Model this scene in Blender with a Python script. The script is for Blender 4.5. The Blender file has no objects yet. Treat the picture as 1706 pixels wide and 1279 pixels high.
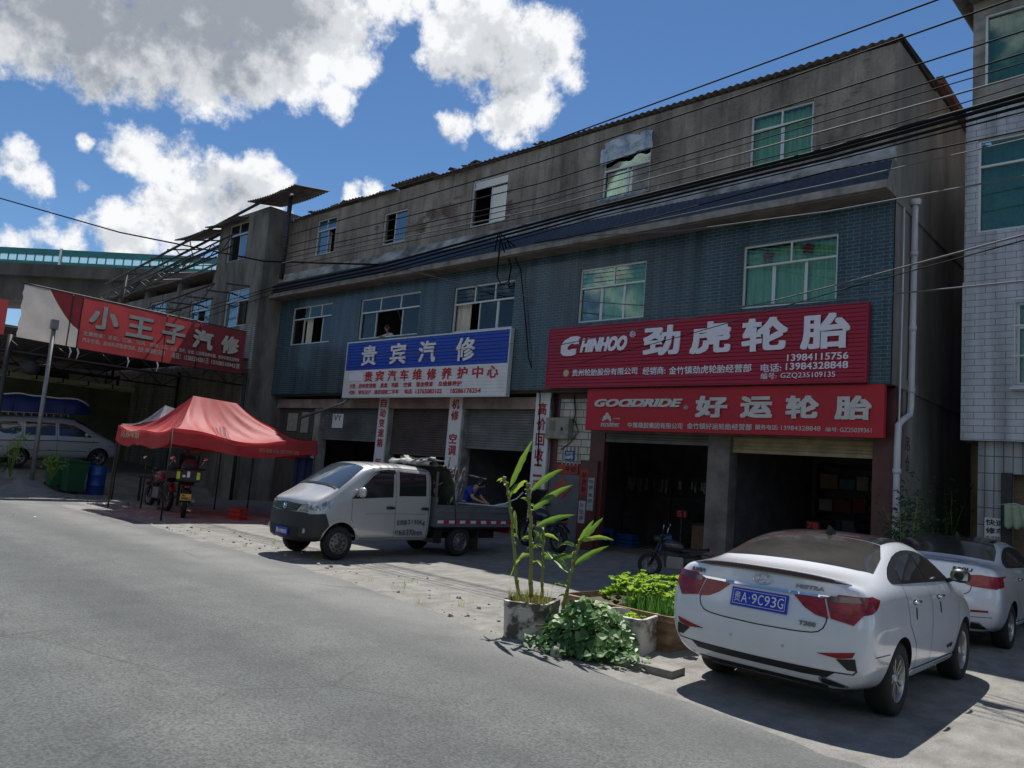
import bpy, bmesh, math, random
from math import sin, cos, pi, radians, sqrt, atan2
from mathutils import Vector, Matrix, noise
from mathutils.bvhtree import BVHTree
random.seed(7)
SC = bpy.context.scene
COL = SC.collection

# ---------------------------------------------------------------- camera
def setup_camera():
    pitch, roll, yaw = radians(6.6), radians(4.7), radians(43.0)
    f0 = Vector((-sin(yaw), cos(yaw), 0)); r0 = Vector((cos(yaw), sin(yaw), 0)); u0 = Vector((0, 0, 1))
    f = f0*cos(pitch) + u0*sin(pitch); u = u0*cos(pitch) - f0*sin(pitch)
    r = r0*cos(roll) + u*sin(roll); uu = u*cos(roll) - r0*sin(roll)
    cam = bpy.data.cameras.new('camera'); o = bpy.data.objects.new('camera', cam); COL.objects.link(o)
    m = Matrix((r, uu, -f)).transposed().to_4x4(); m.translation = (0, 0, 1.95)
    o.matrix_world = m
    cam.sensor_fit = 'HORIZONTAL'; cam.sensor_width = 36.0; cam.lens = 36.0*1280/1706
    cam.clip_start = 0.05; cam.clip_end = 3000
    SC.camera = o
    return f, r, uu
CF, CR, CU = setup_camera()

# ---------------------------------------------------------------- sky, sun, exposure
SUN_DIR = Vector((-0.35, 0.41, 1.0)).normalized()
SUN_EL = math.asin(SUN_DIR.z); SUN_ROT = atan2(SUN_DIR.x, SUN_DIR.y)
SC.view_settings.view_transform = 'Standard'
SC.view_settings.look = 'None'
SC.view_settings.exposure = 0.36
SC.view_settings.gamma = 1.0
SC.render.engine = 'CYCLES'
SC.cycles.max_bounces = 8; SC.cycles.transparent_max_bounces = 16
SC.cycles.use_denoising = True

sun = bpy.data.lights.new('sun', 'SUN'); sun.energy = 5.0; sun.angle = radians(0.5); sun.color = (1.0, 0.97, 0.92)
so = bpy.data.objects.new('sun', sun); COL.objects.link(so)
so.rotation_euler = (-SUN_DIR).to_track_quat('-Z', 'Y').to_euler(); so.location = (-20, 30, 60)

# cumulus clouds: each is a cluster of rounded lobes placed by direction on the sky (unit vector, angular radius, density)
def sky_dir(az, el):
    a, e = radians(az), radians(el)
    return Vector((sin(a)*cos(e), cos(a)*cos(e), sin(e)))
CLOUD_LOBES = [(-77.9, 25.62, 4.83, 1.5), (-73.17, 26.87, 5.64, 1.7), (-67.89, 27.7, 5.84, 1.7), (-63.02, 28.53, 5.24, 1.5), (-58.97, 29.37, 3.83, 1.2), (-57.11, 27.26, 2.01, 0.9), (-57.6, 24.84, 1.61, 1), (-67.75, 24.05, 2.42, 1), (-73.92, 23.44, 2.22, 0.9), (-64.27, 25.45, 2.82, 1), (-71.91, 30.7, 8.46, 1.3), (-61.2, 33.89, 8.06, 1.3), (-80.11, 27.12, 6.04, 1.2), (-53.64, 32.29, 2.42, 0.7), (-49.37, 30.28, 3.42, 1.1), (-45.81, 30.26, 4.23, 1.4), (-42.22, 30.14, 3.02, 1.1), (-44.07, 27.32, 3.42, 1.2), (-45.28, 25.23, 2.22, 1), (-49.33, 24.54, 1.61, 0.9), (-40.5, 29.47, 1.81, 0.9), (-48.62, 33.82, 4.43, 1.1), (-70.7, 18.92, 2.42, 1), (-68.49, 18.08, 2.62, 1.1), (-65.62, 18.71, 2.01, 1), (-63.2, 18.99, 2.42, 1.1), (-61.92, 18.83, 1.61, 1), (-66.67, 16.07, 2.5, 1.0), (-69.66, 15.45, 2.22, 1.0), (-71.48, 15.24, 1.69, 0.9), (-70.75, 13.83, 2.62, 1), (-67.63, 14.47, 2.62, 1), (-63.93, 16.61, 3.42, 1.3), (-77.89, 16.51, 1.61, 0.8), (-76.57, 15.7, 1.29, 0.7), (-75.31, 12.55, 1.53, 0.9), (-76.65, 11.56, 1.61, 0.9), (-73.76, 12.39, 1.45, 0.9), (-73.77, 18.81, 0.73, 0.7), (-77.97, 10.69, 1.81, 0.9), (-56.35, 19.27, 0.89, 0.7), (-73.54, 15.91, 0.73, 0.7), (-54.84, 19.79, 0.73, 0.6), (160, 35, 12, 1.3), (175, 30, 10, 1.2), (190, 38, 11, 1.2), (120, 45, 12, 1.2), (135, 40, 9, 1.1), (220, 22, 10, 1.1), (80, 40, 10, 1.2), (150, 14, 9, 1), (100, 12, 8, 1)]  # closing lobes lie behind the viewer, unseen, added for reflections
CLOUD_CORES = [(-76.06, 26.95, 7.61, 0.9), (-68.44, 28.62, 7.61, 0.95), (-62.7, 29.33, 4.48, 0.7), (-72.02, 31.33, 11.19, 1.0), (-45.17, 28.79, 3.36, 0.75), (-63.98, 17.01, 3.13, 0.55), (-58.65, 28.69, 2.69, 0.5)]

def build_world():
    w = bpy.data.worlds.new('World'); SC.world = w; w.use_nodes = True
    nt = w.node_tree; N = nt.nodes; L = nt.links; N.clear()
    out = N.new('ShaderNodeOutputWorld'); bg = N.new('ShaderNodeBackground')
    L.new(bg.outputs[0], out.inputs[0])
    sky = N.new('ShaderNodeTexSky'); sky.sky_type = 'NISHITA'; sky.sun_disc = False
    sky.sun_elevation = SUN_EL; sky.sun_rotation = SUN_ROT
    sky.altitude = 1200; sky.air_density = 1.0; sky.dust_density = 0.1; sky.ozone_density = 3.5
    def math_(op, a, b=None, c=None, clamp=False):
        n = N.new('ShaderNodeMath'); n.operation = op; n.use_clamp = clamp
        for i, v in enumerate((a, b, c)):
            if v is None: continue
            if isinstance(v, (int, float)): n.inputs[i].default_value = v
            else: L.new(v, n.inputs[i])
        return n.outputs[0]
    tc = N.new('ShaderNodeTexCoord'); D = tc.outputs['Generated']
    # warp the direction a little so lobes get ragged
    nz = N.new('ShaderNodeTexNoise'); nz.inputs['Scale'].default_value = 9; nz.inputs['Detail'].default_value = 5; nz.inputs['Roughness'].default_value = .6
    L.new(D, nz.inputs['Vector'])
    sub = N.new('ShaderNodeVectorMath'); sub.operation = 'SUBTRACT'; sub.inputs[1].default_value = (.5, .5, .5); L.new(nz.outputs['Color'], sub.inputs[0])
    scl = N.new('ShaderNodeVectorMath'); scl.operation = 'SCALE'; scl.inputs['Scale'].default_value = .06; L.new(sub.outputs[0], scl.inputs[0])
    add = N.new('ShaderNodeVectorMath'); add.operation = 'ADD'; L.new(D, add.inputs[0]); L.new(scl.outputs[0], add.inputs[1])
    P = add.outputs[0]
    def lobes(src, lst, k):
        f = None
        for (az, el, r, wgt) in lst:
            d = N.new('ShaderNodeVectorMath'); d.operation = 'DISTANCE'; d.inputs[1].default_value = sky_dir(az, el); L.new(src, d.inputs[0])
            q = math_('MULTIPLY', d.outputs['Value'], 1/radians(r)); v = math_('MULTIPLY_ADD', math_('MULTIPLY', q, q), -wgt, wgt)
            f = v if f is None else math_('SMOOTH_MAX', f, v, k)
        return f
    field = lobes(P, CLOUD_LOBES, .22)
    grey = lobes(P, CLOUD_CORES, .5)
    n1 = N.new('ShaderNodeTexNoise'); n1.inputs['Scale'].default_value = 17; n1.inputs['Detail'].default_value = 12; n1.inputs['Roughness'].default_value = .66
    L.new(D, n1.inputs['Vector'])
    off = N.new('ShaderNodeVectorMath'); off.operation = 'ADD'; off.inputs[1].default_value = (SUN_DIR*.020); L.new(D, off.inputs[0])
    n2 = N.new('ShaderNodeTexNoise'); n2.inputs['Scale'].default_value = 17; n2.inputs['Detail'].default_value = 5; n2.inputs['Roughness'].default_value = .55
    L.new(off.outputs[0], n2.inputs['Vector'])
    field = math_('MINIMUM', field, 1.1)
    f2 = math_('ADD', field, math_('MULTIPLY_ADD', n1.outputs['Fac'], 3.6, -1.95))
    cover = N.new('ShaderNodeMapRange'); cover.interpolation_type = 'SMOOTHSTEP'
    L.new(f2, cover.inputs[0]); cover.inputs[1].default_value = -.10; cover.inputs[2].default_value = .72
    # thick cores grey, thin rims and billows turned to the sun bright
    relief = math_('SUBTRACT', n1.outputs['Fac'], n2.outputs['Fac'])
    n3 = N.new('ShaderNodeTexNoise'); n3.inputs['Scale'].default_value = 7; n3.inputs['Detail'].default_value = 5; L.new(D, n3.inputs['Vector'])
    core = math_('ADD', math_('MULTIPLY_ADD', math_('MAXIMUM', grey, 0), .80, math_('MULTIPLY', math_('MINIMUM', f2, 1.2), .12)), math_('MULTIPLY_ADD', n3.outputs['Fac'], .9, -.38))
    core = math_('MULTIPLY_ADD', relief, -1.9, core)
    ramp = N.new('ShaderNodeValToRGB'); L.new(core, ramp.inputs[0]); ramp.color_ramp.interpolation = 'EASE'
    e = ramp.color_ramp.elements
    e[0].position = .10; e[0].color = (11.0, 11.1, 11.3, 1)
    e[1].position = 1.0; e[1].color = (3.7, 4.1, 4.7, 1)
    m = e.new(.42); m.color = (8.0, 8.3, 8.7, 1)
    hs = N.new('ShaderNodeHueSaturation'); hs.inputs['Saturation'].default_value = 1.14; hs.inputs['Value'].default_value = 1.15; L.new(sky.outputs[0], hs.inputs['Color'])
    mix = N.new('ShaderNodeMix'); mix.data_type = 'RGBA'
    L.new(cover.outputs[0], mix.inputs['Factor']); L.new(hs.outputs[0], mix.inputs['A']); L.new(ramp.outputs[0], mix.inputs['B'])
    L.new(mix.outputs['Result'], bg.inputs[0]); bg.inputs[1].default_value = 0.068
    w.cycles.sampling_method = 'MANUAL'; w.cycles.sample_map_resolution = 512
build_world()
# ---------------------------------------------------------------- helpers
def mat(name, col, rough=.7, metal=0., var=.0, scale=4., col2=None, stretch=(1, 1, 1), bump=0., bscale=40., spec=.5, coat=0., trans=None, contrast=(.35, .65), detail=6):
    m = bpy.data.materials.new(name); m.use_nodes = True
    nt = m.node_tree; N = nt.nodes; L = nt.links; b = N['Principled BSDF']
    b.inputs['Base Color'].default_value = (*col, 1); b.inputs['Roughness'].default_value = rough; b.inputs['Metallic'].default_value = metal
    b.inputs['Specular IOR Level'].default_value = spec; b.inputs['Coat Weight'].default_value = coat; b.inputs['Coat Roughness'].default_value = .04
    tc = N.new('ShaderNodeTexCoord'); mp = N.new('ShaderNodeMapping'); mp.inputs['Scale'].default_value = stretch
    L.new(tc.outputs['Object'], mp.inputs[0])
    if col2 is not None or var > 0:
        if col2 is None: col2 = tuple(c*(1-var) for c in col)
        nz = N.new('ShaderNodeTexNoise'); nz.inputs['Scale'].default_value = scale; nz.inputs['Detail'].default_value = detail; nz.inputs['Roughness'].default_value = .62
        L.new(mp.outputs[0], nz.inputs['Vector'])
        r = N.new('ShaderNodeValToRGB'); L.new(nz.outputs['Fac'], r.inputs[0])
        r.color_ramp.elements[0].position = contrast[0]; r.color_ramp.elements[0].color = (*col2, 1)
        r.color_ramp.elements[1].position = contrast[1]; r.color_ramp.elements[1].color = (*col, 1)
        L.new(r.outputs[0], b.inputs['Base Color'])
    if bump > 0:
        bn = N.new('ShaderNodeTexNoise'); bn.inputs['Scale'].default_value = bscale; bn.inputs['Detail'].default_value = 4
        L.new(mp.outputs[0], bn.inputs['Vector'])
        bp = N.new('ShaderNodeBump'); bp.inputs['Strength'].default_value = bump; bp.inputs['Distance'].default_value = .02
        L.new(bn.outputs['Fac'], bp.inputs['Height']); L.new(bp.outputs[0], b.inputs['Normal'])
    if trans is not None:      # thin cloth / leaf lit from behind
        t = N.new('ShaderNodeBsdfTranslucent'); t.inputs[0].default_value = (*trans[0], 1)
        mx = N.new('ShaderNodeMixShader'); mx.inputs[0].default_value = trans[1]
        o = N['Material Output']; L.new(b.outputs[0], mx.inputs[1]); L.new(t.outputs[0], mx.inputs[2]); L.new(mx.outputs[0], o.inputs[0])
    return m

def glass_mat(name, tint, refl=.25, rough=.02):
    m = bpy.data.materials.new(name); m.use_nodes = True
    nt = m.node_tree; N = nt.nodes; L = nt.links; N.clear()
    o = N.new('ShaderNodeOutputMaterial'); t = N.new('ShaderNodeBsdfTransparent'); t.inputs[0].default_value = (*tint, 1)
    g = N.new('ShaderNodeBsdfGlossy'); g.inputs['Roughness'].default_value = rough; g.inputs['Color'].default_value = (.3+.7*tint[0]**.5, .3+.7*tint[1]**.5, .3+.7*tint[2]**.5, 1) if tint[1] < tint[2]*1.1 else (.40, .80, .72, 1)
    f = N.new('ShaderNodeFresnel'); f.inputs[0].default_value = 1.5
    a = N.new('ShaderNodeMath'); a.operation = 'MULTIPLY_ADD'; a.inputs[1].default_value = 1.0; a.inputs[2].default_value = refl-.04; a.use_clamp = True
    L.new(f.outputs[0], a.inputs[0])
    x = N.new('ShaderNodeMixShader'); L.new(a.outputs[0], x.inputs[0]); L.new(t.outputs[0], x.inputs[1]); L.new(g.outputs[0], x.inputs[2]); L.new(x.outputs[0], o.inputs[0])
    return m

def tile_mat(name, c1, c2, grout, bw, bh, gap, rough=.35, plane='xz', dirt=.4, offset=.5, dirt_col=(.12, .11, .1)):
    m = bpy.data.materials.new(name); m.use_nodes = True
    nt = m.node_tree; N = nt.nodes; L = nt.links; b = N['Principled BSDF']
    tc = N.new('ShaderNodeTexCoord'); sp = N.new('ShaderNodeSeparateXYZ'); cb = N.new('ShaderNodeCombineXYZ')
    L.new(tc.outputs['Object'], sp.inputs[0])
    h = N.new('ShaderNodeMath'); h.operation = 'ADD'; L.new(sp.outputs['X'], h.inputs[0]); L.new(sp.outputs['Y'], h.inputs[1])
    L.new(h.outputs[0], cb.inputs[0]); L.new(sp.outputs['Z'], cb.inputs[1])
    br = N.new('ShaderNodeTexBrick'); br.offset = offset; br.inputs['Scale'].default_value = 1
    br.inputs['Brick Width'].default_value = bw; br.inputs['Row Height'].default_value = bh; br.inputs['Mortar Size'].default_value = gap
    br.inputs['Mortar Smooth'].default_value = .1
    br.inputs['Color1'].default_value = (*c1, 1); br.inputs['Color2'].default_value = (*c2, 1); br.inputs['Mortar'].default_value = (*grout, 1)
    L.new(cb.outputs[0], br.inputs['Vector'])
    nz = N.new('ShaderNodeTexNoise'); nz.inputs['Scale'].default_value = 1.3; nz.inputs['Detail'].default_value = 7; nz.inputs['Roughness'].default_value = .65
    mp = N.new('ShaderNodeMapping'); mp.inputs['Scale'].default_value = (1.6, 1.6, .45); L.new(tc.outputs['Object'], mp.inputs[0]); L.new(mp.outputs[0], nz.inputs[0])
    r = N.new('ShaderNodeValToRGB'); r.color_ramp.elements[0].position = .48; r.color_ramp.elements[0].color = (0, 0, 0, 1); r.color_ramp.elements[1].position = .75; r.color_ramp.elements[1].color = (dirt, dirt, dirt, 1)
    L.new(nz.outputs['Fac'], r.inputs[0])
    mx = N.new('ShaderNodeMix'); mx.data_type = 'RGBA'; L.new(r.outputs[0], mx.inputs['Factor']); L.new(br.outputs['Color'], mx.inputs['A']); mx.inputs['B'].default_value = (*dirt_col, 1)
    sk = N.new('ShaderNodeTexNoise'); sk.inputs['Scale'].default_value = 1.; sk.inputs['Detail'].default_value = 6; mq = N.new('ShaderNodeMapping'); mq.inputs['Scale'].default_value = (3.2, 3.2, .16); L.new(tc.outputs['Object'], mq.inputs[0]); L.new(mq.outputs[0], sk.inputs[0])
    rs = N.new('ShaderNodeValToRGB'); rs.color_ramp.elements[0].position = .36; rs.color_ramp.elements[0].color = (.55, .55, .54, 1); rs.color_ramp.elements[1].position = .58; rs.color_ramp.elements[1].color = (1.06, 1.06, 1.06, 1); L.new(sk.outputs['Fac'], rs.inputs[0])
    ms = N.new('ShaderNodeMix'); ms.data_type = 'RGBA'; ms.blend_type = 'MULTIPLY'; ms.inputs['Factor'].default_value = .8; L.new(mx.outputs['Result'], ms.inputs['A']); L.new(rs.outputs[0], ms.inputs['B'])
    L.new(ms.outputs['Result'], b.inputs['Base Color']); b.inputs['Roughness'].default_value = rough
    bp = N.new('ShaderNodeBump'); bp.inputs['Strength'].default_value = .35; bp.inputs['Distance'].default_value = .006; bp.invert = True
    L.new(br.outputs['Fac'], bp.inputs['Height']); L.new(bp.outputs[0], b.inputs['Normal'])
    return m

class MB:
    def __init__(s): s.v = []; s.f = []; s.m = []; s.sm = []
    def add(s, vs, fs, m=0, smooth=False):
        n = len(s.v); s.v.extend([tuple(p) for p in vs])
        for f in fs: s.f.append([i+n for i in f]); s.m.append(m); s.sm.append(smooth)
        return s
    def box(s, x0, x1, y0, y1, z0, z1, m=0, M=None):
        vs = [(x0,y0,z0),(x1,y0,z0),(x1,y1,z0),(x0,y1,z0),(x0,y0,z1),(x1,y0,z1),(x1,y1,z1),(x0,y1,z1)]
        if M is not None: vs = [M @ Vector(p) for p in vs]
        return s.add(vs, [(0,3,2,1),(4,5,6,7),(0,1,5,4),(1,2,6,5),(2,3,7,6),(3,0,4,7)], m)
    def quad(s, a, b, c, d, m=0): return s.add([a,b,c,d], [(0,1,2,3)], m)
    def bar(s, p, q, r, r2=None, n=8, m=0, caps=True, smooth=True):
        return s.tube([p, q], [r, r if r2 is None else r2], n, m, caps, smooth)
    def tube(s, pts, r, n=8, m=0, caps=True, smooth=True):
        pts = [Vector(p) for p in pts]; k = len(pts)
        rs = r if isinstance(r, (list, tuple)) else [r]*k
        t0 = (pts[1]-pts[0]).normalized()
        ref = Vector((0,0,1)) if abs(t0.z) < .9 else Vector((1,0,0))
        u = t0.cross(ref).normalized(); vs = []
        for i in range(k):
            t = (pts[min(i+1,k-1)]-pts[max(i-1,0)])
            t = t.normalized() if t.length > 1e-9 else t0
            u = (u - t*u.dot(t))
            u = u.normalized() if u.length > 1e-6 else t.orthogonal().normalized()
            w = t.cross(u)
            for j in range(n):
                a = 2*pi*j/n; vs.append(pts[i] + (u*cos(a)+w*sin(a))*rs[i])
        fs = [(i*n+j, i*n+(j+1)%n, (i+1)*n+(j+1)%n, (i+1)*n+j) for i in range(k-1) for j in range(n)]
        s.add(vs, fs, m, smooth)
        if caps:
            b = len(s.v)-k*n
            s.f.append([b+j for j in range(n)][::-1]); s.m.append(m); s.sm.append(False)
            s.f.append([b+(k-1)*n+j for j in range(n)]); s.m.append(m); s.sm.append(False)
        return s
    def lathe(s, prof, n=24, m=0, M=None, smooth=True):   # prof: (r, z) list about local Z
        vs = []
        for r, z in prof:
            for j in range(n):
                a = 2*pi*j/n; p = Vector((r*cos(a), r*sin(a), z)); vs.append(M @ p if M is not None else p)
        k = len(prof)
        return s.add(vs, [(i*n+j, i*n+(j+1)%n, (i+1)*n+(j+1)%n, (i+1)*n+j) for i in range(k-1) for j in range(n)], m, smooth)
    def grid(s, fn, nu, nv, m=0, smooth=True):
        vs = [fn(i/nu, j/nv) for j in range(nv+1) for i in range(nu+1)]
        return s.add(vs, [(j*(nu+1)+i, j*(nu+1)+i+1, (j+1)*(nu+1)+i+1, (j+1)*(nu+1)+i) for j in range(nv) for i in range(nu)], m, smooth)
    def build(s, name, mats, parent=None, bevel=0., world=False, kind=None, label=None, thick=0.):
        me = bpy.data.meshes.new(name); me.from_pydata(s.v, [], s.f)
        if not isinstance(mats, (list, tuple)): mats = [mats]
        for x in mats: me.materials.append(x)
        me.polygons.foreach_set('material_index', s.m); me.polygons.foreach_set('use_smooth', s.sm)
        me.update()
        if bevel > 0:
            bm = bmesh.new(); bm.from_mesh(me)
            bmesh.ops.remove_doubles(bm, verts=bm.verts, dist=1e-5)
            es = [e for e in bm.edges if len(e.link_faces) == 2 and e.calc_face_angle(0) > .6]
            bmesh.ops.bevel(bm, geom=es, offset=bevel, segments=2, profile=.6, affect='EDGES', clamp_overlap=True)
            bm.to_mesh(me); bm.free()
        return link(name, me, parent, world, kind, label, thick)

def link(name, me, parent=None, world=False, kind=None, label=None, thick=0.):
    o = bpy.data.objects.new(name, me); COL.objects.link(o)
    if parent is not None:
        o.parent = parent
        if world:
            root = parent
            p = Vector((0,0,0)); q = parent
            while q is not None: p += q.location; q = q.parent
            o.location = -p
    if kind: o['kind'] = kind
    if label: o['label'] = label
    if thick:
        md = o.modifiers.new('thickness', 'SOLIDIFY'); md.thickness = thick; md.offset = 0
    return o

def thing(name, label, cat, loc=(0,0,0), rotz=0., group=None):
    o = bpy.data.objects.new(name, None); COL.objects.link(o); o.empty_display_size = .2
    o.location = loc; o.rotation_euler = (0, 0, rotz); o['label'] = label; o['category'] = cat
    if group: o['group'] = group
    return o
def tag(o, label, cat, group=None):
    o['label'] = label; o['category'] = cat
    if group: o['group'] = group
    return o
def copy_tree(o, parent=None):
    c = o.copy(); COL.objects.link(c)
    if parent is not None: c.parent = parent
    for ch in list(o.children): copy_tree(ch, c)
    return c

def chaikin(p, n=2, closed=True):
    for _ in range(n):
        q = []; k = len(p)
        for i in range(k if closed else k-1):
            a, b = Vector(p[i]), Vector(p[(i+1) % k]); q += [a*.75+b*.25, a*.25+b*.75]
        if not closed: q = [Vector(p[0])] + q + [Vector(p[-1])]
        p = q
    return p

_glyphs = {}
def glyph_mesh(s, bold, depth, shear):
    key = (s, round(bold, 4), round(depth, 4), round(shear, 3))
    if key in _glyphs: return _glyphs[key]
    cu = bpy.data.curves.new('glyphs', 'FONT'); cu.body = s; cu.size = 1.0; cu.offset = bold; cu.extrude = depth; cu.shear = shear
    cu.resolution_u = 3; cu.fill_mode = 'BOTH'
    ob = bpy.data.objects.new('glyphs', cu)
    me = bpy.data.meshes.new_from_object(ob)
    v = [x.co.copy() for x in me.vertices]; f = [list(p.vertices) for p in me.polygons]
    bpy.data.objects.remove(ob); bpy.data.curves.remove(cu); bpy.data.meshes.remove(me)
    _glyphs[key] = (v, f)
    return v, f
def lettering(items, mats, parent, O, ex, en, depth=.01, name='lettering', world=True, label=None, ez=(0, 0, 1)):
    """items: (text, u0, u1, w0, w1, bold, shear[, material index]); u along ex, w along ez from the plane origin O; en = outward normal."""
    O, ex, en, ez = Vector(O), Vector(ex), Vector(en), Vector(ez); mb = MB()
    for it in items:
        s, u0, u1, w0, w1, bold, shear = it[:7]; mi = it[7] if len(it) > 7 else 0
        v, f = glyph_mesh(s, 0, .05, shear)
        if not v: continue
        xs = [p.x for p in v]; ys = [p.y for p in v]; a, b, c, d = min(xs)-bold, max(xs)+bold, min(ys)-bold, max(ys)+bold
        sx = (u1-u0)/max(b-a, 1e-6); sy = (w1-w0)/max(d-c, 1e-6)
        sh = [(0, 0)] if bold < .012 else ([(bold, bold), (-bold, bold), (bold, -bold), (-bold, -bold)] if bold < .03 else [(bold*i, bold*j) for i in (-1, 0, 1) for j in (-1, 0, 1)])
        for k, (dx, dy) in enumerate(sh):     # bold: the outline thickened by stepped layers
            mb.add([O + ex*(u0+(p.x+dx-a)*sx) + ez*(w0+(p.y+dy-c)*sy) + en*(depth*(p.z/.05+1)*.5+.0007*k) for p in v], f, mi)
    return mb.build(name, mats, parent, world=world, label=label)

def wall_holes(mb, x0, x1, z0, z1, y, depth, holes, m=0, mr=0, axis='y'):
    """front of a wall with real openings and reveals; axis 'y': plane y=const facing -Y; 'x': plane x=const facing +X (first coordinate is then Y)."""
    xs = sorted({x0, x1, *[h[0] for h in holes], *[h[1] for h in holes]}); zs = sorted({z0, z1, *[h[2] for h in holes], *[h[3] for h in holes]})
    P = (lambda u, d, z: (u, y+d, z)) if axis == 'y' else (lambda u, d, z: (y-d, u, z))
    for i in range(len(xs)-1):
        for j in range(len(zs)-1):
            cx, cz = (xs[i]+xs[i+1])/2, (zs[j]+zs[j+1])/2
            if any(h[0] < cx < h[1] and h[2] < cz < h[3] for h in holes): continue
            mb.quad(P(xs[i],0,zs[j]), P(xs[i+1],0,zs[j]), P(xs[i+1],0,zs[j+1]), P(xs[i],0,zs[j+1]), m)
    for a, b, c, d in holes:
        mb.quad(P(a,0,c), P(a,0,d), P(a,depth,d), P(a,depth,c), mr); mb.quad(P(b,0,d), P(b,0,c), P(b,depth,c), P(b,depth,d), mr)
        mb.quad(P(a,0,d), P(b,0,d), P(b,depth,d), P(a,depth,d), mr); mb.quad(P(b,0,c), P(a,0,c), P(a,depth,c), P(b,depth,c), mr)

def smoothstep(a, b, x):
    t = max(0., min(1., (x-a)/(b-a))); return t*t*(3-2*t)

# ---------------------------------------------------------------- shared materials
M = {}
M['concrete'] = mat('weathered concrete', (.25, .23, .20), .9, col2=(.085, .078, .072), scale=1.4, stretch=(1.2, 1.2, .35), bump=.25, bscale=18, contrast=(.36, .68), detail=9)
M['concrete_side'] = mat('stained side render', (.30, .28, .25), .9, col2=(.10, .095, .09), scale=.9, stretch=(1.2, 1.2, .3), bump=.2, bscale=12, contrast=(.3, .66), detail=9)
M['plaster'] = mat('old plaster', (.36, .34, .31), .9, col2=(.16, .15, .14), scale=2.2, bump=.2, bscale=25)
M['bluetile'] = tile_mat('blue green strip tiles', (.040, .080, .102), (.030, .062, .082), (.13, .175, .19),   .24, .078, .008, .25, dirt=.7, dirt_col=(.05, .06, .07))
M['eavetile'] = mat('dark blue glazed eave tiles', (.055, .059, .072), .35, var=.45, scale=9)
M['whitelime'] = mat('limewashed ledge', (.44, .43, .42), .85, col2=(.12, .115, .11), scale=1.6, contrast=(.36, .62), detail=10)
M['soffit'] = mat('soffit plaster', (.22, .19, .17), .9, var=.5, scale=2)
M['alu'] = mat('aluminium frame', (.62, .64, .64), .4, .3)
M['greenglass'] = glass_mat('green window glass', (.77, .90, .83), .06)
M['darkglass'] = glass_mat('blue window glass', (.25, .36, .42), .22)
M['curtain'] = mat('green curtain', (.64, .78, .58), .8, col2=(.34, .52, .36), scale=3, stretch=(6, 6, .3))
M['curtain_pale'] = mat('pale curtain', (.66, .60, .50), .85, var=.3, scale=3, stretch=(6, 6, .3))
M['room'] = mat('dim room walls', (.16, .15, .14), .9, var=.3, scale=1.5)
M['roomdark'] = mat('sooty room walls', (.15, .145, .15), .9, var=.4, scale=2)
M['steel_dark'] = mat('rusty dark steel', (.055, .05, .05), .6, .4, var=.4, scale=8)
M['galv'] = mat('galvanised pole', (.28, .28, .28), .5, .5, var=.3, scale=6)
M['roofsheet'] = mat('old fibre roof sheet', (.16, .14, .13), .9, var=.55, scale=3)
M['rustred'] = mat('rust red roof tiles', (.22, .09, .06), .85, var=.4, scale=5)
M['white'] = mat('white paint', (.74, .74, .74), .5, var=.08, scale=5)
M['whitepvc'] = mat('white pvc', (.62, .62, .64), .35, var=.2, scale=4, stretch=(1, 1, .4))
M['black'] = mat('black plastic', (.012, .012, .013), .45)
M['rubber'] = mat('tyre rubber', (.018, .018, .019), .85, var=.3, scale=20)
M['chrome'] = mat('chrome trim', (.75, .76, .78), .08, 1.)
M['shutter'] = mat('grey shutter slats', (.20, .21, .20), .55, .3, var=.35, scale=2)
M['shutter_dark'] = mat('brown shutter slats', (.12, .095, .085), .55, .3, var=.4, scale=2)
M['maroon'] = mat('maroon pillar tiles', (.11, .035, .035), .35, var=.35, scale=3)
M['wood'] = mat('worn wood', (.20, .13, .08), .8, var=.4, scale=6, stretch=(1, 1, 6))
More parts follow.
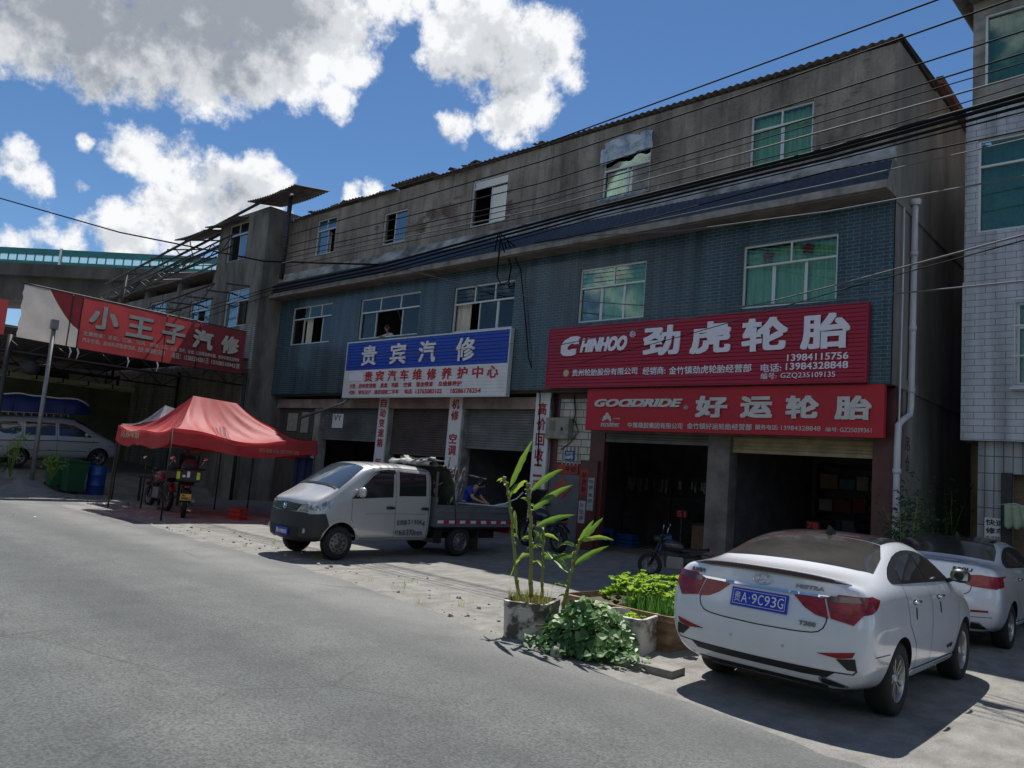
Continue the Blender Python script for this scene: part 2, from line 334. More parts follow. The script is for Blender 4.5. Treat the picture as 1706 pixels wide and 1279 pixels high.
# ---------------------------------------------------------------- ground, road, kerb
def ground_h(x, y):
    h = .72*smoothstep(29.9, 31.2, -x)*smoothstep(5.2, 7.2, y) + .25*smoothstep(32, 40, -x)*smoothstep(5.2, 7.2, y)
    h += .62*math.exp(-((x+27.9)/.9)**2-((y-7.75)/.75)**2)
    h += .13*smoothstep(13.0, 15.6, y)*(1-smoothstep(26, 30, -x))
    return h
def ground_mat():
    m = bpy.data.materials.new('dusty concrete yard'); m.use_nodes = True
    nt = m.node_tree; N = nt.nodes; L = nt.links; b = N['Principled BSDF']
    tc = N.new('ShaderNodeTexCoord')
    def nz(sc, det, ro=.6, st=(1, 1, 1)):
        mp = N.new('ShaderNodeMapping'); mp.inputs['Scale'].default_value = st; L.new(tc.outputs['Object'], mp.inputs[0])
        n = N.new('ShaderNodeTexNoise'); n.inputs['Scale'].default_value = sc; n.inputs['Detail'].default_value = det; n.inputs['Roughness'].default_value = ro
        L.new(mp.outputs[0], n.inputs[0]); return n.outputs['Fac']
    def ramp(f, p0, c0, p1, c1):
        r = N.new('ShaderNodeValToRGB'); L.new(f, r.inputs[0]); e = r.color_ramp.elements
        e[0].position = p0; e[0].color = (*c0, 1); e[1].position = p1; e[1].color = (*c1, 1); return r.outputs[0]
    def mix(f, a, bb, mode='MIX'):
        x = N.new('ShaderNodeMix'); x.data_type = 'RGBA'; x.blend_type = mode
        if isinstance(f, float): x.inputs['Factor'].default_value = f
        else: L.new(f, x.inputs['Factor'])
        L.new(a, x.inputs['A']); L.new(bb, x.inputs['B']); return x.outputs['Result']
    big = nz(.35, 6); fine = nz(55, 3, .7); mid = nz(4, 8, .65, (1, .55, 1))
    c = mix(big, ramp(mid, .32, (.175, .165, .148), .7, (.30, .29, .268)), ramp(mid, .35, (.13, .122, .11), .66, (.25, .242, .225)))
    c = mix(ramp(fine, .36, (1, 1, 1), .46, (0, 0, 0)), c, ramp(mid, .3, (.09, .085, .075), .7, (.16, .15, .13)))
    # tyre dust streaks along the road
    st = nz(1.2, 5, .6, (.25, 3.2, 1))
    c = mix(ramp(st, .55, (0, 0, 0), .72, (.55, .55, .55)), c, ramp(mid, .3, (.12, .11, .10), .7, (.2, .19, .17)))
    L.new(c, b.inputs['Base Color']); b.inputs['Roughness'].default_value = .95
    bp = N.new('ShaderNodeBump'); bp.inputs['Strength'].default_value = .55; bp.inputs['Distance'].default_value = .02
    ad = N.new('ShaderNodeMath'); ad.operation = 'ADD'; L.new(mid, ad.inputs[0]); L.new(fine, ad.inputs[1]); L.new(ad.outputs[0], bp.inputs['Height'])
    L.new(bp.outputs[0], b.inputs['Normal'])
    return m
def road_mat():
    m = bpy.data.materials.new('worn asphalt'); m.use_nodes = True
    nt = m.node_tree; N = nt.nodes; L = nt.links; b = N['Principled BSDF']
    tc = N.new('ShaderNodeTexCoord')
    def nz(sc, det, ro=.6, st=(1, 1, 1)):
        mp = N.new('ShaderNodeMapping'); mp.inputs['Scale'].default_value = st; L.new(tc.outputs['Object'], mp.inputs[0])
        n = N.new('ShaderNodeTexNoise'); n.inputs['Scale'].default_value = sc; n.inputs['Detail'].default_value = det; n.inputs['Roughness'].default_value = ro
        L.new(mp.outputs[0], n.inputs[0]); return n.outputs['Fac']
    def ramp(f, p0, c0, p1, c1):
        r = N.new('ShaderNodeValToRGB'); L.new(f, r.inputs[0]); e = r.color_ramp.elements
        e[0].position = p0; e[0].color = (*c0, 1); e[1].position = p1; e[1].color = (*c1, 1); return r.outputs[0]
    grain = nz(38, 5, .8); g2 = nz(26, 3, .7)
    base = ramp(grain, .36, (.035, .038, .036), .62, (.138, .147, .143))
    wear = ramp(nz(.28, 5, .55, (.4, 1.3, 1)), .35, (.72, .74, .74), .68, (1.12, 1.12, 1.10))
    mm = N.new('ShaderNodeMix'); mm.data_type = 'RGBA'; mm.blend_type = 'MULTIPLY'; mm.inputs['Factor'].default_value = 1
    L.new(base, mm.inputs['A']); L.new(wear, mm.inputs['B'])
    m2 = N.new('ShaderNodeMix'); m2.data_type = 'RGBA'; m2.blend_type = 'MULTIPLY'; m2.inputs['Factor'].default_value = .8
    L.new(mm.outputs['Result'], m2.inputs['A']); L.new(ramp(nz(1.6, 7, .7), .36, (.72, .72, .72), .6, (1.05, 1.05, 1.05)), m2.inputs['B'])
    # dust thrown up along the right-hand edge
    sp = N.new('ShaderNodeSeparateXYZ'); L.new(tc.outputs['Object'], sp.inputs[0])
    ed = N.new('ShaderNodeMapRange'); ed.interpolation_type = 'SMOOTHSTEP'; L.new(sp.outputs['Y'], ed.inputs[0]); ed.inputs[1].default_value = 4.6; ed.inputs[2].default_value = 7.6; ed.inputs[3].default_value = 0; ed.inputs[4].default_value = .75
    dn = N.new('ShaderNodeMath'); dn.operation = 'MULTIPLY'; L.new(ed.outputs[0], dn.inputs[0]); L.new(ramp(nz(1.1, 6), .3, (.3, .3, .3), .7, (1, 1, 1)), dn.inputs[1])
    m3 = N.new('ShaderNodeMix'); m3.data_type = 'RGBA'; L.new(dn.outputs[0], m3.inputs['Factor']); L.new(m2.outputs['Result'], m3.inputs['A']); L.new(ramp(g2, .3, (.14, .138, .13), .7, (.23, .226, .214)), m3.inputs['B'])
    # cracks: warped cell borders, only in worn areas; a few oil stains; two polished lanes
    wn = N.new('ShaderNodeTexNoise'); wn.inputs['Scale'].default_value = 1.3; wn.inputs['Detail'].default_value = 6; L.new(tc.outputs['Object'], wn.inputs[0])
    wa = N.new('ShaderNodeMix'); wa.data_type = 'RGBA'; wa.inputs['Factor'].default_value = .16; L.new(tc.outputs['Object'], wa.inputs['A']); L.new(wn.outputs['Color'], wa.inputs['B'])
    vo = N.new('ShaderNodeTexVoronoi'); vo.feature = 'DISTANCE_TO_EDGE'; vo.inputs['Scale'].default_value = .42; L.new(wa.outputs['Result'], vo.inputs['Vector'])
    cr = ramp(vo.outputs['Distance'], .0, (1, 1, 1), .0065, (0, 0, 0)); msk = ramp(nz(.21, 3), .50, (0, 0, 0), .60, (.75, .75, .75))
    cm = N.new('ShaderNodeMath'); cm.operation = 'MULTIPLY'; L.new(cr, cm.inputs[0]); L.new(msk, cm.inputs[1])
    m4 = N.new('ShaderNodeMix'); m4.data_type = 'RGBA'; L.new(cm.outputs[0], m4.inputs['Factor']); L.new(m3.outputs['Result'], m4.inputs['A']); m4.inputs['B'].default_value = (.028, .028, .027, 1)
    oil = ramp(nz(.62, 4, .55, (.35, 1.6, 1)), .66, (0, 0, 0), .76, (.5, .5, .5))
    m5 = N.new('ShaderNodeMix'); m5.data_type = 'RGBA'; L.new(oil, m5.inputs['Factor']); L.new(m4.outputs['Result'], m5.inputs['A']); m5.inputs['B'].default_value = (.045, .046, .045, 1)
    lane = N.new('ShaderNodeTexWave'); lane.bands_direction = 'Y'; lane.inputs['Scale'].default_value = .16; lane.inputs['Distortion'].default_value = .8; lane.inputs['Detail'].default_value = 2; L.new(tc.outputs['Object'], lane.inputs['Vector'])
    m6 = N.new('ShaderNodeMix'); m6.data_type = 'RGBA'; m6.blend_type = 'MULTIPLY'; m6.inputs['Factor'].default_value = 1; L.new(m5.outputs['Result'], m6.inputs['A']); L.new(ramp(lane.outputs['Fac'], .2, (.86, .86, .87), .8, (1.08, 1.08, 1.06)), m6.inputs['B'])
    L.new(m6.outputs['Result'], b.inputs['Base Color']); b.inputs['Roughness'].default_value = .8
    bp = N.new('ShaderNodeBump'); bp.inputs['Strength'].default_value = .6; bp.inputs['Distance'].default_value = .012
    L.new(grain, bp.inputs['Height']); L.new(bp.outputs[0], b.inputs['Normal'])
    return m
gm = ground_mat()
mb = MB()
xs = [-600, -300, -150, -90, -60, -50] + [-45+.75*i for i in range(60)] + [2, 8, 30, 90, 200, 500]
ys = [-500, -200, -80, -30, -12, 0, 4, 5.5] + [6+.5*i for i in range(24)] + [19, 22, 28, 40, 80, 160, 320, 600]
vs = []
for y in ys:
    for x in xs:
        n = .05*noise.noise((x*.45, y*.6, 3)) if 7.6 < y < 15 and -40 < x < 0 else 0
        vs.append((x, y, ground_h(x, y) + max(0, n)*(1-smoothstep(-14, -3, x)) - (.012 if y < 5.8 else 0)))
nx = len(xs)
mb.add(vs, [(j*nx+i, j*nx+i+1, (j+1)*nx+i+1, (j+1)*nx+i) for j in range(len(ys)-1) for i in range(nx-1)], 0, True)
ground = mb.build('ground', gm, kind='structure')

# road: straight strip along X with an uneven right-hand edge
edge_pts = [(-120, 7.6), (-60, 7.2), (-32, 6.6), (-29, 7.36), (-26, 8.6), (-21, 8.25), (-16.75, 7.85), (-14, 7.95), (-11, 7.75), (-8.3, 7.35), (-6.4, 6.95), (-4.9, 6.75), (-3.4, 6.55), (-2, 6.3), (2, 5.9), (12, 5.6), (60, 5.6)]
def edge_y(x):
    for (a, b), (c, d) in zip(edge_pts, edge_pts[1:]):
        if a <= x <= c: return b + (d-b)*(x-a)/(c-a)
    return edge_pts[-1][1]
mb = MB(); X = [-120, -90, -60, -45] + [-35+.25*i for i in range(76)] + [-15.95+.1*i for i in range(180)] + [4, 8, 14, 24, 40, 60]
for i in range(len(X)-1):
    def e(x): return edge_y(x) + (.10*noise.noise((x*1.1, 0, 0))+.05*noise.noise((x*3.7, 5, 0))+.03*noise.noise((x*11, 8, 0)) if -36 < x < 4 else 0)
    a, b = X[i], X[i+1]
    ea, eb = e(a), e(b)
    for (t0, t1) in ((0, .5), (.5, .85), (.85, 1)):
        ya0, ya1 = -7+(ea+7)*t0, -7+(ea+7)*t1; yb0, yb1 = -7+(eb+7)*t0, -7+(eb+7)*t1
        mb.quad((a, ya0, .006), (b, yb0, .006), (b, yb1, .006), (a, ya1, .006))
    mb.quad((a, ea, .006), (b, eb, .006), (b, eb+.03, -.02), (a, ea+.03, -.02))
mb.build('road', road_mat(), kind='structure')

# wooded hills behind the viewer, unseen, added to darken reflections and cut skylight
mb = MB()
mb.grid(lambda u, v: (-130+260*u, -26-70*v, (11+5*noise.noise((u*7, v*2, 0))+9*v)*min(1, v*9)+1.2*noise.noise((u*60, v*9, 1))), 160, 10)
mb.build('unseen_hills', mat('wooded hillside', (.075, .10, .045), .95, col2=(.025, .045, .018), scale=.35, bump=.5, bscale=2), kind='structure')
# low broken kerb between road and yard (left, and by the planters)
kerbm = mat('chipped kerb concrete', (.24, .225, .20), .9, var=.45, scale=5, bump=.4, bscale=25)
mb = MB()
def kerb(p, q, h, w):
    p, q = Vector((*p, 0)), Vector((*q, 0)); d = (q-p); n = max(1, int(d.length/1.0)); d /= n
    for i in range(n):
        a = p+d*i; t = d.normalized(); s = Vector((-t.y, t.x, 0)); hh = h*random.uniform(.8, 1.05)
        j = random.uniform(-.02, .02)
        c = [a+s*j, a+t*(d.length-.02)+s*(j+random.uniform(-.015, .015))]
        pts = [(c[0].x, c[0].y), (c[1].x, c[1].y), (c[1].x+s.x*w, c[1].y+s.y*w), (c[0].x+s.x*w, c[0].y+s.y*w)]
        z0 = -.03
        mb.add([(x, y, z0) for x, y in pts]+[(x, y, hh) for x, y in pts], [(0,3,2,1),(4,5,6,7),(0,1,5,4),(1,2,6,5),(2,3,7,6),(3,0,4,7)])
kerb((-30.2, 8.3), (-27.2, 9.0), .13, .16); kerb((-26.1, 9.45), (-23.4, 10.05), .10, .16)
kerb((-5.6, 7.12), (-4.15, 7.2), .09, .3)
mb.build('kerb', kerbm, kind='structure', bevel=.012)
# loose stones and broken concrete lumps on the verge
mb = MB()
for k in range(240):
    x = random.uniform(-27, -5.5); y = edge_y(x)+abs(random.gauss(.35, .55))+.05
    if y > 9.5: continue
    r = random.choice([.015, .02, .025, .03, .05]) * random.uniform(.7, 1.3)
    vs = [Vector((cos(a)*random.uniform(.7, 1.2)*r, sin(a)*random.uniform(.7, 1.2)*r, 0)) for a in [0, 1.26, 2.5, 3.8, 5.]]
    top = [v*.55+Vector((0, 0, r*random.uniform(.5, .9))) for v in vs]
    z = ground_h(x, y)-.004
    mb.add([Vector((x, y, z))+v for v in vs+top], [(0,1,6,5),(1,2,7,6),(2,3,8,7),(3,4,9,8),(4,0,5,9),(5,6,7,8,9)])
mb.build('gravel', mat('grey stones', (.33, .31, .28), .9, var=.4, scale=9), kind='stuff')
# ---------------------------------------------------------------- the long three-storey shop building
FY = 16.0
bld = thing('shop_building', 'long three storey building with blue green tiled middle floor over shuttered shops', 'building', (-16.7, 16, 0))
X0, X1 = -28.6, -4.75
W2 = [(-8.0,-5.87,6.08,7.55), (-12.72,-10.62,6.1,7.58), (-17.72,-15.12,6.15,7.6), (-22.63,-19.37,6.22,7.68), (-27.15,-24.42,6.25,7.76)]
W3 = [(-7.97,-6.5,9.32,10.7), (-12.2,-10.7,9.42,11.03), (-17.33,-15.78,9.5,11.03), (-21.8,-20.5,9.57,10.74), (-26.1,-24.78,9.76,11.2)]
mb = MB(); wall_holes(mb, X0, X1-.02, 4.3, 8.12, FY, .24, W2); mb.build('tiled_wall', M['bluetile'], bld, world=True)
# rougher render with exposed brick patches on the top floor
def patch_mat():
    m = tile_mat('render fallen off brick', (.17, .085, .055), (.13, .07, .05), (.20, .19, .17), .24, .075, .012, .9, dirt=0)
    nt = m.node_tree; N = nt.nodes; L = nt.links; b = N['Principled BSDF']
    src = b.inputs['Base Color'].links[0].from_socket
    tc = N.new('ShaderNodeTexCoord')
    def nz(sc, st, det=8):
        mp = N.new('ShaderNodeMapping'); mp.inputs['Scale'].default_value = st; L.new(tc.outputs['Object'], mp.inputs[0])
        n = N.new('ShaderNodeTexNoise'); n.inputs['Scale'].default_value = sc; n.inputs['Detail'].default_value = det; n.inputs['Roughness'].default_value = .66; L.new(mp.outputs[0], n.inputs[0]); return n.outputs['Fac']
    def ramp(f, p0, c0, p1, c1):
        r = N.new('ShaderNodeValToRGB'); L.new(f, r.inputs[0]); e = r.color_ramp.elements
        e[0].position = p0; e[0].color = (*c0, 1); e[1].position = p1; e[1].color = (*c1, 1); return r.outputs[0]
    def mix(f, a, bb, mode='MIX', fac=None):
        x = N.new('ShaderNodeMix'); x.data_type = 'RGBA'; x.blend_type = mode
        if fac is not None: x.inputs['Factor'].default_value = fac
        else: L.new(f, x.inputs['Factor'])
        L.new(a, x.inputs['A']); L.new(bb, x.inputs['B']); return x.outputs['Result']
    r1 = ramp(nz(.8, (1, 1, .6)), .3, (.125, .105, .088), .62, (.35, .305, .26))
    r2 = mix(None, r1, ramp(nz(3, (1.8, 1.8, .16)), .32, (.5, .48, .46), .55, (1, 1, 1)), 'MULTIPLY', .85)
    r2 = mix(None, r2, ramp(nz(14, (1, 1, 1), 5), .3, (.75, .75, .75), .6, (1.05, 1.05, 1.05)), 'MULTIPLY', .8)
    out = mix(ramp(nz(.42, (1, 1, 1.6), 6), .60, (0, 0, 0), .64, (1, 1, 1)), r2, src)
    L.new(out, b.inputs['Base Color'])
    return m
M['topwall'] = patch_mat()
mb = MB(); wall_holes(mb, X0, X1, 8.85, 11.46, FY, .22, W3); mb.build('upper_wall', M['topwall'], bld, world=True)
# side wall, back wall, floor slabs
mb = MB()
mb.quad((X1, 16, 8.86), (X1, 22.6, 8.86), (X1, 22.6, 11.8), (X1, 16, 11.46)); mb.quad((X1, 16.0, 4.3), (X1, 22.6, 4.3), (X1, 22.6, 8.86), (X1, 16.0, 8.86))
mb.quad((X1, 16.4, -.3), (X1, 22.6, -.3), (X1, 22.6, 4.3), (X1, 16.4, 4.3))
mb.quad((X0, 22.6, -.3), (X1, 22.6, -.3), (X1, 22.6, 11.8), (X0, 22.6, 11.8))
mb.quad((X0, 16, -.3), (X0, 16, 11.46), (X0, 22.6, 11.8), (X0, 22.6, -.3))
mb.box(X1+.002, X1+.03, 16.02, 22.6, 8.02, 8.2); mb.box(X1+.002, X1+.03, 16.42, 22.6, 4.28, 4.5)
mb.build('side_wall', M['concrete_side'], bld, world=True)
mb = MB()
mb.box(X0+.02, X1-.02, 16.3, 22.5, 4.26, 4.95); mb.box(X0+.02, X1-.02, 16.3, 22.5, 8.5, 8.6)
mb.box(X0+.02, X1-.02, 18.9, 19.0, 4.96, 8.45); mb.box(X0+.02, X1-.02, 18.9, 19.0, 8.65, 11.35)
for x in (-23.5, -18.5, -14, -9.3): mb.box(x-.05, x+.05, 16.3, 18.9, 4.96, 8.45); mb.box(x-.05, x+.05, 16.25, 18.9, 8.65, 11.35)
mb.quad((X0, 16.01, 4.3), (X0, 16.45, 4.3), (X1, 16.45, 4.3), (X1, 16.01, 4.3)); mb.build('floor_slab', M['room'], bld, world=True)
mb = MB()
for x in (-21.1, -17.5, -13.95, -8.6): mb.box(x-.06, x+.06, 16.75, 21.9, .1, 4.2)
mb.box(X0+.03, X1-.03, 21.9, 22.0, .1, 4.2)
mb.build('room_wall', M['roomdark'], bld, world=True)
# pent eave: limewashed ledge, glazed tiles, fascia, soffit
def eave_strip(name, prof, m, x0=X0-.1, x1=X1, n=60, wob=.012):
    mb = MB()
    P = [[(x0+(x1-x0)*i/n, y, z+wob*noise.noise((i*.35, y*3, z))) for i in range(n+1)] for y, z in prof]
    for a, b in zip(P, P[1:]):
        for i in range(n): mb.quad(b[i], b[i+1], a[i+1], a[i])
    for i in (0, n):
        f = [p[i] for p in P]
        if len(f) > 2: mb.add(f, [tuple(range(len(f)))])
    return mb.build(name, m, bld, world=True)
eave_strip('ledge', [(15.99, 9.22), (15.88, 9.19), (15.72, 8.88), (15.72, 8.80), (15.99, 8.80)], M['whitelime'])
mb = MB(); n = 300
for i in range(n):                       # rows of barrel tiles running down the slope
    xa = X0-.1+(X1-X0+.1)*i/n; xb = X0-.1+(X1-X0+.1)*(i+1)/n; h = .012 if i % 2 == 0 else .0
    mb.quad((xa, 15.46, 8.33+h), (xb, 15.46, 8.33+h), (xb, 15.745, 8.86+h), (xa, 15.745, 8.86+h))
    mb.quad((xa, 15.46, 8.33), (xa, 15.46, 8.33+.012), (xa, 15.745, 8.872), (xa, 15.745, 8.86)); mb.quad((xa, 15.455, 8.30), (xb, 15.455, 8.30), (xb, 15.46, 8.33+h), (xa, 15.46, 8.33+h))
mb.build('eave_tiles', M['eavetile'], bld, world=True)
mb = MB(); mb.add([(X1+.003, y, z) for y, z in ((15.425, 8.12), (15.455, 8.31), (15.73, 8.85), (15.99, 8.85), (15.99, 8.12))], [(0, 1, 2, 3, 4)]); mb.build('eave_end', M['plaster'], bld, world=True)
eave_strip('fascia', [(15.47, 8.32), (15.42, 8.30), (15.42, 8.14), (15.5, 8.11)], M['plaster'])
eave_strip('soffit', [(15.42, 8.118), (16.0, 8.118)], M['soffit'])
# main roof: corrugated sheets on the right, ragged old tiles and sheets on the left
def corrugated(mb, x0, x1, y0, y1, z0, z1, pitch=.19, amp=.028, sag=0., m=0, skew=0.):
    n = max(8, int((x1-x0)/pitch*6)); nv = 3
    def f(u, v):
        x = x0+(x1-x0)*u; y = y0+(y1-y0)*v
        return (x+skew*v, y, z0+(z1-z0)*v+amp*sin(2*pi*x/pitch)+sag*sin(pi*u)*-1)
    mb.grid(f, n, nv, m)
mb = MB(); corrugated(mb, -14.6, X1+.08, 15.88, 22.9, 11.54, 11.95, amp=.02); mb.build('roof', M['roofsheet'], bld, world=True, thick=.012)
mb = MB(); mb.box(X1+.01, X1+.06, 15.9, 18.6, 11.52, 11.58); mb.build('verge', M['steel_dark'], bld, world=True)
mb = MB(); mb.box(X1+.03, X1+.18, 18.6, 22.9, 11.68, 11.86); mb.build('verge', M['rustred'], bld, world=True, label='rust red rear half of the gable edge')
mb = MB(); x = X0-.1
while x < -14.5:
    w = random.uniform(.8, 2.2); z = 11.50+random.uniform(-.08, .16); y = 15.86+random.uniform(-.12, .08)
    corrugated(mb, x-.05, min(x+w+.05, -14.3), y, 22.7, z, 11.95+random.uniform(-.02, .03), sag=random.uniform(-.05, .07), skew=random.uniform(-.1, .1))
    x += w
for k in range(22):
    x = random.uniform(-28, -14.6); y = random.uniform(15.98, 16.4); z = 11.62+random.uniform(0, .03); a = random.uniform(-.5, .5); l = random.uniform(.10, .22)
    M_ = Matrix.Translation((x, y, z)) @ Matrix.Rotation(a, 4, 'Z') @ Matrix.Rotation(random.uniform(-.12, .12), 4, 'Y'); mb.box(-l, l, -.14, .14, -.012, .012, 0, M_)
mb.build('roof', M['roofsheet'], bld, world=True, thick=.015, label='ragged left half of the roof with uneven lifted sheets')

# windows -------------------------------------------------------------------
def window(p, x0, x1, z0, z1, y, upper, lower, transom=None, closed=None, curtains=(), glass=None, slide=.03, inner=None):
    """upper / lower: pane boundaries as fractions; closed: indices of lower panes that hold glass."""
    mb = MB(); t = .045; yy = y
    def bar(a, b, c, d, dy=0.): mb.box(a, b, yy+dy, yy+dy+.05, c, d)
    bar(x0, x1, z0, z0+t); bar(x0, x1, z1-t, z1); bar(x0, x0+t, z0+t, z1-t); bar(x1-t, x1, z0+t, z1-t)
    zt = transom if transom else z1-t
    if transom: bar(x0+t, x1-t, zt-t/2, zt+t/2)
    g = MB(); gy = yy+.022
    X = lambda f: x0+(x1-x0)*f
    if transom:
        for f in upper[1:-1]: bar(X(f)-t/2.4, X(f)+t/2.4, zt+t/2, z1-t)
        for a, b in zip(upper, upper[1:]): g.box(X(a)+.012, X(b)-.012, gy, gy+.006, zt, z1-.02)
    for i, (a, b) in enumerate(zip(lower, lower[1:])):
        ok = closed is None or i in closed
        dy = .012 if i % 2 else 0
        if ok:
            top = zt-(t/2 if transom else 0)
            bar(X(a), X(a)+t*.8, z0+t, top, dy+.051) if i > 0 else None
            bar(X(b)-t*.8, X(b), z0+t, top, dy+.051) if i < len(lower)-2 else None
            g.box(X(a)+.015, X(b)-.015, gy+.04+dy, gy+.046+dy, z0+.02, top)
    w = mb.build('window', M['alu'], p, world=True)
    g.build('pane', glass or M['greenglass'], w, world=True)
    for (f0, f1, c0, c1, m) in curtains:
        cb = MB(); a, b = X(f0), X(f1); nn = max(10, int((b-a)/.035)); ph = random.uniform(0, 6)
        cb.grid(lambda u, v: (a+(b-a)*u, yy+.17+.028*sin(ph+u*(b-a)*34)+.012*sin(u*(b-a)*81), c0+(c1-c0)*v), nn, 2)
        cb.build('curtain', M[m], w, world=True)
    return w
window(bld, *W2[0], FY+.05, (0,.52,1), (0,.33,.67,1), 7.06, None, [(0,1,6.1,7.5,'curtain')])
window(bld, *W2[1], FY+.05, (0,.52,1), (0,.33,.67,1), 7.05, None, [(.34,1,6.1,7.55,'curtain'),(0,.34,7.0,7.55,'curtain')])
window(bld, *W2[2], FY+.05, (0,.35,.68,1), (0,.24,.42,.72,1), 7.05, (2,3), [(.0,.24,6.18,7.55,'curtain_pale'),(.7,1,7.05,7.58,'curtain')])
window(bld, *W2[3], FY+.05, (0,.34,.68,1), (0,.27,.70,1), 7.18, (0,2), [(.68,.92,7.15,7.6,'curtain')])
window(bld, *W2[4], FY+.05, (0,.42,.72,1), (0,.28,.74,1), 7.28, (0,2), [(.3,.45,6.25,7.3,'curtain_pale'),(0,.3,7.2,7.7,'curtain')])
M['paleglass'] = glass_mat('dusty pale glass', (.45, .62, .70), .3, .12)
window(bld, *W3[0], FY+.05, (0,.5,1), (0,.5,1), 10.32, None, [(0,1,9.36,10.66,'curtain')])
window(bld, *W3[1], FY+.05, (0,1), (0,.5,.6,1), 10.25, (0,1), [(0,.5,9.45,10.2,'curtain')])
window(bld, *W3[2], FY+.05, (0,1), (0,.5,1), 10.75, (1,), [(.52,1,9.55,10.7,'curtain_pale')], glass=M['paleglass'])
window(bld, *W3[3], FY+.05, (0,.5,1), (0,.42,1), None, (1,), [(.45,1,9.6,10.7,'curtain_pale')], glass=M['paleglass'])
window(bld, *W3[4], FY+.05, (0,.5,1), (0,.55,1), 10.75, (0,), [(0,.55,9.8,10.7,'curtain_pale')], glass=M['paleglass'])
# red paper-cut blurs behind the transom panes of the two curtained windows
mb = MB()
for x, z in ((-7.45, 7.28), (-6.55, 7.33), (-12.15, 7.3), (-11.55, 7.32)):
    c = [(x+.13*cos(a)*(1+.25*sin(5*a)), FY+.1, z+.12*sin(a)*(1+.25*sin(5*a))) for a in [2*pi*i/20 for i in range(20)]]
    mb.add(c, [tuple(range(20))])
mb.build('papercut', mat('faded red paper', (.42, .06, .06), .8), bld, world=True)
# torn plastic sheet and bundle at the top-floor window
mb = MB()
def sheet(u, v):
    x = -12.28+1.62*u; top = 11.02+.08*sin(3*u); bot = 10.42+.16*u+.10*noise.noise((u*5, 1, 1))
    return (x, FY-.03-.06*noise.noise((u*4, v*4, 1))-.03*sin(u*17+v*5), bot+(top-bot)*v)
mb.grid(sheet, 26, 10)
mb.build('plastic_sheet', mat('torn white plastic', (.50, .54, .60), .45, col2=(.16, .24, .36), scale=3, contrast=(.35, .55)), bld, world=True)
mb = MB(); mb.grid(lambda u, v: (-12.3+1.6*u, FY-.02-.16*sin(pi*v)*(.7+.5*noise.noise((u*6, v*2, 4))), 9.30+.17*v+.05*noise.noise((u*7, v*3, 9))), 30, 8)
mb.build('plastic_bundle', mat('bundled blue plastic', (.40, .46, .52), .5, col2=(.12, .18, .26), scale=7), bld, world=True)
mb = MB(); mb.box(-11.28, -10.76, FY+.1, FY+.12, 9.47, 10.25); mb.build('window_board', M['plaster'], bld, world=True)

# ground floor ---------------------------------------------------------------
GY = 16.4
for a, b, zt in ((-25.42, -25.05, 3.8), (-21.42, -20.9, 3.8), (-17.83, -17.2, 3.8), (-14.25, -13.72, 3.8), (X0, -28.3, 3.8), (-8.86, -8.3, 3.2)):
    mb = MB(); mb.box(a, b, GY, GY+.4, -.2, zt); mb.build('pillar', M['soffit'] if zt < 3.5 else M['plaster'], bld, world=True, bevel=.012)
mb = MB(); mb.box(-5.16, X1+.003, GY-.1, GY+.35, -.2, 4.29); mb.build('pillar', M['maroon'], bld, world=True, label='maroon tiled corner pillar')
mb = MB(); mb.box(-13.72, -11.9, GY+.1, GY+.3, -.2, 4.25); mb.build('shop_wall', M['maroon'], bld, world=True)
mb = MB(); mb.box(-13.45, -12.35, GY+.08, GY+.102, 2.35, 4.1)
mb.build('tile_patch', tile_mat('cracked white tiles', (.55, .53, .46), (.48, .46, .4), (.08, .08, .07), .45, .2, .012, .35, dirt=.7), bld, world=True)
mb = MB(); mb.box(-28.3, -13.72, GY-.05, GY+.35, 3.802, 4.14); mb.build('lintel', mat('dusty pink lintel', (.34, .25, .22), .9, var=.4, scale=2), bld, world=True)
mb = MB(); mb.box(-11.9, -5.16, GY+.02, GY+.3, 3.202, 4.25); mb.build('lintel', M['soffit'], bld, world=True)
def shutter(x0, x1, z0, z1, y, m, name='rolling_shutter'):
    mb = MB(); n = int((z1-z0)/.075)
    P = []
    for i in range(n+1):
        z = z0+(z1-z0)*i/n; P += [(y, z), (y-.018, z+.02), (y-.018, z+.05)]
    P = P[:-2]
    for (ya, za), (yb, zb) in zip(P, P[1:]): mb.quad((x0, ya, za), (x1, ya, za), (x1, yb, zb), (x0, yb, zb))
    mb.box(x0, x1, y-.03, y+.03, z0-.08, z0)
    return mb.build(name, m, bld, world=True)
shutter(-25.05, -21.42, 2.72, 3.8, GY+.2, M['shutter'])
shutter(-20.9, -17.83, 2.35, 3.8, GY+.2, M['shutter_dark'])
shutter(-17.2, -14.25, 2.68, 3.8, GY+.2, M['shutter'])
shutter(-8.3, -5.16, 2.92, 3.2, GY+.16, mat('yellowed shutter slats', (.42, .33, .18), .5, var=.35, scale=3))
shutter(-11.9, -8.86, 3.05, 3.2, GY+.16, M['shutter'])
mb = MB(); mb.box(-28.3, -25.42, GY+.1, GY+.2, -.2, 3.8)
mb.build('timber_wall', mat('dark weathered boards', (.10, .085, .075), .9, var=.5, scale=3, stretch=(5, 1, .4)), bld, world=True)
mb = MB(); mb.box(-27.4, -26.7, GY+.06, GY+.09, 2.9, 3.6); mb.box(-26.4, -25.9, GY+.06, GY+.09, 2.85, 3.65); mb.build('notice_board', mat('pale notice', (.36, .34, .30), .8, var=.3, scale=8), bld, world=True)
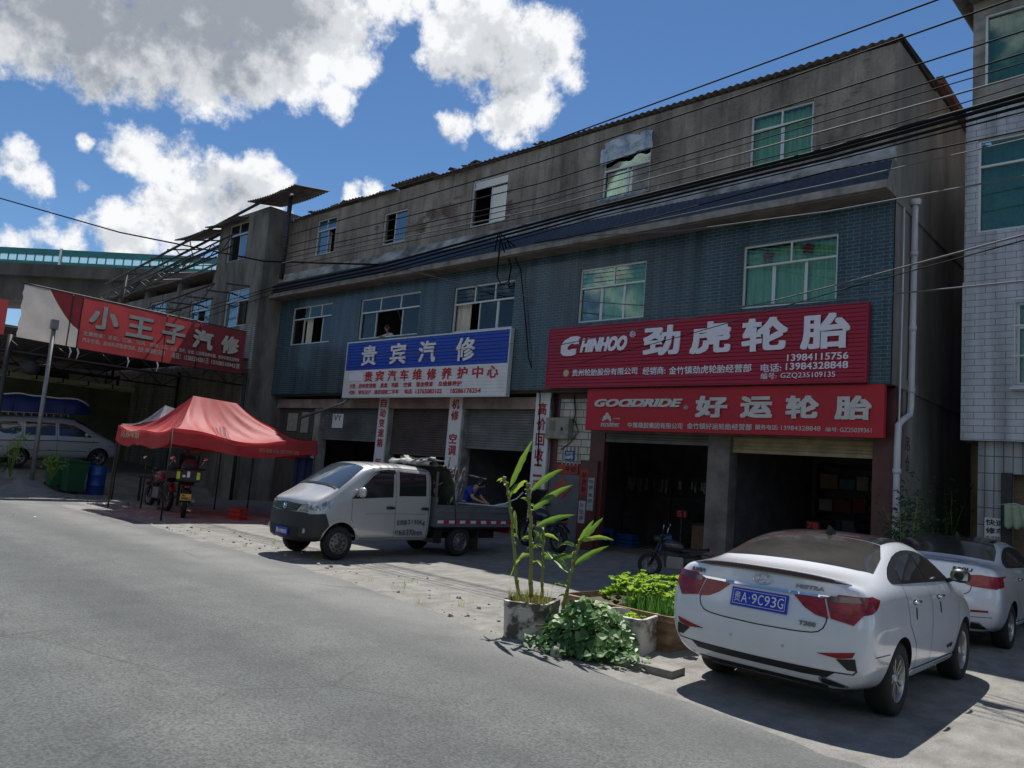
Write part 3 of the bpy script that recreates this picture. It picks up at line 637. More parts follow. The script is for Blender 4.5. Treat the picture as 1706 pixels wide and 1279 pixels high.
# downpipe at the right-hand corner
mb = MB(); xw = X1+.08
mb.tube([(xw, 17.02, 8.3), (xw, 17.02, 4.0), (xw, 16.95, 3.78), (xw, 16.45, 3.62), (xw, 16.22, 3.5), (xw, 16.2, 3.2), (xw, 16.2, .2)], .065, 12)
for z in (7.2, 5.6, 4.3, 2.6, 1.2): mb.tube([(xw, 17.02 if z > 4 else 16.2, z-.05), (xw, 17.02 if z > 4 else 16.2, z+.05)], .08, 12)
mb.lathe([(.085, 0), (.12, .05), (.12, .12), (.0, .12)], 12, 0, Matrix.Translation((xw, 17.02, 8.25)))
mb.build('downpipe', M['whitepvc'], bld, world=True)
mb = MB(); mb.tube([(X1+.06, 16.35, 8.0), (X1+.06, 16.38, 6), (X1+.07, 16.3, 3.9), (X1+.06, 16.33, 2)], .018, 6); mb.build('cable', M['whitepvc'], bld, world=True)
lettering([('吊', 17.0, 17.28, 3.05, 3.35, .02, 0), ('仓', 17.0, 17.28, 2.65, 2.98, .02, 0)], mat('maroon stencil paint', (.14, .05, .06), .8), bld, (X1, 0, 0), (0, 1, 0), (1, 0, 0), .004, 'stencil')

# things inside the open tyre shop ------------------------------------------------
shelf = thing('tool_rack', 'dark rack of hanging tools along the back of the left tyre shop bay', 'rack', (-11.2, 19.5, .13))
mb = MB()
for x in (-13.2, -11.6, -10.0): mb.box(x-.03, x+.03, 19.4, 19.46, .13, 2.3)
for z in (.9, 1.6, 2.2): mb.box(-13.2, -10.0, 19.36, 19.8, z, z+.03)
mb.build('frame', M['steel_dark'], shelf, world=True)
M['tools'] = mat('worn steel tools', (.40, .38, .35), .45, .7, var=.4, scale=12)
for k in range(30):
    mb = MB(); x = random.uniform(-13.15, -10.05); l = random.uniform(.12, .34); mb.box(x-.018, x+.018, 19.33, 19.35, 2.1-l, 2.12); mb.box(x-.03, x+.03, 19.32, 19.35, 2.06-l, 2.12-l); mb.build('hanging_tool', M['tools'], shelf, world=True)
def tyre(mb, c, r, w, axis='x', n=28):
    R = Matrix.Rotation(pi/2, 4, 'Y') if axis == 'x' else (Matrix.Rotation(pi/2, 4, 'X') if axis == 'y' else Matrix.Identity(4))
    T = Matrix.Translation(c) @ R
    h = w/2
    mb.lathe([(r*.62, -h*.8), (r*.80, -h), (r*.95, -h*.85), (r, -h*.55), (r, h*.55), (r*.95, h*.85), (r*.80, h), (r*.62, h*.8), (r*.62, -h*.8)], n, 0, T)
spots = [(-11.0, 20.6), (-10.2, 20.8), (-7.6, 20.2), (-6.6, 20.6), (-5.7, 20.1)]
names = ['tyre stack against the back wall beside the tool rack', 'tyre stack by the pillar at the right end of the left bay', 'leftmost tyre stack in the right bay of the tyre shop', 'middle tyre stack in the right bay of the tyre shop', 'tyre stack in the right bay nearest the maroon corner pillar']
for (x, y), nm in zip(spots, names):
    st = thing('tyre_stack', 'dark '+nm, 'tyres', (x, y, .13), group='tyre stacks in the shop')
    mb = MB(); nt_ = random.choice((5, 6, 7))
    for i in range(nt_): tyre(mb, (x+random.uniform(-.03, .03), y, .24+.22*i), .33, .21, 'z')
    mb.build('tyres', M['rubber'], st, world=True)
# ---------------------------------------------------------------- right-hand white tiled house
RY = 17.5
hs = thing('tiled_house', 'white tiled four storey house with green windows at the right edge', 'house', (1.2, RY, 0))
wt = tile_mat('white wall tiles', (.50, .52, .57), (.46, .48, .54), (.20, .20, .22), .36, .135, .007, .3, dirt=.35, dirt_col=(.22, .22, .24))
wt2 = tile_mat('white grid tiles', (.42, .43, .45), (.38, .40, .42), (.10, .10, .11), .16, .34, .01, .35, dirt=.5, offset=0)
XL = -3.87
wins = [(-3.62, -1.5, 7.63, 9.62), (-3.52, -1.5, 10.8, 12.4), (-2.92, -1.5, 4.46, 6.1)]
mb = MB(); wall_holes(mb, XL, 7, 3.35, 6.6, RY, .2, [wins[2]]); wall_holes(mb, XL+.02, 7, 6.602, 10.3, RY+.015, .2, [wins[0]])
mb.quad((XL, RY+8, 3.35), (XL, RY, 3.35), (XL, RY, 6.6), (XL, RY+8, 6.6)); mb.quad((XL+.02, RY+8, 6.6), (XL+.02, RY+.015, 6.6), (XL+.02, RY+.015, 10.3), (XL+.02, RY+8, 10.3))
mb.quad((XL, RY, 6.6), (7, RY, 6.6), (7, RY+.1, 6.6), (XL, RY+.1, 6.6))
mb.build('tiled_wall', wt, hs, world=True)
mb = MB(); mb.quad((XL, RY, 3.35), (XL, RY+8, 3.35), (7, RY+8, 3.35), (7, RY, 3.35)); mb.box(XL+.3, 7, RY+8, RY+8.1, 0, 12); mb.build('soffit', M['soffit'], hs, world=True)
mb = MB(); wall_holes(mb, -3.74, 7, 10.302, 12.75, RY+.03, .2, [wins[1]]); mb.quad((-3.74, RY+8, 10.302), (-3.74, RY+.03, 10.302), (-3.74, RY+.03, 12.75), (-3.74, RY+8, 12.75))
mb.quad((XL, RY+.015, 10.301), (7, RY+.015, 10.301), (7, RY+.4, 10.301), (XL, RY+.4, 10.301))
mb.build('upper_wall', M['plaster'], hs, world=True)
M['tealblind'] = mat('teal blind', (.15, .31, .32), .8, var=.3, scale=3)
for w, tr, cur in ((wins[0], 9.05, [(0, 1, 7.66, 9.58, 'tealblind')]), (wins[1], None, [(0, 1, 10.85, 12.35, 'tealblind')]), (wins[2], 5.6, [(0, 1, 4.5, 6.0, 'curtain_pale')])):
    window(hs, *w, RY+.06, (0,.5,1), (0,.5,1), tr, None, cur)
g = MB()
for i in range(8): g.tube([(-2.94+.2*i, RY-.10, 4.38), (-2.94+.2*i, RY-.10, 6.16)], .012, 6)
for z in (4.4, 5.0, 5.6, 6.14): g.box(-2.98, -1.5, RY-.11, RY-.09, z, z+.03)
g.box(-2.99, -1.5, RY-.25, RY, 4.34, 4.37)
g.build('window_grille', M['alu'], hs, world=True)
mb = MB(); corrugated(mb, -4.05, 7, RY-.45, RY+8, 12.72, 13.6, pitch=.26, amp=.045); mb.build('roof', M['roofsheet'], hs, world=True, thick=.03)
# ground floor: set back, tiled, with a door at the right
mb = MB(); wall_holes(mb, -3.6, 7, -.2, 3.35, RY+.22, .25, [(-3.02, -2.2, -.2, 2.72), (-2.0, 6, -.2, 2.9)]); mb.quad((-3.6, RY+8, -.2), (-3.6, RY+.22, -.2), (-3.6, RY+.22, 3.35), (-3.6, RY+8, 3.35))
mb.build('lower_wall', wt2, hs, world=True)
mb = MB(); mb.box(-3.02, -2.2, RY+.42, RY+.46, 0, 2.72); mb.box(-2.0, 6, RY+.42, RY+.46, 0, 2.9); mb.build('door', M['wood'], hs, world=True)
mb = MB(); mb.box(-3.18, -3.0, RY+.1, RY+.2, 1.0, 2.74); mb.box(-2.24, -2.06, RY+.1, RY+.2, 1.0, 2.74); mb.build('door_frame', M['steel_dark'], hs, world=True)
b = thing('notice_sheet', 'printed white notice sheet pasted on the tiled house wall', 'notice', (-3.3, RY+.2, 1.6))
mb = MB(); mb.box(-3.47, -3.1, RY+.195, RY+.2, 1.2, 1.85); mb.build('sheet', M['white'], b, world=True)
lettering([('快速', -3.45, -3.12, 1.70, 1.82, .02, 0), ('修车', -3.45, -3.12, 1.54, 1.66, .02, 0), ('电话联系', -3.45, -3.12, 1.42, 1.5, .01, 0), ('承接安装', -3.45, -3.12, 1.28, 1.36, .01, 0)], M['black'], b, (0, RY+.193, 0), (1, 0, 0), (0, -1, 0), .002)
cl = thing('hanging_shirt', 'pale green shirt hanging from the door frame of the tiled house', 'shirt', (-3.0, RY-.05, 2.1))
mb = MB(); mb.grid(lambda u, v: (-3.1+.36*u*(1.12-.25*v), RY-.04-.03*sin(u*16)*(1-v*.6), 1.72+.42*v-.05*abs(sin(u*9))*(1-v)), 18, 6); mb.build('cloth', mat('pale green cloth', (.36, .44, .30), .9, var=.25, scale=6), cl, world=True, thick=.008)
mb = MB(); mb.tube([(-3.3, RY-.04, 2.1), (-2.92, RY-.04, 2.16), (-2.7, RY-.04, 2.1)], .008, 6); mb.build('hanger', M['whitepvc'], cl, world=True)

# house closing the far end of the alley
rh = thing('rear_house', 'yellowish house with a red tiled roof closing the far end of the alley', 'house', (-3.5, 23, 0))
mb = MB(); wall_holes(mb, -6.5, -1.0, -.2, 10.6, 23.2, .2, [(-4.5, -3.9, 7.2, 9.0), (-4.4, -3.9, 0, 2.2)]); mb.quad((-6.5, 23.4, -.2), (-1, 23.4, -.2), (-1, 23.4, 10.6), (-6.5, 23.4, 10.6))
mb.build('wall', mat('yellowed render', (.42, .36, .22), .9, col2=(.16, .13, .09), scale=1.5, contrast=(.3, .65)), rh, world=True)
mb = MB(); mb.box(-4.5, -4.42, 23.25, 23.32, 7.2, 9.0); mb.box(-4.22, -4.16, 23.25, 23.32, 7.2, 9.0); mb.box(-4.42, -4.22, 23.27, 23.3, 8.3, 8.36); mb.build('window_frame', M['wood'], rh, world=True)
mb = MB(); corrugated(mb, -6.8, -.8, 22.7, 28, 10.6, 12.2, pitch=.24, amp=.04); mb.build('roof', M['rustred'], rh, world=True, thick=.03)

# ---------------------------------------------------------------- grey brick annexe on the left
ax = thing('brick_annexe', 'grey half ruined brick annexe with a stair tower left of the long building', 'building', (-36, 15.2, 0))
greyb = tile_mat('unpainted grey block', (.27, .25, .23), (.22, .20, .185), (.16, .15, .14), .36, .16, .012, .92, dirt=.85, dirt_col=(.07, .065, .06))
aw = [(-31.4, -29.7, 9.9, 11.55), (-30.95, -28.98, 7.02, 8.6)]
mb = MB(); wall_holes(mb, -32.2, -28.1, -.2, 11.85, 15.0, .25, aw); mb.quad((-28.1, 15, -.2), (-28.1, 22.5, -.2), (-28.1, 22.5, 11.85), (-28.1, 15, 11.85))
mb.quad((-32.2, 22.5, -.2), (-32.2, 15, -.2), (-32.2, 15, 11.85), (-32.2, 22.5, 11.85)); mb.box(-32, -28.3, 16.5, 16.6, -.2, 11.7)
mb.build('stair_tower', M['concrete'], ax, world=True)
aw2 = [(-39.6, -37.6, 7.3, 8.95), (-34.95, -32.9, 7.3, 8.6)]
mb = MB(); wall_holes(mb, -52, -32.2, -.2, 9.25, 15.3, .25, aw2); mb.box(-52, -32.3, 17.5, 17.6, -.2, 9.2)
for x in (-52, -44, -40.4, -36.6, -33): mb.box(x, x+.45, 15.302, 15.7, 9.25, 9.7)
mb.build('lower_wall', greyb, ax, world=True)
mb = MB(); mb.box(-29.3, -28.09, 14.97, 14.998, 5.2, 7.0); mb.build('brick_patch', tile_mat('whitewashed brick', (.44, .42, .39), (.34, .33, .31), (.13, .12, .11), .25, .085, .012, .9, dirt=.5), ax, world=True)
mb = MB(); corrugated(mb, -48, -32.3, 15.0, 19, 9.72, 9.95, sag=.1); mb.build('roof', M['roofsheet'], ax, world=True, thick=.015)
mb = MB(); corrugated(mb, -28.9, -25.3, 14.4, 15.9, 12.0, 12.25, sag=.08); corrugated(mb, -32.7, -29.8, 14.5, 16.5, 11.55, 12.1, sag=.08); corrugated(mb, -36.0, -33.0, 14.6, 15.9, 11.5, 11.9, sag=.05)
mb.build('roof', M['roofsheet'], ax, world=True, thick=.02, label='loose sheets lifted over the stair tower')
for w in aw: window(ax, *w, 15.06, (0,.5,1), (0,.5,1), w[3]-.5, (1,) if w is aw[0] else (0,), [(.5, 1, w[2], w[3]-.5, 'curtain')] if w is aw[0] else [], glass=M['paleglass'])
for w in aw2: window(ax, *w, 15.36, (0,.33,.67,1), (0,.33,.67,1), w[3]-.5, (0, 2), [], glass=M['paleglass'])
mb = MB(); mb.bar((-26.42, 14.9, 8.6), (-26.42, 14.9, 12.2), .09, n=8); mb.build('roof_post', M['steel_dark'], ax, world=True)

# unsheeted steel roof frame and the yard canopy, with the banner on its front edge
cn = thing('steel_canopy', 'rusty steel truss canopy over the repair yard, partly without roof sheets', 'canopy', (-34, 11, 0))
mb = MB()
def truss(p, q, h, n, r=.035, dirn=(0, 0, -1)):
    p, q, d = Vector(p), Vector(q), Vector(dirn)
    mb.bar(p, q, r, n=6); mb.bar(p+d*h, q+d*h, r, n=6)
    for i in range(n):
        a = p+(q-p)*(i/n); b = p+(q-p)*((i+1)/n)
        mb.bar(a+(d*h if i % 2 else d*0), b+(d*0 if i % 2 else d*h), r*.6, n=5)
bz = lambda x, y: 12.06-.104*(-26.6-x)+.28*(y-14.6)
for y, x in ((14.6, -26.6), (15.5, -32.2), (16.6, -32.2), (18.4, -32.2)): mb.bar((x, y, bz(x, y)), (-44, y, bz(-44, y)), .06, n=6)
for k in range(7): x = -32.8-1.8*k; mb.bar((x, 14.5, bz(x, 14.5)+.05), (x, 18.6, bz(x, 18.6)+.05), .035, n=6)
for k in range(8): x = -32.8-1.5*k; mb.bar((x, 14.6, bz(x, 14.6)), (x-1.5, 15.5, bz(x-1.5, 15.5)-(.5 if k % 2 else 0)), .025, n=5); mb.bar((x, 15.5, bz(x, 15.5)-.5), (x-1.5, 15.5, bz(x-1.5, 15.5)-.5), .03, n=5)
truss((-29.5, 14.3, 10.7), (-40.5, 14.3, 9.6), .5, 12); truss((-32.3, 15.0, 10.75), (-46, 15.0, 9.9), .45, 14); truss((-30, 14.0, 8.6), (-44, 14.0, 7.6), .6, 12)
for k in range(9): mb.bar((-29-1.7*k, 14.0, 8.5-.1*k), (-29-1.7*k, 20, 9.2-.1*k), .035, n=5)
truss((-28.1, 6.6, 4.95), (-28.1, 14.8, 4.95), .45, 12); truss((-34, 6.6, 5.0), (-34, 14.8, 5.0), .5, 12); truss((-41, 6.6, 5.1), (-41, 14.8, 5.1), .5, 12)
truss((-28.1, 6.7, 4.9), (-41, 6.7, 5.2), .5, 16)
mb.build('truss', M['steel_dark'], cn, world=True)
for x, y, za, zb in ((-28.05, 6.75, 0, 5), (-28.05, 14.8, 0, 5), (-34, 14.8, 0, 5.2), (-41, 14.8, 0, 5.2), (-41, 6.75, 0, 5.2), (-41.3, 14.6, 5, 10.5)):
    mb = MB(); mb.bar((x, y, za), (x, y, zb), .07, n=8); mb.build('post', M['steel_dark'], cn, world=True)
mb = MB(); corrugated(mb, -44, -28.3, 6.4, 15.2, 5.25, 5.6); mb.build('roof_sheet', M['roofsheet'], cn, world=True, thick=.012)

def banner_mat():
    m = mat('faded red banner cloth', (.38, .065, .07), .75, col2=(.25, .035, .05), scale=.9, contrast=(.3, .7), trans=((.40, .06, .06), .35))
    return m
bn = thing('shop_banner', 'long faded red banner torn to white at its left end, on the canopy edge', 'banner', (-28, 7, 4.9))
BX = -27.96
def bpt(u, v, off=0.):        # u along +Y, v up
    y = 6.82+7.75*u; z0 = 4.93+(4.90-4.93)*u-.05*sin(pi*u); z1 = 6.66+(6.54-6.66)*u
    return (BX+.05*sin(u*9+v*2)*v*(1-v)*2+.03*noise.noise((u*14, v*3, 2))+off, y, z0+(z1-z0)*v)
mb = MB(); mb.grid(lambda u, v: bpt(.235+.765*u, v), 60, 8); mb.build('red_cloth', banner_mat(), bn, world=True)
mb = MB()
def wpt(u, v):
    y0 = .012*noise.noise((v*9, 1, 1))+.01
    return bpt(y0+(.235-y0)*u, v)
mb.grid(wpt, 22, 12); mb.build('white_cloth', mat('bleached white cloth', (.60, .57, .53), .8, col2=(.42, .38, .34), scale=2.2, trans=((.6, .55, .5), .35)), bn, world=True)
mb = MB()
mb.grid(lambda u, v: bpt((.235-.13*(v**.7))*(1-u)+.236*u, .35+.65*v, .014), 10, 10); mb.build('red_corner', banner_mat(), bn, world=True)
mb = MB()
for u in (.195, .235, .60, .76): mb.tube([Vector(bpt(u, v, .02)) for v in (0, .33, .66, 1)], .02, 6)
mb.tube([Vector(bpt(u, 1, .0))+Vector((0, 0, .03)) for u in [i/20 for i in range(21)]], .025, 6); mb.tube([Vector(bpt(u, 0, .0)) for u in [i/20 for i in range(21)]], .02, 6)
mb.build('frame', M['steel_dark'], bn, world=True)
mb = MB()
for u in (.21, .24, .45, .58): p = Vector(bpt(u, 0)); mb.tube([p, p+Vector((.02, .05, -.15)), p+Vector((.0, .02, -.36))], [.03, .025, .012], 6)
mb.build('torn_strip', M['white'], bn, world=True)
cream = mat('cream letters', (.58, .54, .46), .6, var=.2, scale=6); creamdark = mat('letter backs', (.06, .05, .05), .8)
def bl(items, m, off, name, depth=.01): return lettering(items, m, bn, (BX+off, 6.82, 4.92), (0, 1, 0), (1, 0, 0), depth, name)
big = [('小', 2.05, 2.98, .72, 1.50, .035, 0), ('王', 3.25, 4.18, .66, 1.40, .035, 0), ('子', 4.48, 5.32, .66, 1.38, .035, 0), ('汽', 5.62, 6.38, .66, 1.36, .035, 0), ('修', 6.72, 7.42, .66, 1.34, .035, 0)]
bl(big, cream, .11, 'lettering', .05)
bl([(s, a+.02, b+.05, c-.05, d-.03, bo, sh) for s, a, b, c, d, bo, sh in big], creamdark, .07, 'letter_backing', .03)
bl([('主要维修：长安、江淮、瑞风、庆铃、', 1.95, 4.5, .43, .58, .015, 0), ('东风、跃进、金杯、长城、江铃等各种车辆，各种车型底盘维修', 4.55, 7.55, .42, .57, .015, 0), ('汽车空调、发动机及钣金喷漆、', 1.95, 3.7, .20, .36, .015, 0), ('技术精湛！', 3.75, 4.7, .18, .37, .015, 0), ('电话：15285514201王', 4.95, 6.35, .16, .37, .015, 0), ('13108510942张', 6.45, 7.6, .16, .36, .015, 0)], cream, .075, 'small_lettering')
b2 = thing('shop_banner', 'cut off end of a second red banner at the left edge of the view', 'banner', (-28, 5, 4.9))
mb = MB(); mb.grid(lambda u, v: (BX+.03*sin(u*5), 2.0+4.55*u, 4.95+.75*v+.9*(1-v)*(0)+.55*v*(1-u)*0+.35*v), 20, 6); mb.build('red_cloth', banner_mat(), b2, world=True)

# bare pole in front of the canopy
pl = thing('yard_pole', 'plain grey pole standing in front of the torn banner', 'pole', (-27.7, 7.9, 0))
mb = MB(); mb.bar((-27.75, 7.87, 0), (-27.72, 7.84, 5.55), .075, .065, 12); mb.build('shaft', M['galv'], pl, world=True)
mb = MB(); mb.box(-27.82, -27.62, 7.74, 7.94, 5.35, 5.66); mb.build('cap_box', M['galv'], pl, world=True)
mb = MB(); mb.lathe([(0, 0), (.26, .02), (.3, .08), (.12, .2), (0, .22)], 16, 0, Matrix.Translation((-28.2, 7.45, 4.05)) @ Matrix.Rotation(1.2, 4, 'Y')); mb.bar((-28.2, 7.45, 4.1), (-27.75, 7.86, 4.2), .025, n=6)
mb.build('lamp_head', M['steel_dark'], pl, world=True)

# white-walled workshop shed behind the canopy
sh = thing('workshop_shed', 'white walled workshop shed with a pale green roof edge under the canopy', 'shed', (-40, 11.5, .9))
mb = MB(); mb.quad((-40.4, 2, 0), (-40.4, 15.3, 0), (-40.4, 15.3, 4.4), (-40.4, 2, 4.4)); mb.quad((-44, 2, 4.3), (-44, 22, 4.3), (-44, 22, 7.2), (-44, 2, 7.2)); mb.build('wall', mat('olive shed wall', (.13, .135, .09), .9, var=.4, scale=1.2), sh, world=True)
mb = MB(); mb.quad((-43.9, 2, 4.3), (-43.9, 15.2, 4.3), (-43.9, 15.2, 5.6), (-43.9, 2, 5.6)); mb.build('back_wall', mat('white shed wall', (.62, .63, .62), .85, var=.2, scale=1.5), sh, world=True)
mb = MB(); mb.box(-43.88, -43.8, 12.0, 13.4, 4.75, 5.2); mb.build('window', M['black'], sh, world=True)
mb = MB(); mb.box(-40.5, -39.7, 2, 15.2, 4.45, 4.62)
for k in range(12): mb.box(-40.5, -39.68, 2+1.1*k, 2.06+1.1*k, 4.43, 4.65, 1)
mb.build('roof_edge', [mat('pale green roof edge', (.50, .58, .30), .7, var=.2, scale=3), M['steel_dark']], sh, world=True)

# ---------------------------------------------------------------- elevated road with a teal noise barrier
via = thing('viaduct', 'elevated concrete road with a teal framed noise barrier, beyond the yard', 'viaduct', (-97, 31, 0))
A = Vector((-116.4, 25.3, 0)); B = Vector((-95.7, 44.6, 0)); d = (B-A).normalized(); s = Vector((d.y, -d.x, 0))   # s points to the camera
def vb(mb, t0, t1, o0, o1, z0, z1, m=0):
    L_ = (B-A).length
    c = [A+d*(L_*t)+s*o for t, o in ((t0, o0), (t1, o0), (t1, o1), (t0, o1))]
    zz = lambda t, z: z+t*.9
    ts = (t0, t1, t1, t0)
    mb.add([(p.x, p.y, zz(t, z0)) for p, t in zip(c, ts)]+[(p.x, p.y, zz(t, z1)) for p, t in zip(c, ts)], [(0,3,2,1),(4,5,6,7),(0,1,5,4),(1,2,6,5),(2,3,7,6),(3,0,4,7)], m)
mb = MB(); vb(mb, -2.2, 3, -9, .0, 22.1, 23.7); vb(mb, -2.2, 3, -7.5, -1.2, 19.0, 22.1)
for t in (-1.2, .35, 1.9): vb(mb, t, t+.08, -6.5, -2.5, -1, 19.0)
mb.build('deck', mat('dark stained girder', (.12, .11, .10), .9, col2=(.05, .046, .042), scale=.25, stretch=(1, 1, .4), contrast=(.35, .65)), via, world=True)
teal = mat('teal barrier frame', (.02, .18, .19), .5, var=.2, scale=.6)
mb = MB()
for t0, t1 in ((-2.2, .272), (.286, 3)): vb(mb, t0, t1, -.32, -.12, 25.0, 25.75); vb(mb, t0, t1, -.3, -.1, 23.7, 24.1)
k = -2.2
while k < 3:
    vb(mb, k, k+.0045, -.3, -.14, 24.1, 25.0); k += .0407
mb.build('barrier_frame', teal, via, world=True)
mb = MB(); vb(mb, .274, .284, -.35, -.08, 23.7, 25.9); mb.build('barrier_joint', M['white'], via, world=True)
mb = MB(); vb(mb, -2.2, .272, -.24, -.22, 24.1, 25.0); vb(mb, .286, 3, -.24, -.22, 24.1, 25.0)
mb.build('barrier_panel', mat('frosted barrier panel', (.45, .58, .66), .5, trans=((.55, .72, .80), .8)), via, world=True)
# ---------------------------------------------------------------- shop signs on the long building
def slat_panel(mb, x0, x1, z0, z1, y, pitch, m=0, d=.012, zsplit=None, m2=0):
    n = round((z1-z0)/pitch)
    for i in range(n):
        a = z0+(z1-z0)*i/n; b = z0+(z1-z0)*(i+1)/n; g = (b-a)*.12
        mi = m if zsplit is None or (a+b)/2 < zsplit else m2
        mb.quad((x0, y, a+g), (x1, y, a+g), (x1, y, b-g), (x0, y, b-g), mi); mb.quad((x0, y, b-g), (x1, y, b-g), (x1, y+d, b), (x0, y+d, b), mi)
        mb.quad((x0, y+d, a), (x1, y+d, a), (x1, y, a+g), (x0, y, a+g), mi)
    mb.box(x0, x1, y+d+.004, y+.12, z0, z1, m)
redA = mat('crimson sign panel', (.36, .008, .040), .45, col2=(.29, .007, .032), scale=.7)
redB = mat('scarlet sign sheet', (.46, .008, .022), .5, col2=(.38, .007, .02), scale=.7)
blueS = mat('royal blue sign panel', (.006, .055, .42), .4, var=.2, scale=.8)
whiteS = mat('white sign slats', (.72, .72, .72), .45, var=.14, scale=2)
lilac = mat('white sign letters', (.74, .72, .80), .5)
redL = mat('red painted letters', (.46, .012, .03), .6)
EX, EN = (1, 0, 0), (0, -1, 0)
# 1 blue and white sign
s1 = thing('shop_sign', 'blue over white slatted repair shop sign below the open window', 'sign', (-18.9, 15.9, 5.1), group=None)
mb = MB()
slat_panel(mb, -22.9, -15.0, 4.14, 5.08, 15.84, .105, 0); slat_panel(mb, -22.9, -15.0, 5.082, 6.06, 15.84, .105, 1)
mb.build('panel', [whiteS, blueS], s1, world=True)
mb = MB()
for a, b, c, d_ in ((-22.94, -14.96, 6.06, 6.10), (-22.94, -14.96, 4.10, 4.14), (-22.94, -22.9, 4.14, 6.06), (-15.0, -14.96, 4.14, 6.06)): mb.box(a, b, 15.82, 15.97, c, d_)
mb.build('frame', M['alu'], s1, world=True)
lettering([('贵', -22.0, -21.15, 5.22, 5.92, .02, 0), ('宾', -20.42, -19.6, 5.22, 5.92, .02, 0), ('汽', -18.95, -18.15, 5.22, 5.92, .02, 0), ('修', -17.2, -16.38, 5.20, 5.92, .02, 0)], M['white'], s1, (0, 15.835, 0), EX, EN, .03)
row = '贵宾汽车维修养护中心'; xx = [-21.72, -21.1, -20.4, -19.72, -19.05, -18.35, -17.65, -16.95, -16.3, -15.72]
lettering([(ch, x, x+.45, 4.66, 5.02, .022, 0) for ch, x in zip(row, [-21.74, -21.12, -20.46, -19.82, -19.17, -18.48, -17.78, -17.08, -16.42, -15.80])], redL, s1, (0, 15.835, 0), EX, EN, .006, 'red_lettering')
lettering([('主营:', -22.55, -22.2, 4.44, 4.6, .02, 0), ('自动变速箱', -22.0, -21.05, 4.44, 4.6, .02, 0), ('底盘', -20.8, -20.42, 4.44, 4.6, .02, 0), ('电路', -20.2, -19.85, 4.44, 4.6, .02, 0), ('空调', -19.6, -19.2, 4.44, 4.6, .02, 0), ('钣金喷漆', -18.95, -18.15, 4.44, 4.6, .02, 0), ('及维修养护', -17.9, -16.85, 4.44, 4.6, .02, 0),
           ('代办:', -22.55, -22.2, 4.22, 4.37, .02, 0), ('审车过户', -22.0, -21.3, 4.22, 4.37, .02, 0), ('高价回收二手车', -21.1, -19.8, 4.22, 4.37, .02, 0), ('电话:', -19.5, -19.1, 4.22, 4.37, .02, 0), ('13765083102', -18.95, -17.7, 4.22, 4.36, .02, 0), ('18286176254', -17.3, -16.0, 4.22, 4.36, .02, 0)], redL, s1, (0, 15.835, 0), EX, EN, .004, 'small_lettering')
mb = MB(); mb.box(-22.62, -21.82, 15.825, 15.833, 4.70, 5.0); mb.build('blank_label', lilac, s1, world=True)
# 2 crimson sign
s2 = thing('shop_sign', 'crimson slatted tyre sign with large white characters under the curtained windows', 'sign', (-9.3, 15.9, 5.1))
mb = MB(); slat_panel(mb, -13.5, -5.2, 4.34, 5.93, 15.84, .09); mb.build('panel', redA, s2, world=True)
mb = MB()
for a, b, c, d_ in ((-13.53, -5.17, 5.93, 5.955), (-13.53, -5.17, 4.315, 4.34), (-13.53, -13.5, 4.34, 5.93), (-5.2, -5.17, 4.34, 5.93)): mb.box(a, b, 15.83, 15.965, c, d_)
mb.build('frame', redA, s2, world=True)
P2 = (0, 15.838, 0)
lettering([('劲', -10.45, -9.42, 5.06, 5.80, .034, 0), ('虎', -9.15, -8.12, 5.05, 5.80, .034, 0), ('轮', -7.85, -6.80, 5.04, 5.79, .034, 0), ('胎', -6.52, -5.50, 5.03, 5.78, .034, 0)], lilac, s2, P2, EX, EN, .035)
lettering([('C', -13.05, -12.45, 5.17, 5.66, .09, .25), ('HINHOO', -12.40, -10.93, 5.24, 5.62, .05, .32), ('®', -10.86, -10.70, 5.56, 5.72, .0, 0)], lilac, s2, P2, EX, EN, .03, 'logo_lettering')
mb = MB()
mb.add([(x, 15.835, z) for x, z in ((-12.98, 5.62), (-12.90, 5.60), (-12.78, 5.69), (-12.55, 5.70), (-12.42, 5.66), (-12.5, 5.6), (-12.75, 5.6), (-12.86, 5.55))], [tuple(range(8))]); mb.build('logo_head', lilac, s2, world=True, thick=.012)
lettering([('贵州轮胎股份有限公司', -12.62, -10.58, 4.62, 4.80, .012, 0), ('经销商:', -10.42, -9.78, 4.60, 4.79, .012, 0), ('金竹镇劲虎轮胎经营部', -9.68, -7.6, 4.59, 4.78, .012, 0), ('电话:', -7.38, -6.92, 4.58, 4.76, .012, 0),
           ('13984115756', -6.80, -5.53, 4.80, 4.95, .012, 0), ('13984328848', -6.82, -5.53, 4.61, 4.76, .012, 0), ('编号:', -7.38, -7.02, 4.42, 4.56, .010, 0), ('GZQ235109135', -6.93, -5.78, 4.42, 4.55, .006, 0)], lilac, s2, P2, EX, EN, .01, 'small_lettering')
mb = MB(); n = 24; c = (-12.83, 4.71)
for r0, r1, m_ in ((.0, .075, 1), (.075, .10, 0)):
    for i in range(n):
        a, b = 2*pi*i/n, 2*pi*(i+1)/n
        mb.quad((c[0]+r0*cos(a), 15.832-m_*.001, c[1]+r0*sin(a)), (c[0]+r1*cos(a), 15.832-m_*.001, c[1]+r1*sin(a)), (c[0]+r1*cos(b), 15.832-m_*.001, c[1]+r1*sin(b)), (c[0]+r0*cos(b), 15.832-m_*.001, c[1]+r0*sin(b)), m_)
mb.build('emblem', [mat('gold emblem', (.48, .32, .10), .5), mat('pale emblem', (.60, .50, .36), .5)], s2, world=True)
lettering([('G', c[0]-.05, c[0]+.05, c[1]-.045, c[1]+.045, .01, 0)], mat('gold letter', (.40, .24, .06), .5), s2, (0, 15.830, 0), EX, EN, .004, 'emblem_letter')
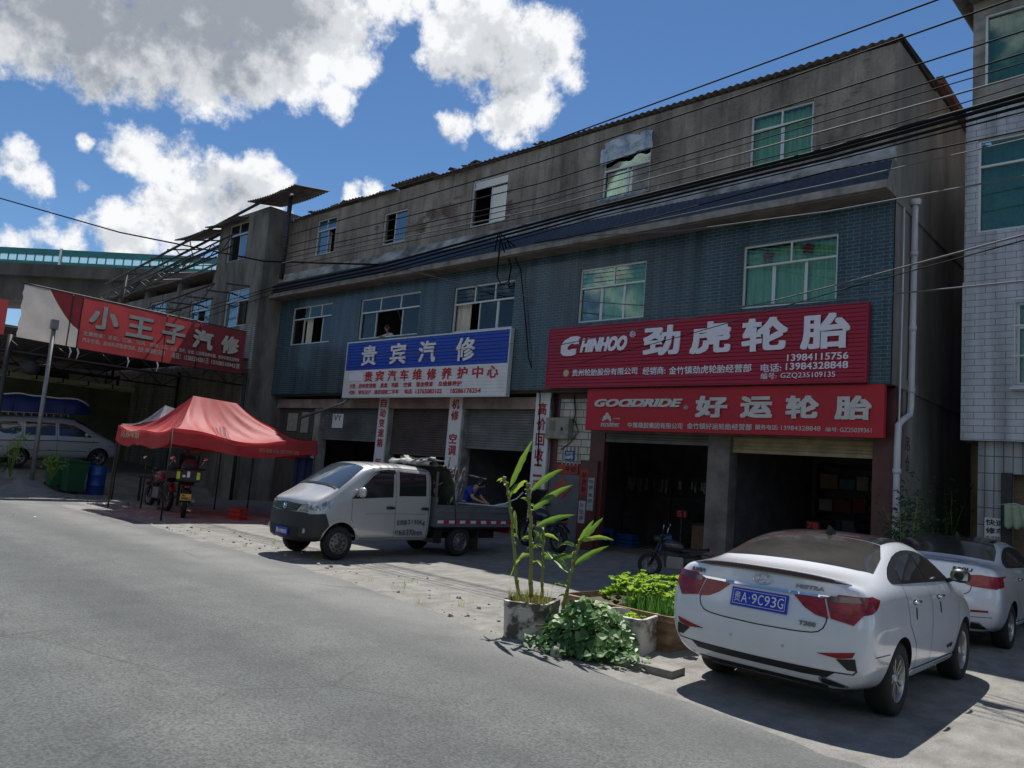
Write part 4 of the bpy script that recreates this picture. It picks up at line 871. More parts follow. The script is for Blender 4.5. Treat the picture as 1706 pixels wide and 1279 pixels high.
# 3 scarlet sign
s3 = thing('shop_sign', 'scarlet tyre sign with grey white letters directly above the tyre shop doors', 'sign', (-8.5, 15.95, 3.75))
mb = MB(); mb.box(-12.16, -4.86, 15.95, 16.1, 3.22, 4.29); mb.build('panel', redB, s3, world=True, bevel=.01)
P3 = (0, 15.945, 0); greyw = mat('grey white letters', (.58, .56, .54), .5, var=.15, scale=4)
lettering([('好', -8.98, -8.17, 3.58, 4.08, .04, 0), ('运', -7.86, -7.12, 3.58, 4.06, .04, 0), ('轮', -6.83, -6.12, 3.58, 4.07, .04, 0), ('胎', -5.80, -5.08, 3.57, 4.06, .04, 0)], greyw, s3, P3, EX, EN, .03)
lettering([('GOODRIDE', -11.88, -9.32, 3.82, 4.02, .045, .3), ('®', -9.28, -9.17, 3.76, 3.86, 0, 0)], greyw, s3, P3, EX, EN, .03, 'logo_lettering')
mb = MB()   # slab serifs of the italic logo
for x in (-10.86, -10.62, -10.56, -10.26, -10.16, -9.88, -9.80, -9.58): pass
for x, w in ((-10.75, .2), (-10.42, .18), (-10.04, .14), (-9.78, .2), (-9.5, .22)):
    mb.box(x-w/2-.06, x+w/2-.06, 15.925, 15.945, 3.82, 3.845); mb.box(x-w/2+.03, x+w/2+.03, 15.925, 15.945, 3.995, 4.02)
mb.build('logo_serifs', greyw, s3, world=True)
lettering([('zcrubber', -11.66, -11.08, 3.34, 3.44, .02, 0), ('中策橡胶', -11.28, -11.08, 3.50, 3.545, .005, 0), ('中策橡胶集团有限公司', -10.83, -9.30, 3.30, 3.44, .012, 0), ('金竹镇好运轮胎经营部', -9.18, -7.58, 3.31, 3.45, .012, 0), ('服务电话:', -7.50, -6.98, 3.33, 3.44, .012, 0), ('13984328848', -6.92, -6.08, 3.33, 3.43, .008, 0), ('编号:', -5.98, -5.72, 3.32, 3.41, .008, 0), ('GZ25039361', -5.69, -5.08, 3.32, 3.41, .006, 0)], greyw, s3, P3, EX, EN, .008, 'small_lettering')
mb = MB()
for dx, dz, r in ((-.07, 0, .06), (.05, .01, .055), (-.01, .08, .055), (-.12, -.05, .035), (.1, -.05, .035)):
    mb.add([(-11.47+dx+r*cos(a), 15.94, 3.54+dz+r*sin(a)) for a in [2*pi*i/14 for i in range(14)]], [tuple(range(14))])
mb.build('emblem', greyw, s3, world=True, thick=.006)
mb = MB(); mb.box(-11.66, -11.08, 15.936, 15.945, 3.315, 3.325); mb.build('underline', greyw, s3, world=True)
# vertical pillar signs
def vsign(x0, x1, z0, z1, chars, label, cm):
    s = thing('pillar_sign', label, 'sign', ((x0+x1)/2, 16.35, z0), group='white vertical pillar signs')
    mb = MB(); mb.box(x0, x1, 16.33, 16.39, z0, z1); mb.build('board', whiteS, s, world=True, bevel=.006)
    w = (x1-x0)
    lettering([(c, x0+w*.2, x1-w*.2, z, z+h, .022, 0) for c, z, h in chars], cm, s, (0, 16.327, 0), EX, EN, .004)
def stack(s, ztop, step, h): return [(c, ztop-i*step-h, h) for i, c in enumerate(s) if c != ' ']
redV = mat('dull red letters', (.36, .03, .04), .65)
vsign(-21.42, -20.9, .35, 4.18, stack('自动变速箱 钣金喷漆', 4.12, .34, .29), 'white vertical sign on the left pillar, red characters about gearboxes and paint', redV)
vsign(-17.83, -17.25, .35, 4.2, stack('机修 空调 保养 电路', 4.1, .36, .31), 'white vertical sign on the middle pillar, behind the truck tarpaulin', redV)
vsign(-14.25, -13.72, .35, 4.3, stack('高价回收二手汽车', 3.98, .43, .35), 'white vertical sign with bold red characters on the pillar by the meter box', redV)
# meter box, house number, posters on the maroon wall
mx = thing('meter_box', 'grey electric meter box on the cracked tiles beside the scarlet sign', 'meter box', (-13.3, 16.4, 3.05))
mb = MB(); mb.box(-13.75, -12.95, 16.24, 16.47, 2.98, 3.56); mb.build('case', mat('dirty grey enamel', (.32, .30, .25), .5, var=.35, scale=5), mx, world=True, bevel=.03)
mb = MB(); mb.box(-13.6, -13.4, 16.232, 16.238, 3.2, 3.48); mb.build('panel', mat('meter window', (.16, .15, .13), .3), mx, world=True)
mb = MB(); mb.box(-13.2, -13.13, 16.23, 16.238, 3.2, 3.3); mb.build('lock', M['black'], mx, world=True)
mb = MB(); mb.tube([(-13.0, 16.46, 4.2), (-12.9, 16.45, 3.7), (-12.95, 16.44, 3.45)], .015, 6); mb.tube([(-12.9, 16.45, 3.5), (-12.75, 16.44, 3.2), (-13.0, 16.44, 2.9), (-13.3, 16.45, 2.7)], .012, 6); mb.tube([(-13.62, 16.44, 3.5), (-13.66, 16.4, 4.25)], .03, 8); mb.build('cable', M['black'], mx, world=True)
nb = thing('number_plate_board', 'small blue house number plate on a barred vent under the meter box', 'house number', (-13.05, 16.46, 2.55))
mb = MB(); mb.box(-13.17, -12.85, 16.455, 16.47, 2.42, 2.68); mb.build('plate', mat('blue enamel', (.03, .06, .25), .35), nb, world=True)
lettering([('金竹镇', -13.12, -12.9, 2.58, 2.65, .01, 0), ('108号', -13.14, -12.88, 2.45, 2.56, .015, 0)], M['white'], nb, (0, 16.453, 0), EX, EN, .003)
mb = MB()
for i in range(5): mb.box(-13.28+.13*i, -13.22+.13*i, 16.475, 16.497, 2.28, 2.8)
mb.build('vent_bars', M['plaster'], nb, world=True)
def poster(x0, x1, z0, z1, col, chars, label, name='poster', cc=None):
    p = thing(name, label, 'poster', ((x0+x1)/2, 16.4, z0), group='posters on the maroon wall')
    mb = MB(); y = 16.385
    mb.box(x0, x1, y, y+.004, z0, z1); mb.build('sheet', mat('poster paper', col, .8, var=.3, scale=9), p, world=True)
    if chars: lettering(chars, cc or M['black'], p, (0, y-.002, 0), EX, EN, .002)
mb = MB(); mb.box(-12.56, -12.0, 16.39, 16.49, 0.1, 2.45); mb.build('door_jamb', M['maroon'], bld, world=True)
poster(-12.52, -12.28, 1.55, 2.2, (.40, .05, .04), stack('东方红', 2.14, .2, .17) and [(c, -12.48, -12.32, z, z+.16, .02, 0) for c, z in (('恭', 1.98), ('贺', 1.79), ('新', 1.6))], 'narrow red paper couplet on the shop door jamb')
poster(-12.52, -12.30, .80, 1.38, (.40, .38, .40), [(c, -12.48, -12.34, z, z+.13, .01, 0) for c, z in (('补', 1.2), ('胎', 1.03), ('换', .87))], 'tattered pale poster low on the shop door jamb')
poster(-12.26, -12.06, 1.15, 2.0, (.30, .36, .36), [(c, -12.23, -12.09, z, z+.1, .01, 0) for c, z in (('电', 1.85), ('焊', 1.7), ('氧', 1.5), ('焊', 1.35))], 'strip of small pale green stickers beside the red couplet')
p = thing('poster', 'horizontal red lucky paper strip under the house number plate', 'poster', (-13.1, 16.48, 2.2), group='posters on the maroon wall')
mb = MB(); mb.box(-13.4, -12.7, 16.474, 16.48, 2.06, 2.3); mb.build('sheet', mat('red paper', (.42, .06, .03), .8, var=.2, scale=7), p, world=True)
lettering([('平安', -13.15, -12.75, 2.1, 2.26, .02, 0)], M['black'], p, (0, 16.472, 0), EX, EN, .002)
p = thing('poster', 'faded red diamond paper on the grey door left of the jamb', 'poster', (-13.25, 16.48, 1.6), group='posters on the maroon wall')
mb = MB(); mb.add([(-13.55, 16.47, 1.62), (-13.22, 16.47, 1.35), (-12.9, 16.47, 1.66), (-13.2, 16.47, 1.98)], [(0, 1, 2, 3)]); mb.build('sheet', mat('faded red paper', (.36, .09, .08), .8, var=.3, scale=6), p, world=True, thick=.004)
mb = MB(); mb.box(-13.68, -12.58, 16.485, 16.497, .1, 2.04); mb.build('door', mat('grey blue steel door', (.13, .135, .15), .5, var=.3, scale=3), bld, world=True)
# hanging white card and tube under the blue sign
hc = thing('hanging_card', 'small white card hanging under the left end of the blue sign', 'card', (-23.2, 16, 3.6))
mb = MB(); mb.box(-23.6, -22.95, 15.98, 15.99, 3.05, 3.55); mb.build('card', M['white'], hc, world=True)
mb = MB(); mb.tube([(-23.5, 15.985, 3.55), (-23.3, 15.985, 4.1)], .008, 5); mb.tube([(-23.05, 15.985, 3.55), (-23.2, 15.985, 4.1)], .008, 5); mb.build('string', M['black'], hc, world=True)
lettering([('VY', -23.5, -23.05, 3.3, 3.5, 0, 0)], M['black'], hc, (0, 15.978, 0), EX, EN, .002, 'scribble')
pp = thing('sign_strut', 'slanting grey pipe strut below the blue sign', 'pipe', (-23.5, 15.6, 3.9))
mb = MB(); mb.tube([(-22.7, 15.95, 4.1), (-22.8, 15.8, 3.92), (-24.6, 15.25, 3.3)], .05, 8); mb.build('pipe', M['galv'], pp, world=True)
# ---------------------------------------------------------------- vehicles
def loft(stations, rearC, frontC, name):
    """stations: rear to front, each 9 half-section points (x, y, z) from bottom centre to top centre. Returns a mesh datablock (cage)."""
    vs = []; fs = []
    ring = []
    for st in stations:
        R = []
        for (x, y, z) in st: vs.append((x, y, z)); R.append(len(vs)-1)
        Lf = [R[0]]
        for (x, y, z) in st[1:-1]: vs.append((-x, y, z)); Lf.append(len(vs)-1)
        Lf.append(R[-1]); ring.append((R, Lf))
    for (Ra, La), (Rb, Lb) in zip(ring, ring[1:]):
        for i in range(8):
            fs.append((Ra[i], Rb[i], Rb[i+1], Ra[i+1])); fs.append((La[i+1], Lb[i+1], Lb[i], La[i]))
    def cap(R, L_, C, flip):
        ids = {}
        for i in range(2, 7): vs.append(C[i-2]); ids[i] = len(vs)-1
        out = []
        for S, fl in ((R, False), (L_, True)):
            q = [(S[0], S[1], S[2], ids[2])] + [(S[i], S[i+1], ids[i+1], ids[i]) for i in range(2, 6)] + [(S[6], S[7], S[8], ids[6])]
            q = [(q[0][3], q[0][0], q[0][1], q[0][2])] + q[1:]
            for f in q: out.append(f[::-1] if (fl != flip) else f)
        fs.extend(out)
    cap(*ring[0], rearC, False); cap(*ring[-1], frontC, True)
    me = bpy.data.meshes.new(name); me.from_pydata(vs, [], fs); me.update()
    bm = bmesh.new(); bm.from_mesh(me); bmesh.ops.recalc_face_normals(bm, faces=bm.faces); bm.to_mesh(me); bm.free()
    return me
def finish_body(me, name, mats, arches, levels=3):
    """subdivide the cage and cut wheel arches (y, z, r, halfwidth-in)."""
    for m in mats: me.materials.append(m)
    o = bpy.data.objects.new('cage', me); COL.objects.link(o)
    s = o.modifiers.new('s', 'SUBSURF'); s.levels = levels; s.render_levels = levels
    cutters = []
    for (y, z, r, xin) in arches:
        for sx in (-1, 1):
            mb = MB(); mb.tube([(sx*xin, y, z), (sx*1.6, y, z)], r, 48, smooth=True)
            c = mb.build('cutter', [mats[1]]); cutters.append(c)
            b = o.modifiers.new('b', 'BOOLEAN'); b.operation = 'DIFFERENCE'; b.object = c; b.solver = 'EXACT'
            try: b.material_mode = 'TRANSFER'
            except Exception: pass
    dg = bpy.context.evaluated_depsgraph_get()
    out = bpy.data.meshes.new_from_object(o.evaluated_get(dg))
    out.name = name
    for c in cutters: bpy.data.objects.remove(c)
    bpy.data.objects.remove(o)
    out.polygons.foreach_set('use_smooth', [True]*len(out.polygons))
    bm = bmesh.new(); bm.from_mesh(out)
    for e in bm.edges:
        if len(e.link_faces) == 2 and e.calc_face_angle(0) > .6: e.smooth = False
    bvh = BVHTree.FromBMesh(bm)
    bm.to_mesh(out); bm.free()
    return out, bvh
VIEWS = {  # name: (point from u,v ; ray direction)
    'left': (lambda u, v: Vector((-4, u, v)), Vector((1, 0, 0))), 'right': (lambda u, v: Vector((4, u, v)), Vector((-1, 0, 0))),
    'rear': (lambda u, v: Vector((u, -9, v)), Vector((0, 1, 0))), 'front': (lambda u, v: Vector((u, 9, v)), Vector((0, -1, 0))), 'top': (lambda u, v: Vector((u, v, 5)), Vector((0, 0, -1)))}
def patch(bvh, poly, view, name, m, parent, off=.004, cell=.06, label=None, skirt=.012, smooth=0):
    """panel lying on the body: a 2D outline seen from one side, fitted to the curved surface with its own thickness."""
    if smooth: poly = [tuple(p) for p in chaikin([Vector(p) for p in poly], smooth)]
    bm = bmesh.new(); f = bm.faces.new([bm.verts.new((p[0], p[1], 0)) for p in poly])
    for ax in (0, 1):
        lo = min(p[ax] for p in poly); hi = max(p[ax] for p in poly); k = int((hi-lo)/cell)
        for i in range(1, k+1):
            c = [0, 0, 0]; n = [0, 0, 0]; c[ax] = lo+(hi-lo)*i/(k+1); n[ax] = 1
            bmesh.ops.bisect_plane(bm, geom=bm.verts[:]+bm.edges[:]+bm.faces[:], plane_co=c, plane_no=n)
    bmesh.ops.triangulate(bm, faces=[f for f in bm.faces if len(f.verts) > 4])
    P, D = VIEWS[view]; nrm = {}
    cu, cv = sum(p[0] for p in poly)/len(poly), sum(p[1] for p in poly)/len(poly)
    for v in bm.verts:
        for k in range(40):          # past the silhouette: walk towards the outline's centre until the body is met
            f = k*.025; hit, no, _, _ = bvh.ray_cast(P(v.co.x+(cu-v.co.x)*f, v.co.y+(cv-v.co.y)*f), D)
            if hit is not None: break
        if no.dot(D) > 0: no = -no
        nrm[v] = no; v.co = hit+no*off
    bm.normal_update()
    if sum(f.normal.dot(D)*f.calc_area() for f in bm.faces) > 0: bmesh.ops.reverse_faces(bm, faces=bm.faces[:])
    be = [e for e in bm.edges if len(e.link_faces) == 1]
    r = bmesh.ops.extrude_edge_only(bm, edges=be)
    nv = [g for g in r['geom'] if isinstance(g, bmesh.types.BMVert)]
    for v in nv:
        o = min(nrm, key=lambda q: (q.co-v.co).length_squared); v.co -= nrm[o]*skirt
    for f in bm.faces: f.smooth = True
    for e in be: e.smooth = False
    me = bpy.data.meshes.new(name); bm.to_mesh(me); bm.free(); me.materials.append(m)
    return link(name, me, parent, label=label)
def seam(bvh, pts, view, name, m, parent, w=.008, off=.0025, n=None, smooth=0):
    """thin panel gap / moulding following the surface."""
    pts = [Vector(p) for p in pts]
    if smooth: pts = chaikin(pts, smooth, False)
    P, D = VIEWS[view]; dense = []
    for a, b in zip(pts, pts[1:]):
        k = max(1, int((b-a).length/.05)); dense += [a.lerp(b, i/k) for i in range(k)]
    dense.append(pts[-1]); mb = MB(); vs = []
    for i, p in enumerate(dense):
        t = (dense[min(i+1, len(dense)-1)]-dense[max(i-1, 0)]); t = Vector((t.x, t.y)).normalized(); q = Vector((-t.y, t.x))*w/2
        for sgn in (1, -1):
            src = P(p[0]+q.x*sgn, p[1]+q.y*sgn); hit, no, _, _ = bvh.ray_cast(src, D)
            if hit is None: hit, no, _, _ = bvh.find_nearest(src+D*3.2)
            if no.dot(D) > 0: no = -no
            vs.append(hit+no*off)
    mb.add(vs, [(2*i, 2*i+1, 2*i+3, 2*i+2) for i in range(len(dense)-1)], 0, True)
    o = mb.build(name, m, parent); return o
def on_surface(bvh, u, v, view, off=0.):
    P, D = VIEWS[view]; hit, no, _, _ = bvh.ray_cast(P(u, v), D)
    if hit is None: hit, no, _, _ = bvh.find_nearest(P(u, v)+D*3.2)
    if no.dot(D) > 0: no = -no
    return hit+no*off, no
def wheel(parent, x, y, r, w, rimm, spokes=10, name='wheel', steel=False):
    """wheel > tyre, rim; axle along X."""
    sx = 1 if x > 0 else -1
    T = Matrix.Translation((x, y, r)) @ Matrix.Rotation(sx*pi/2, 4, 'Y'); h = w/2
    mb = MB()
    rr = r*.64
    mb.lathe([(rr, -h*.9), (r*.84, -h), (r*.95, -h*.9), (r, -h*.6), (r, h*.6), (r*.95, h*.9), (r*.84, h), (r*.70, h*.98), (rr, h*.85)], 40, 0, T)
    for i in range(4): mb.lathe([(r+.001, -h*.5+.28*h*i), (r-.012, -h*.5+.28*h*i+.004), (r+.001, -h*.5+.28*h*i+.012)], 40, 0, T, False)
    wo = mb.build(name, M['rubber'], parent)
    mb = MB()
    mb.lathe([(rr, h*.86), (rr*.97, h*.8), (rr*.93, h*.3), (rr*.9, -h*.6)], 40, 0, T)
    mb.lathe([(rr*.9, -h*.2), (0, -h*.25)], 24, 1, T)
    if steel:
        mb.lathe([(rr*.95, h*.35), (rr*.8, h*.55), (rr*.62, h*.42), (rr*.45, h*.62), (rr*.28, h*.66), (rr*.24, h*.8), (0, h*.82)], 32, 0, T)
        for i in range(10):
            a = 2*pi*i/10; c = T @ Matrix.Translation((rr*.70*cos(a), rr*.70*sin(a), h*.5)); mb.lathe([(rr*.075, 0), (rr*.075, .02), (0, .022)], 10, 1, c)
        for i in range(5):
            a = 2*pi*i/5; c = T @ Matrix.Translation((rr*.36*cos(a), rr*.36*sin(a), h*.64)); mb.lathe([(rr*.05, 0), (rr*.05, .02), (0, .022)], 8, 1, c)
    else:
        mb.lathe([(rr*.24, h*.5), (rr*.22, h*.72), (rr*.12, h*.78), (0, h*.78)], 20, 0, T)
        for i in range(spokes):
            a = 2*pi*i/spokes; tw = .12 if i % 2 else -.12
            def q(rad, ang, z): return T @ Vector((rad*cos(ang), rad*sin(ang), z))
            wi, wo_ = .09, .055
            pts = [q(rr*.2, a-wi*2, h*.66), q(rr*.2, a+wi*2, h*.66), q(rr*.95, a+tw+wo_, h*.72), q(rr*.95, a+tw-wo_, h*.72)]
            low = [q(rr*.2, a-wi*2, h*.4), q(rr*.2, a+wi*2, h*.4), q(rr*.95, a+tw+wo_, h*.45), q(rr*.95, a+tw-wo_, h*.45)]
            mb.add(low+pts, [(0,3,2,1),(4,5,6,7),(0,1,5,4),(1,2,6,5),(2,3,7,6),(3,0,4,7)], 0)
    mb.build('rim', [rimm, M['black']], wo)
    return wo
def paint(name, col, metal=0., rough=.32):
    m = mat(name, col, rough, metal, coat=1., var=.10, scale=1.7); return m
M['whitecar'] = paint('white car paint', (.70, .72, .76), 0, .22)
M['silver'] = paint('silver grey paint', (.52, .515, .51), .35, .32)
M['vanpaint'] = paint('pale silver van paint', (.42, .43, .45), .3, .4)
M['carglass'] = mat('dark car glass', (.020, .022, .024), .05, spec=.8)
M['rearglass'] = mat('rear glass reflection tone', (.050, .047, .043), .10, spec=.9, var=.4, scale=2.2)  # grey-brown base paints in the reflected surroundings
M['redlens'] = mat('red lamp lens', (.34, .002, .008), .22, coat=.12, col2=(.16, .002, .006), scale=14, stretch=(1, 1, 3), contrast=(.4, .6))
M['darklens'] = mat('smoked lamp lens', (.08, .022, .012), .12, coat=1.)
M['clearlens'] = mat('clear lamp lens', (.52, .53, .54), .1, .25, coat=1., col2=(.16, .16, .17), scale=11, contrast=(.42, .58))
M['seam'] = mat('panel gap', (.008, .008, .009), .7)
M['alloy'] = mat('alloy rim', (.48, .48, .47), .3, .7, var=.25, scale=12)
M['steelrim'] = mat('dusty steel rim', (.25, .24, .23), .45, .6, var=.4, scale=10)
M['bumperblack'] = mat('black bumper plastic', (.022, .023, .026), .5, var=.25, scale=3)
M['plateblue'] = mat('blue plate', (.010, .028, .42), .35)
M['plateyellow'] = mat('yellow plate', (.62, .38, .03), .4)

def sedan_body(name):
    def S(y0, rows): return [(x, y0+dy, z) for (x, dy, z) in rows]
    st = [
     [(0,.20,.30),(.60,.20,.30),(.84,.15,.42),(.905,.11,.70),(.89,.18,.99),(.85,.225,1.14),(.78,.24,1.205),(.45,.215,1.238),(0,.205,1.245)],
     [(0,.30,.26),(.66,.30,.26),(.90,.27,.38),(.955,.27,.70),(.94,.30,1.0),(.87,.33,1.15),(.785,.335,1.21),(.5,.33,1.243),(0,.33,1.25)],
     [(0,.60,.22),(.70,.60,.22),(.90,.60,.34),(.945,.60,.70),(.935,.60,1.02),(.865,.62,1.165),(.775,.64,1.225),(.55,.64,1.25),(0,.62,1.258)],
     [(0,.9,.20),(.72,.9,.20),(.90,.9,.32),(.945,.9,.70),(.94,.9,1.02),(.875,.92,1.17),(.755,.90,1.262),(.62,.86,1.285),(0,.80,1.285)],
     [(0,1.4,.2),(.72,1.4,.2),(.90,1.4,.30),(.945,1.4,.70),(.94,1.4,1.0),(.88,1.4,1.14),(.735,1.38,1.40),(.60,1.30,1.475),(0,1.24,1.50)],
     [(0,1.9,.2),(.72,1.9,.2),(.90,1.9,.28),(.94,1.9,.68),(.935,1.9,.98),(.88,1.9,1.12),(.70,1.88,1.475),(.565,1.82,1.57),(0,1.78,1.60)],
     [(0,2.45,.2),(.72,2.45,.2),(.90,2.45,.28),(.94,2.45,.66),(.935,2.45,.96),(.88,2.45,1.10),(.70,2.43,1.47),(.565,2.4,1.575),(0,2.35,1.61)],
     [(0,2.95,.2),(.72,2.95,.2),(.90,2.95,.28),(.94,2.95,.65),(.935,2.95,.95),(.88,2.95,1.08),(.735,2.92,1.34),(.60,2.82,1.44),(0,2.72,1.51)],
     [(0,3.4,.2),(.72,3.4,.2),(.90,3.4,.30),(.94,3.4,.64),(.93,3.4,.92),(.87,3.4,1.04),(.80,3.38,1.10),(.66,3.34,1.13),(0,3.26,1.17)],
     [(0,3.95,.22),(.70,3.95,.22),(.88,3.95,.34),(.925,3.95,.62),(.905,3.95,.84),(.83,3.95,.94),(.76,3.95,.975),(.5,3.95,1.0),(0,3.95,1.02)],
     [(0,4.30,.28),(.55,4.28,.28),(.76,4.24,.40),(.81,4.24,.60),(.79,4.22,.76),(.72,4.22,.84),(.66,4.22,.87),(.4,4.26,.89),(0,4.3,.90)]]
    rc = [(0,.10,.42),(0,.02,.70),(0,.10,.99),(0,.15,1.14),(0,.18,1.205)]
    fc = [(0,4.42,.42),(0,4.44,.60),(0,4.42,.76),(0,4.38,.84),(0,4.34,.87)]
    me = loft(st, rc, fc, name)
    return finish_body(me, name, [M['whitecar'], M['black']], [(1.10, .335, .385, .62), (3.52, .335, .385, .62)])

def sedan(label, x, y, sc=(1, 1, 1), kind=0):
    car = thing('parked_car', label, 'car', (x, y, 0.004), group=None); car.scale = sc
    me, bvh = sedan_body('body')
    body = link('body', me, car)
    # glass
    rg = [(-.72,.90),(-.60,.86),(.60,.86),(.72,.90),(.67,1.28),(.565,1.62),(-.565,1.62),(-.67,1.28)]
    patch(bvh, rg, 'top', 'rear_window', M['rearglass'], car, .005, .05)
    patch(bvh, [(-.56,1.65),(.56,1.65),(.58,2.55),(-.58,2.55)], 'top', 'glass_roof', M['carglass'], car, .004, .06)
    patch(bvh, [(-.56,2.72),(.56,2.72),(.70,3.30),(-.70,3.30)], 'top', 'windscreen', M['carglass'], car, .004, .06)
    sw = [(1.02,1.20),(1.10,1.185),(2.0,1.165),(3.22,1.125),(3.14,1.19),(2.85,1.33),(2.45,1.44),(2.0,1.475),(1.6,1.44),(1.25,1.34),(1.04,1.245)]
    for side, sg in (('right', 1), ('left', -1)):
        patch(bvh, sw, side, 'window_surround', M['black'], car, .004, .07, smooth=1)
        patch(bvh, [(1.30,1.205),(2.06,1.19),(2.02,1.435),(1.64,1.405),(1.38,1.31)], side, 'side_window', M['carglass'], car, .008, .07)
        patch(bvh, [(2.13,1.188),(3.02,1.155),(2.8,1.30),(2.45,1.405),(2.09,1.437)], side, 'side_window', M['carglass'], car, .008, .07)
        # door gaps, sill, handles
        for pts in ([(2.10,1.16),(2.10,.6),(2.12,.36)], [(3.16,1.12),(3.2,.9),(3.16,.55),(3.08,.36)], [(1.30,1.18),(1.26,1.0),(1.30,.82),(1.55,.60),(1.62,.38)]):
            seam(bvh, pts, side, 'door_gap', M['seam'], car, .007)
        patch(bvh, [(1.52,.30),(3.1,.30),(3.1,.345),(1.52,.36)], side, 'sill_trim', M['whitecar'], car, .018, .09)
        seam(bvh, [(1.56,.365),(3.06,.35)], side, 'sill_gap', M['seam'], car, .012, .004)
        for hy in (1.52, 2.42):
            p, no = on_surface(bvh, hy, 1.01, side, .022)
            mb = MB(); mb.tube([p+Vector((0, -.10, .0)), p+Vector((sg*.01, -.05, .004)), p+Vector((sg*.01, .05, .004)), p+Vector((0, .10, 0))], [.011, .016, .016, .011], 8)
            mb.build('door_handle', M['chrome'], car)
            patch(bvh, [(hy-.08, .985), (hy+.06, .99), (hy+.06, 1.035), (hy-.08, 1.03)], side, 'handle_recess', M['seam'], car, .002, .06, smooth=1)
            patch(bvh, [(hy-.02, .96), (hy+.01, .96), (hy+.005, .84), (hy-.02, .86)], side, 'door_guard', M['black'], car, .006, .1, smooth=1) if kind == 0 else None
        # mirror
        p, no = on_surface(bvh, 3.02, 1.13, side, 0)
        T = Matrix.Translation(p+Vector((sg*.14, -.02, .08))) @ Matrix.Diagonal((.10, .075, .078, 1))
        mb = MB(); mb.lathe([(0, -1), (.55, -.88), (.92, -.5), (1, 0), (.92, .5), (.55, .88), (0, 1)], 16, 0, T); mb.tube([p+Vector((-sg*.01, 0, 0)), p+Vector((sg*.10, -.01, .05))], .025, 8)
        mr = mb.build('wing_mirror', M['black'], car)
        mb = MB(); mb.add([T @ Vector(q) for q in ((-.8, -.86, -.55), (.8, -.86, -.55), (.85, -.86, .55), (-.7, -.86, .55))], [(0, 1, 2, 3)]); mb.build('mirror_glass', M['chrome'], mr)
    for wx in (-.80, .80):
        for wy in (1.10, 3.52): wheel(car, wx, wy, .335, .225, M['alloy'])
    mb = MB(); mb.box(-.62, .62, .5, 4.0, .21, .30); mb.build('underbody', M['black'], car)
    # shark-fin aerial
    p, _ = on_surface(bvh, 0.05, 1.76, 'top')
    mb = MB(); mb.add([p+Vector(q) for q in ((-.035, -.10, -.01), (.035, -.10, -.01), (.03, .10, -.01), (-.03, .10, -.01), (-.008, -.11, .085), (.008, -.11, .085), (.006, -.04, .075), (-.006, -.04, .075))], [(0,3,2,1),(4,5,6,7),(0,1,5,4),(1,2,6,5),(2,3,7,6),(3,0,4,7)])
    mb.build('aerial_fin', M['black'], car, bevel=.006)
    def plate(w, h, z, chars):
        p, no = on_surface(bvh, 0, z, 'rear', .004); ey = Vector((0, 0, 1)); ey = (ey-no*ey.dot(no)).normalized(); ex = Vector((1, 0, 0))
        O = p+no*.006; mb = MB()
        def rc(a, b, c, d, t0, t1, m=0):
            mb.add([O+ex*x_+ey*y_+no*t for t in (t0, t1) for x_, y_ in ((a, c), (b, c), (b, d), (a, d))], [(0,3,2,1),(4,5,6,7),(0,1,5,4),(1,2,6,5),(2,3,7,6),(3,0,4,7)], m)
        rc(-w/2-.012, w/2+.012, -h/2-.012, h/2+.012, -.06, .004, 1); rc(-w/2, w/2, -h/2, h/2, .004, .008, 0)
        pl_ = mb.build('number_plate', [M['plateblue'], M['plateblue']], car)
        lettering([(c, -w/2+a*w, -w/2+b*w, *((-h*.05, h*.05) if c == '·' else (-h*.33, h*.33)), .01, 0) for c, a, b in chars], M['white'], pl_, O+no*.0085, ex, no, .002, 'plate_lettering', False, ez=ey)
        mb = MB()
        for a, b, c, d_ in ((-w/2+.006, w/2-.006, h/2-.010, h/2-.006), (-w/2+.006, w/2-.006, -h/2+.006, -h/2+.010), (-w/2+.006, -w/2+.010, -h/2+.010, h/2-.010), (w/2-.010, w/2-.006, -h/2+.010, h/2-.010)):
            mb.quad(*[O+ex*x_+ey*y_+no*.0092 for x_, y_ in ((a, c), (b, c), (b, d_), (a, d_))])
        mb.build('plate_border', M['white'], pl_)
    def badge(items, z, u, m, h=.05, view='rear', bold=.03):
        for s_, w_ in items:
            p, no = on_surface(bvh, u, z, view, .004); ey = Vector((0, 0, 1)); ey = (ey-no*ey.dot(no)).normalized(); ex = ey.cross(no)
            lettering([(s_, -w_/2, w_/2, -h/2, h/2, bold, .15)], m, car, p, ex, no, .005, 'badge', False, ez=ey)
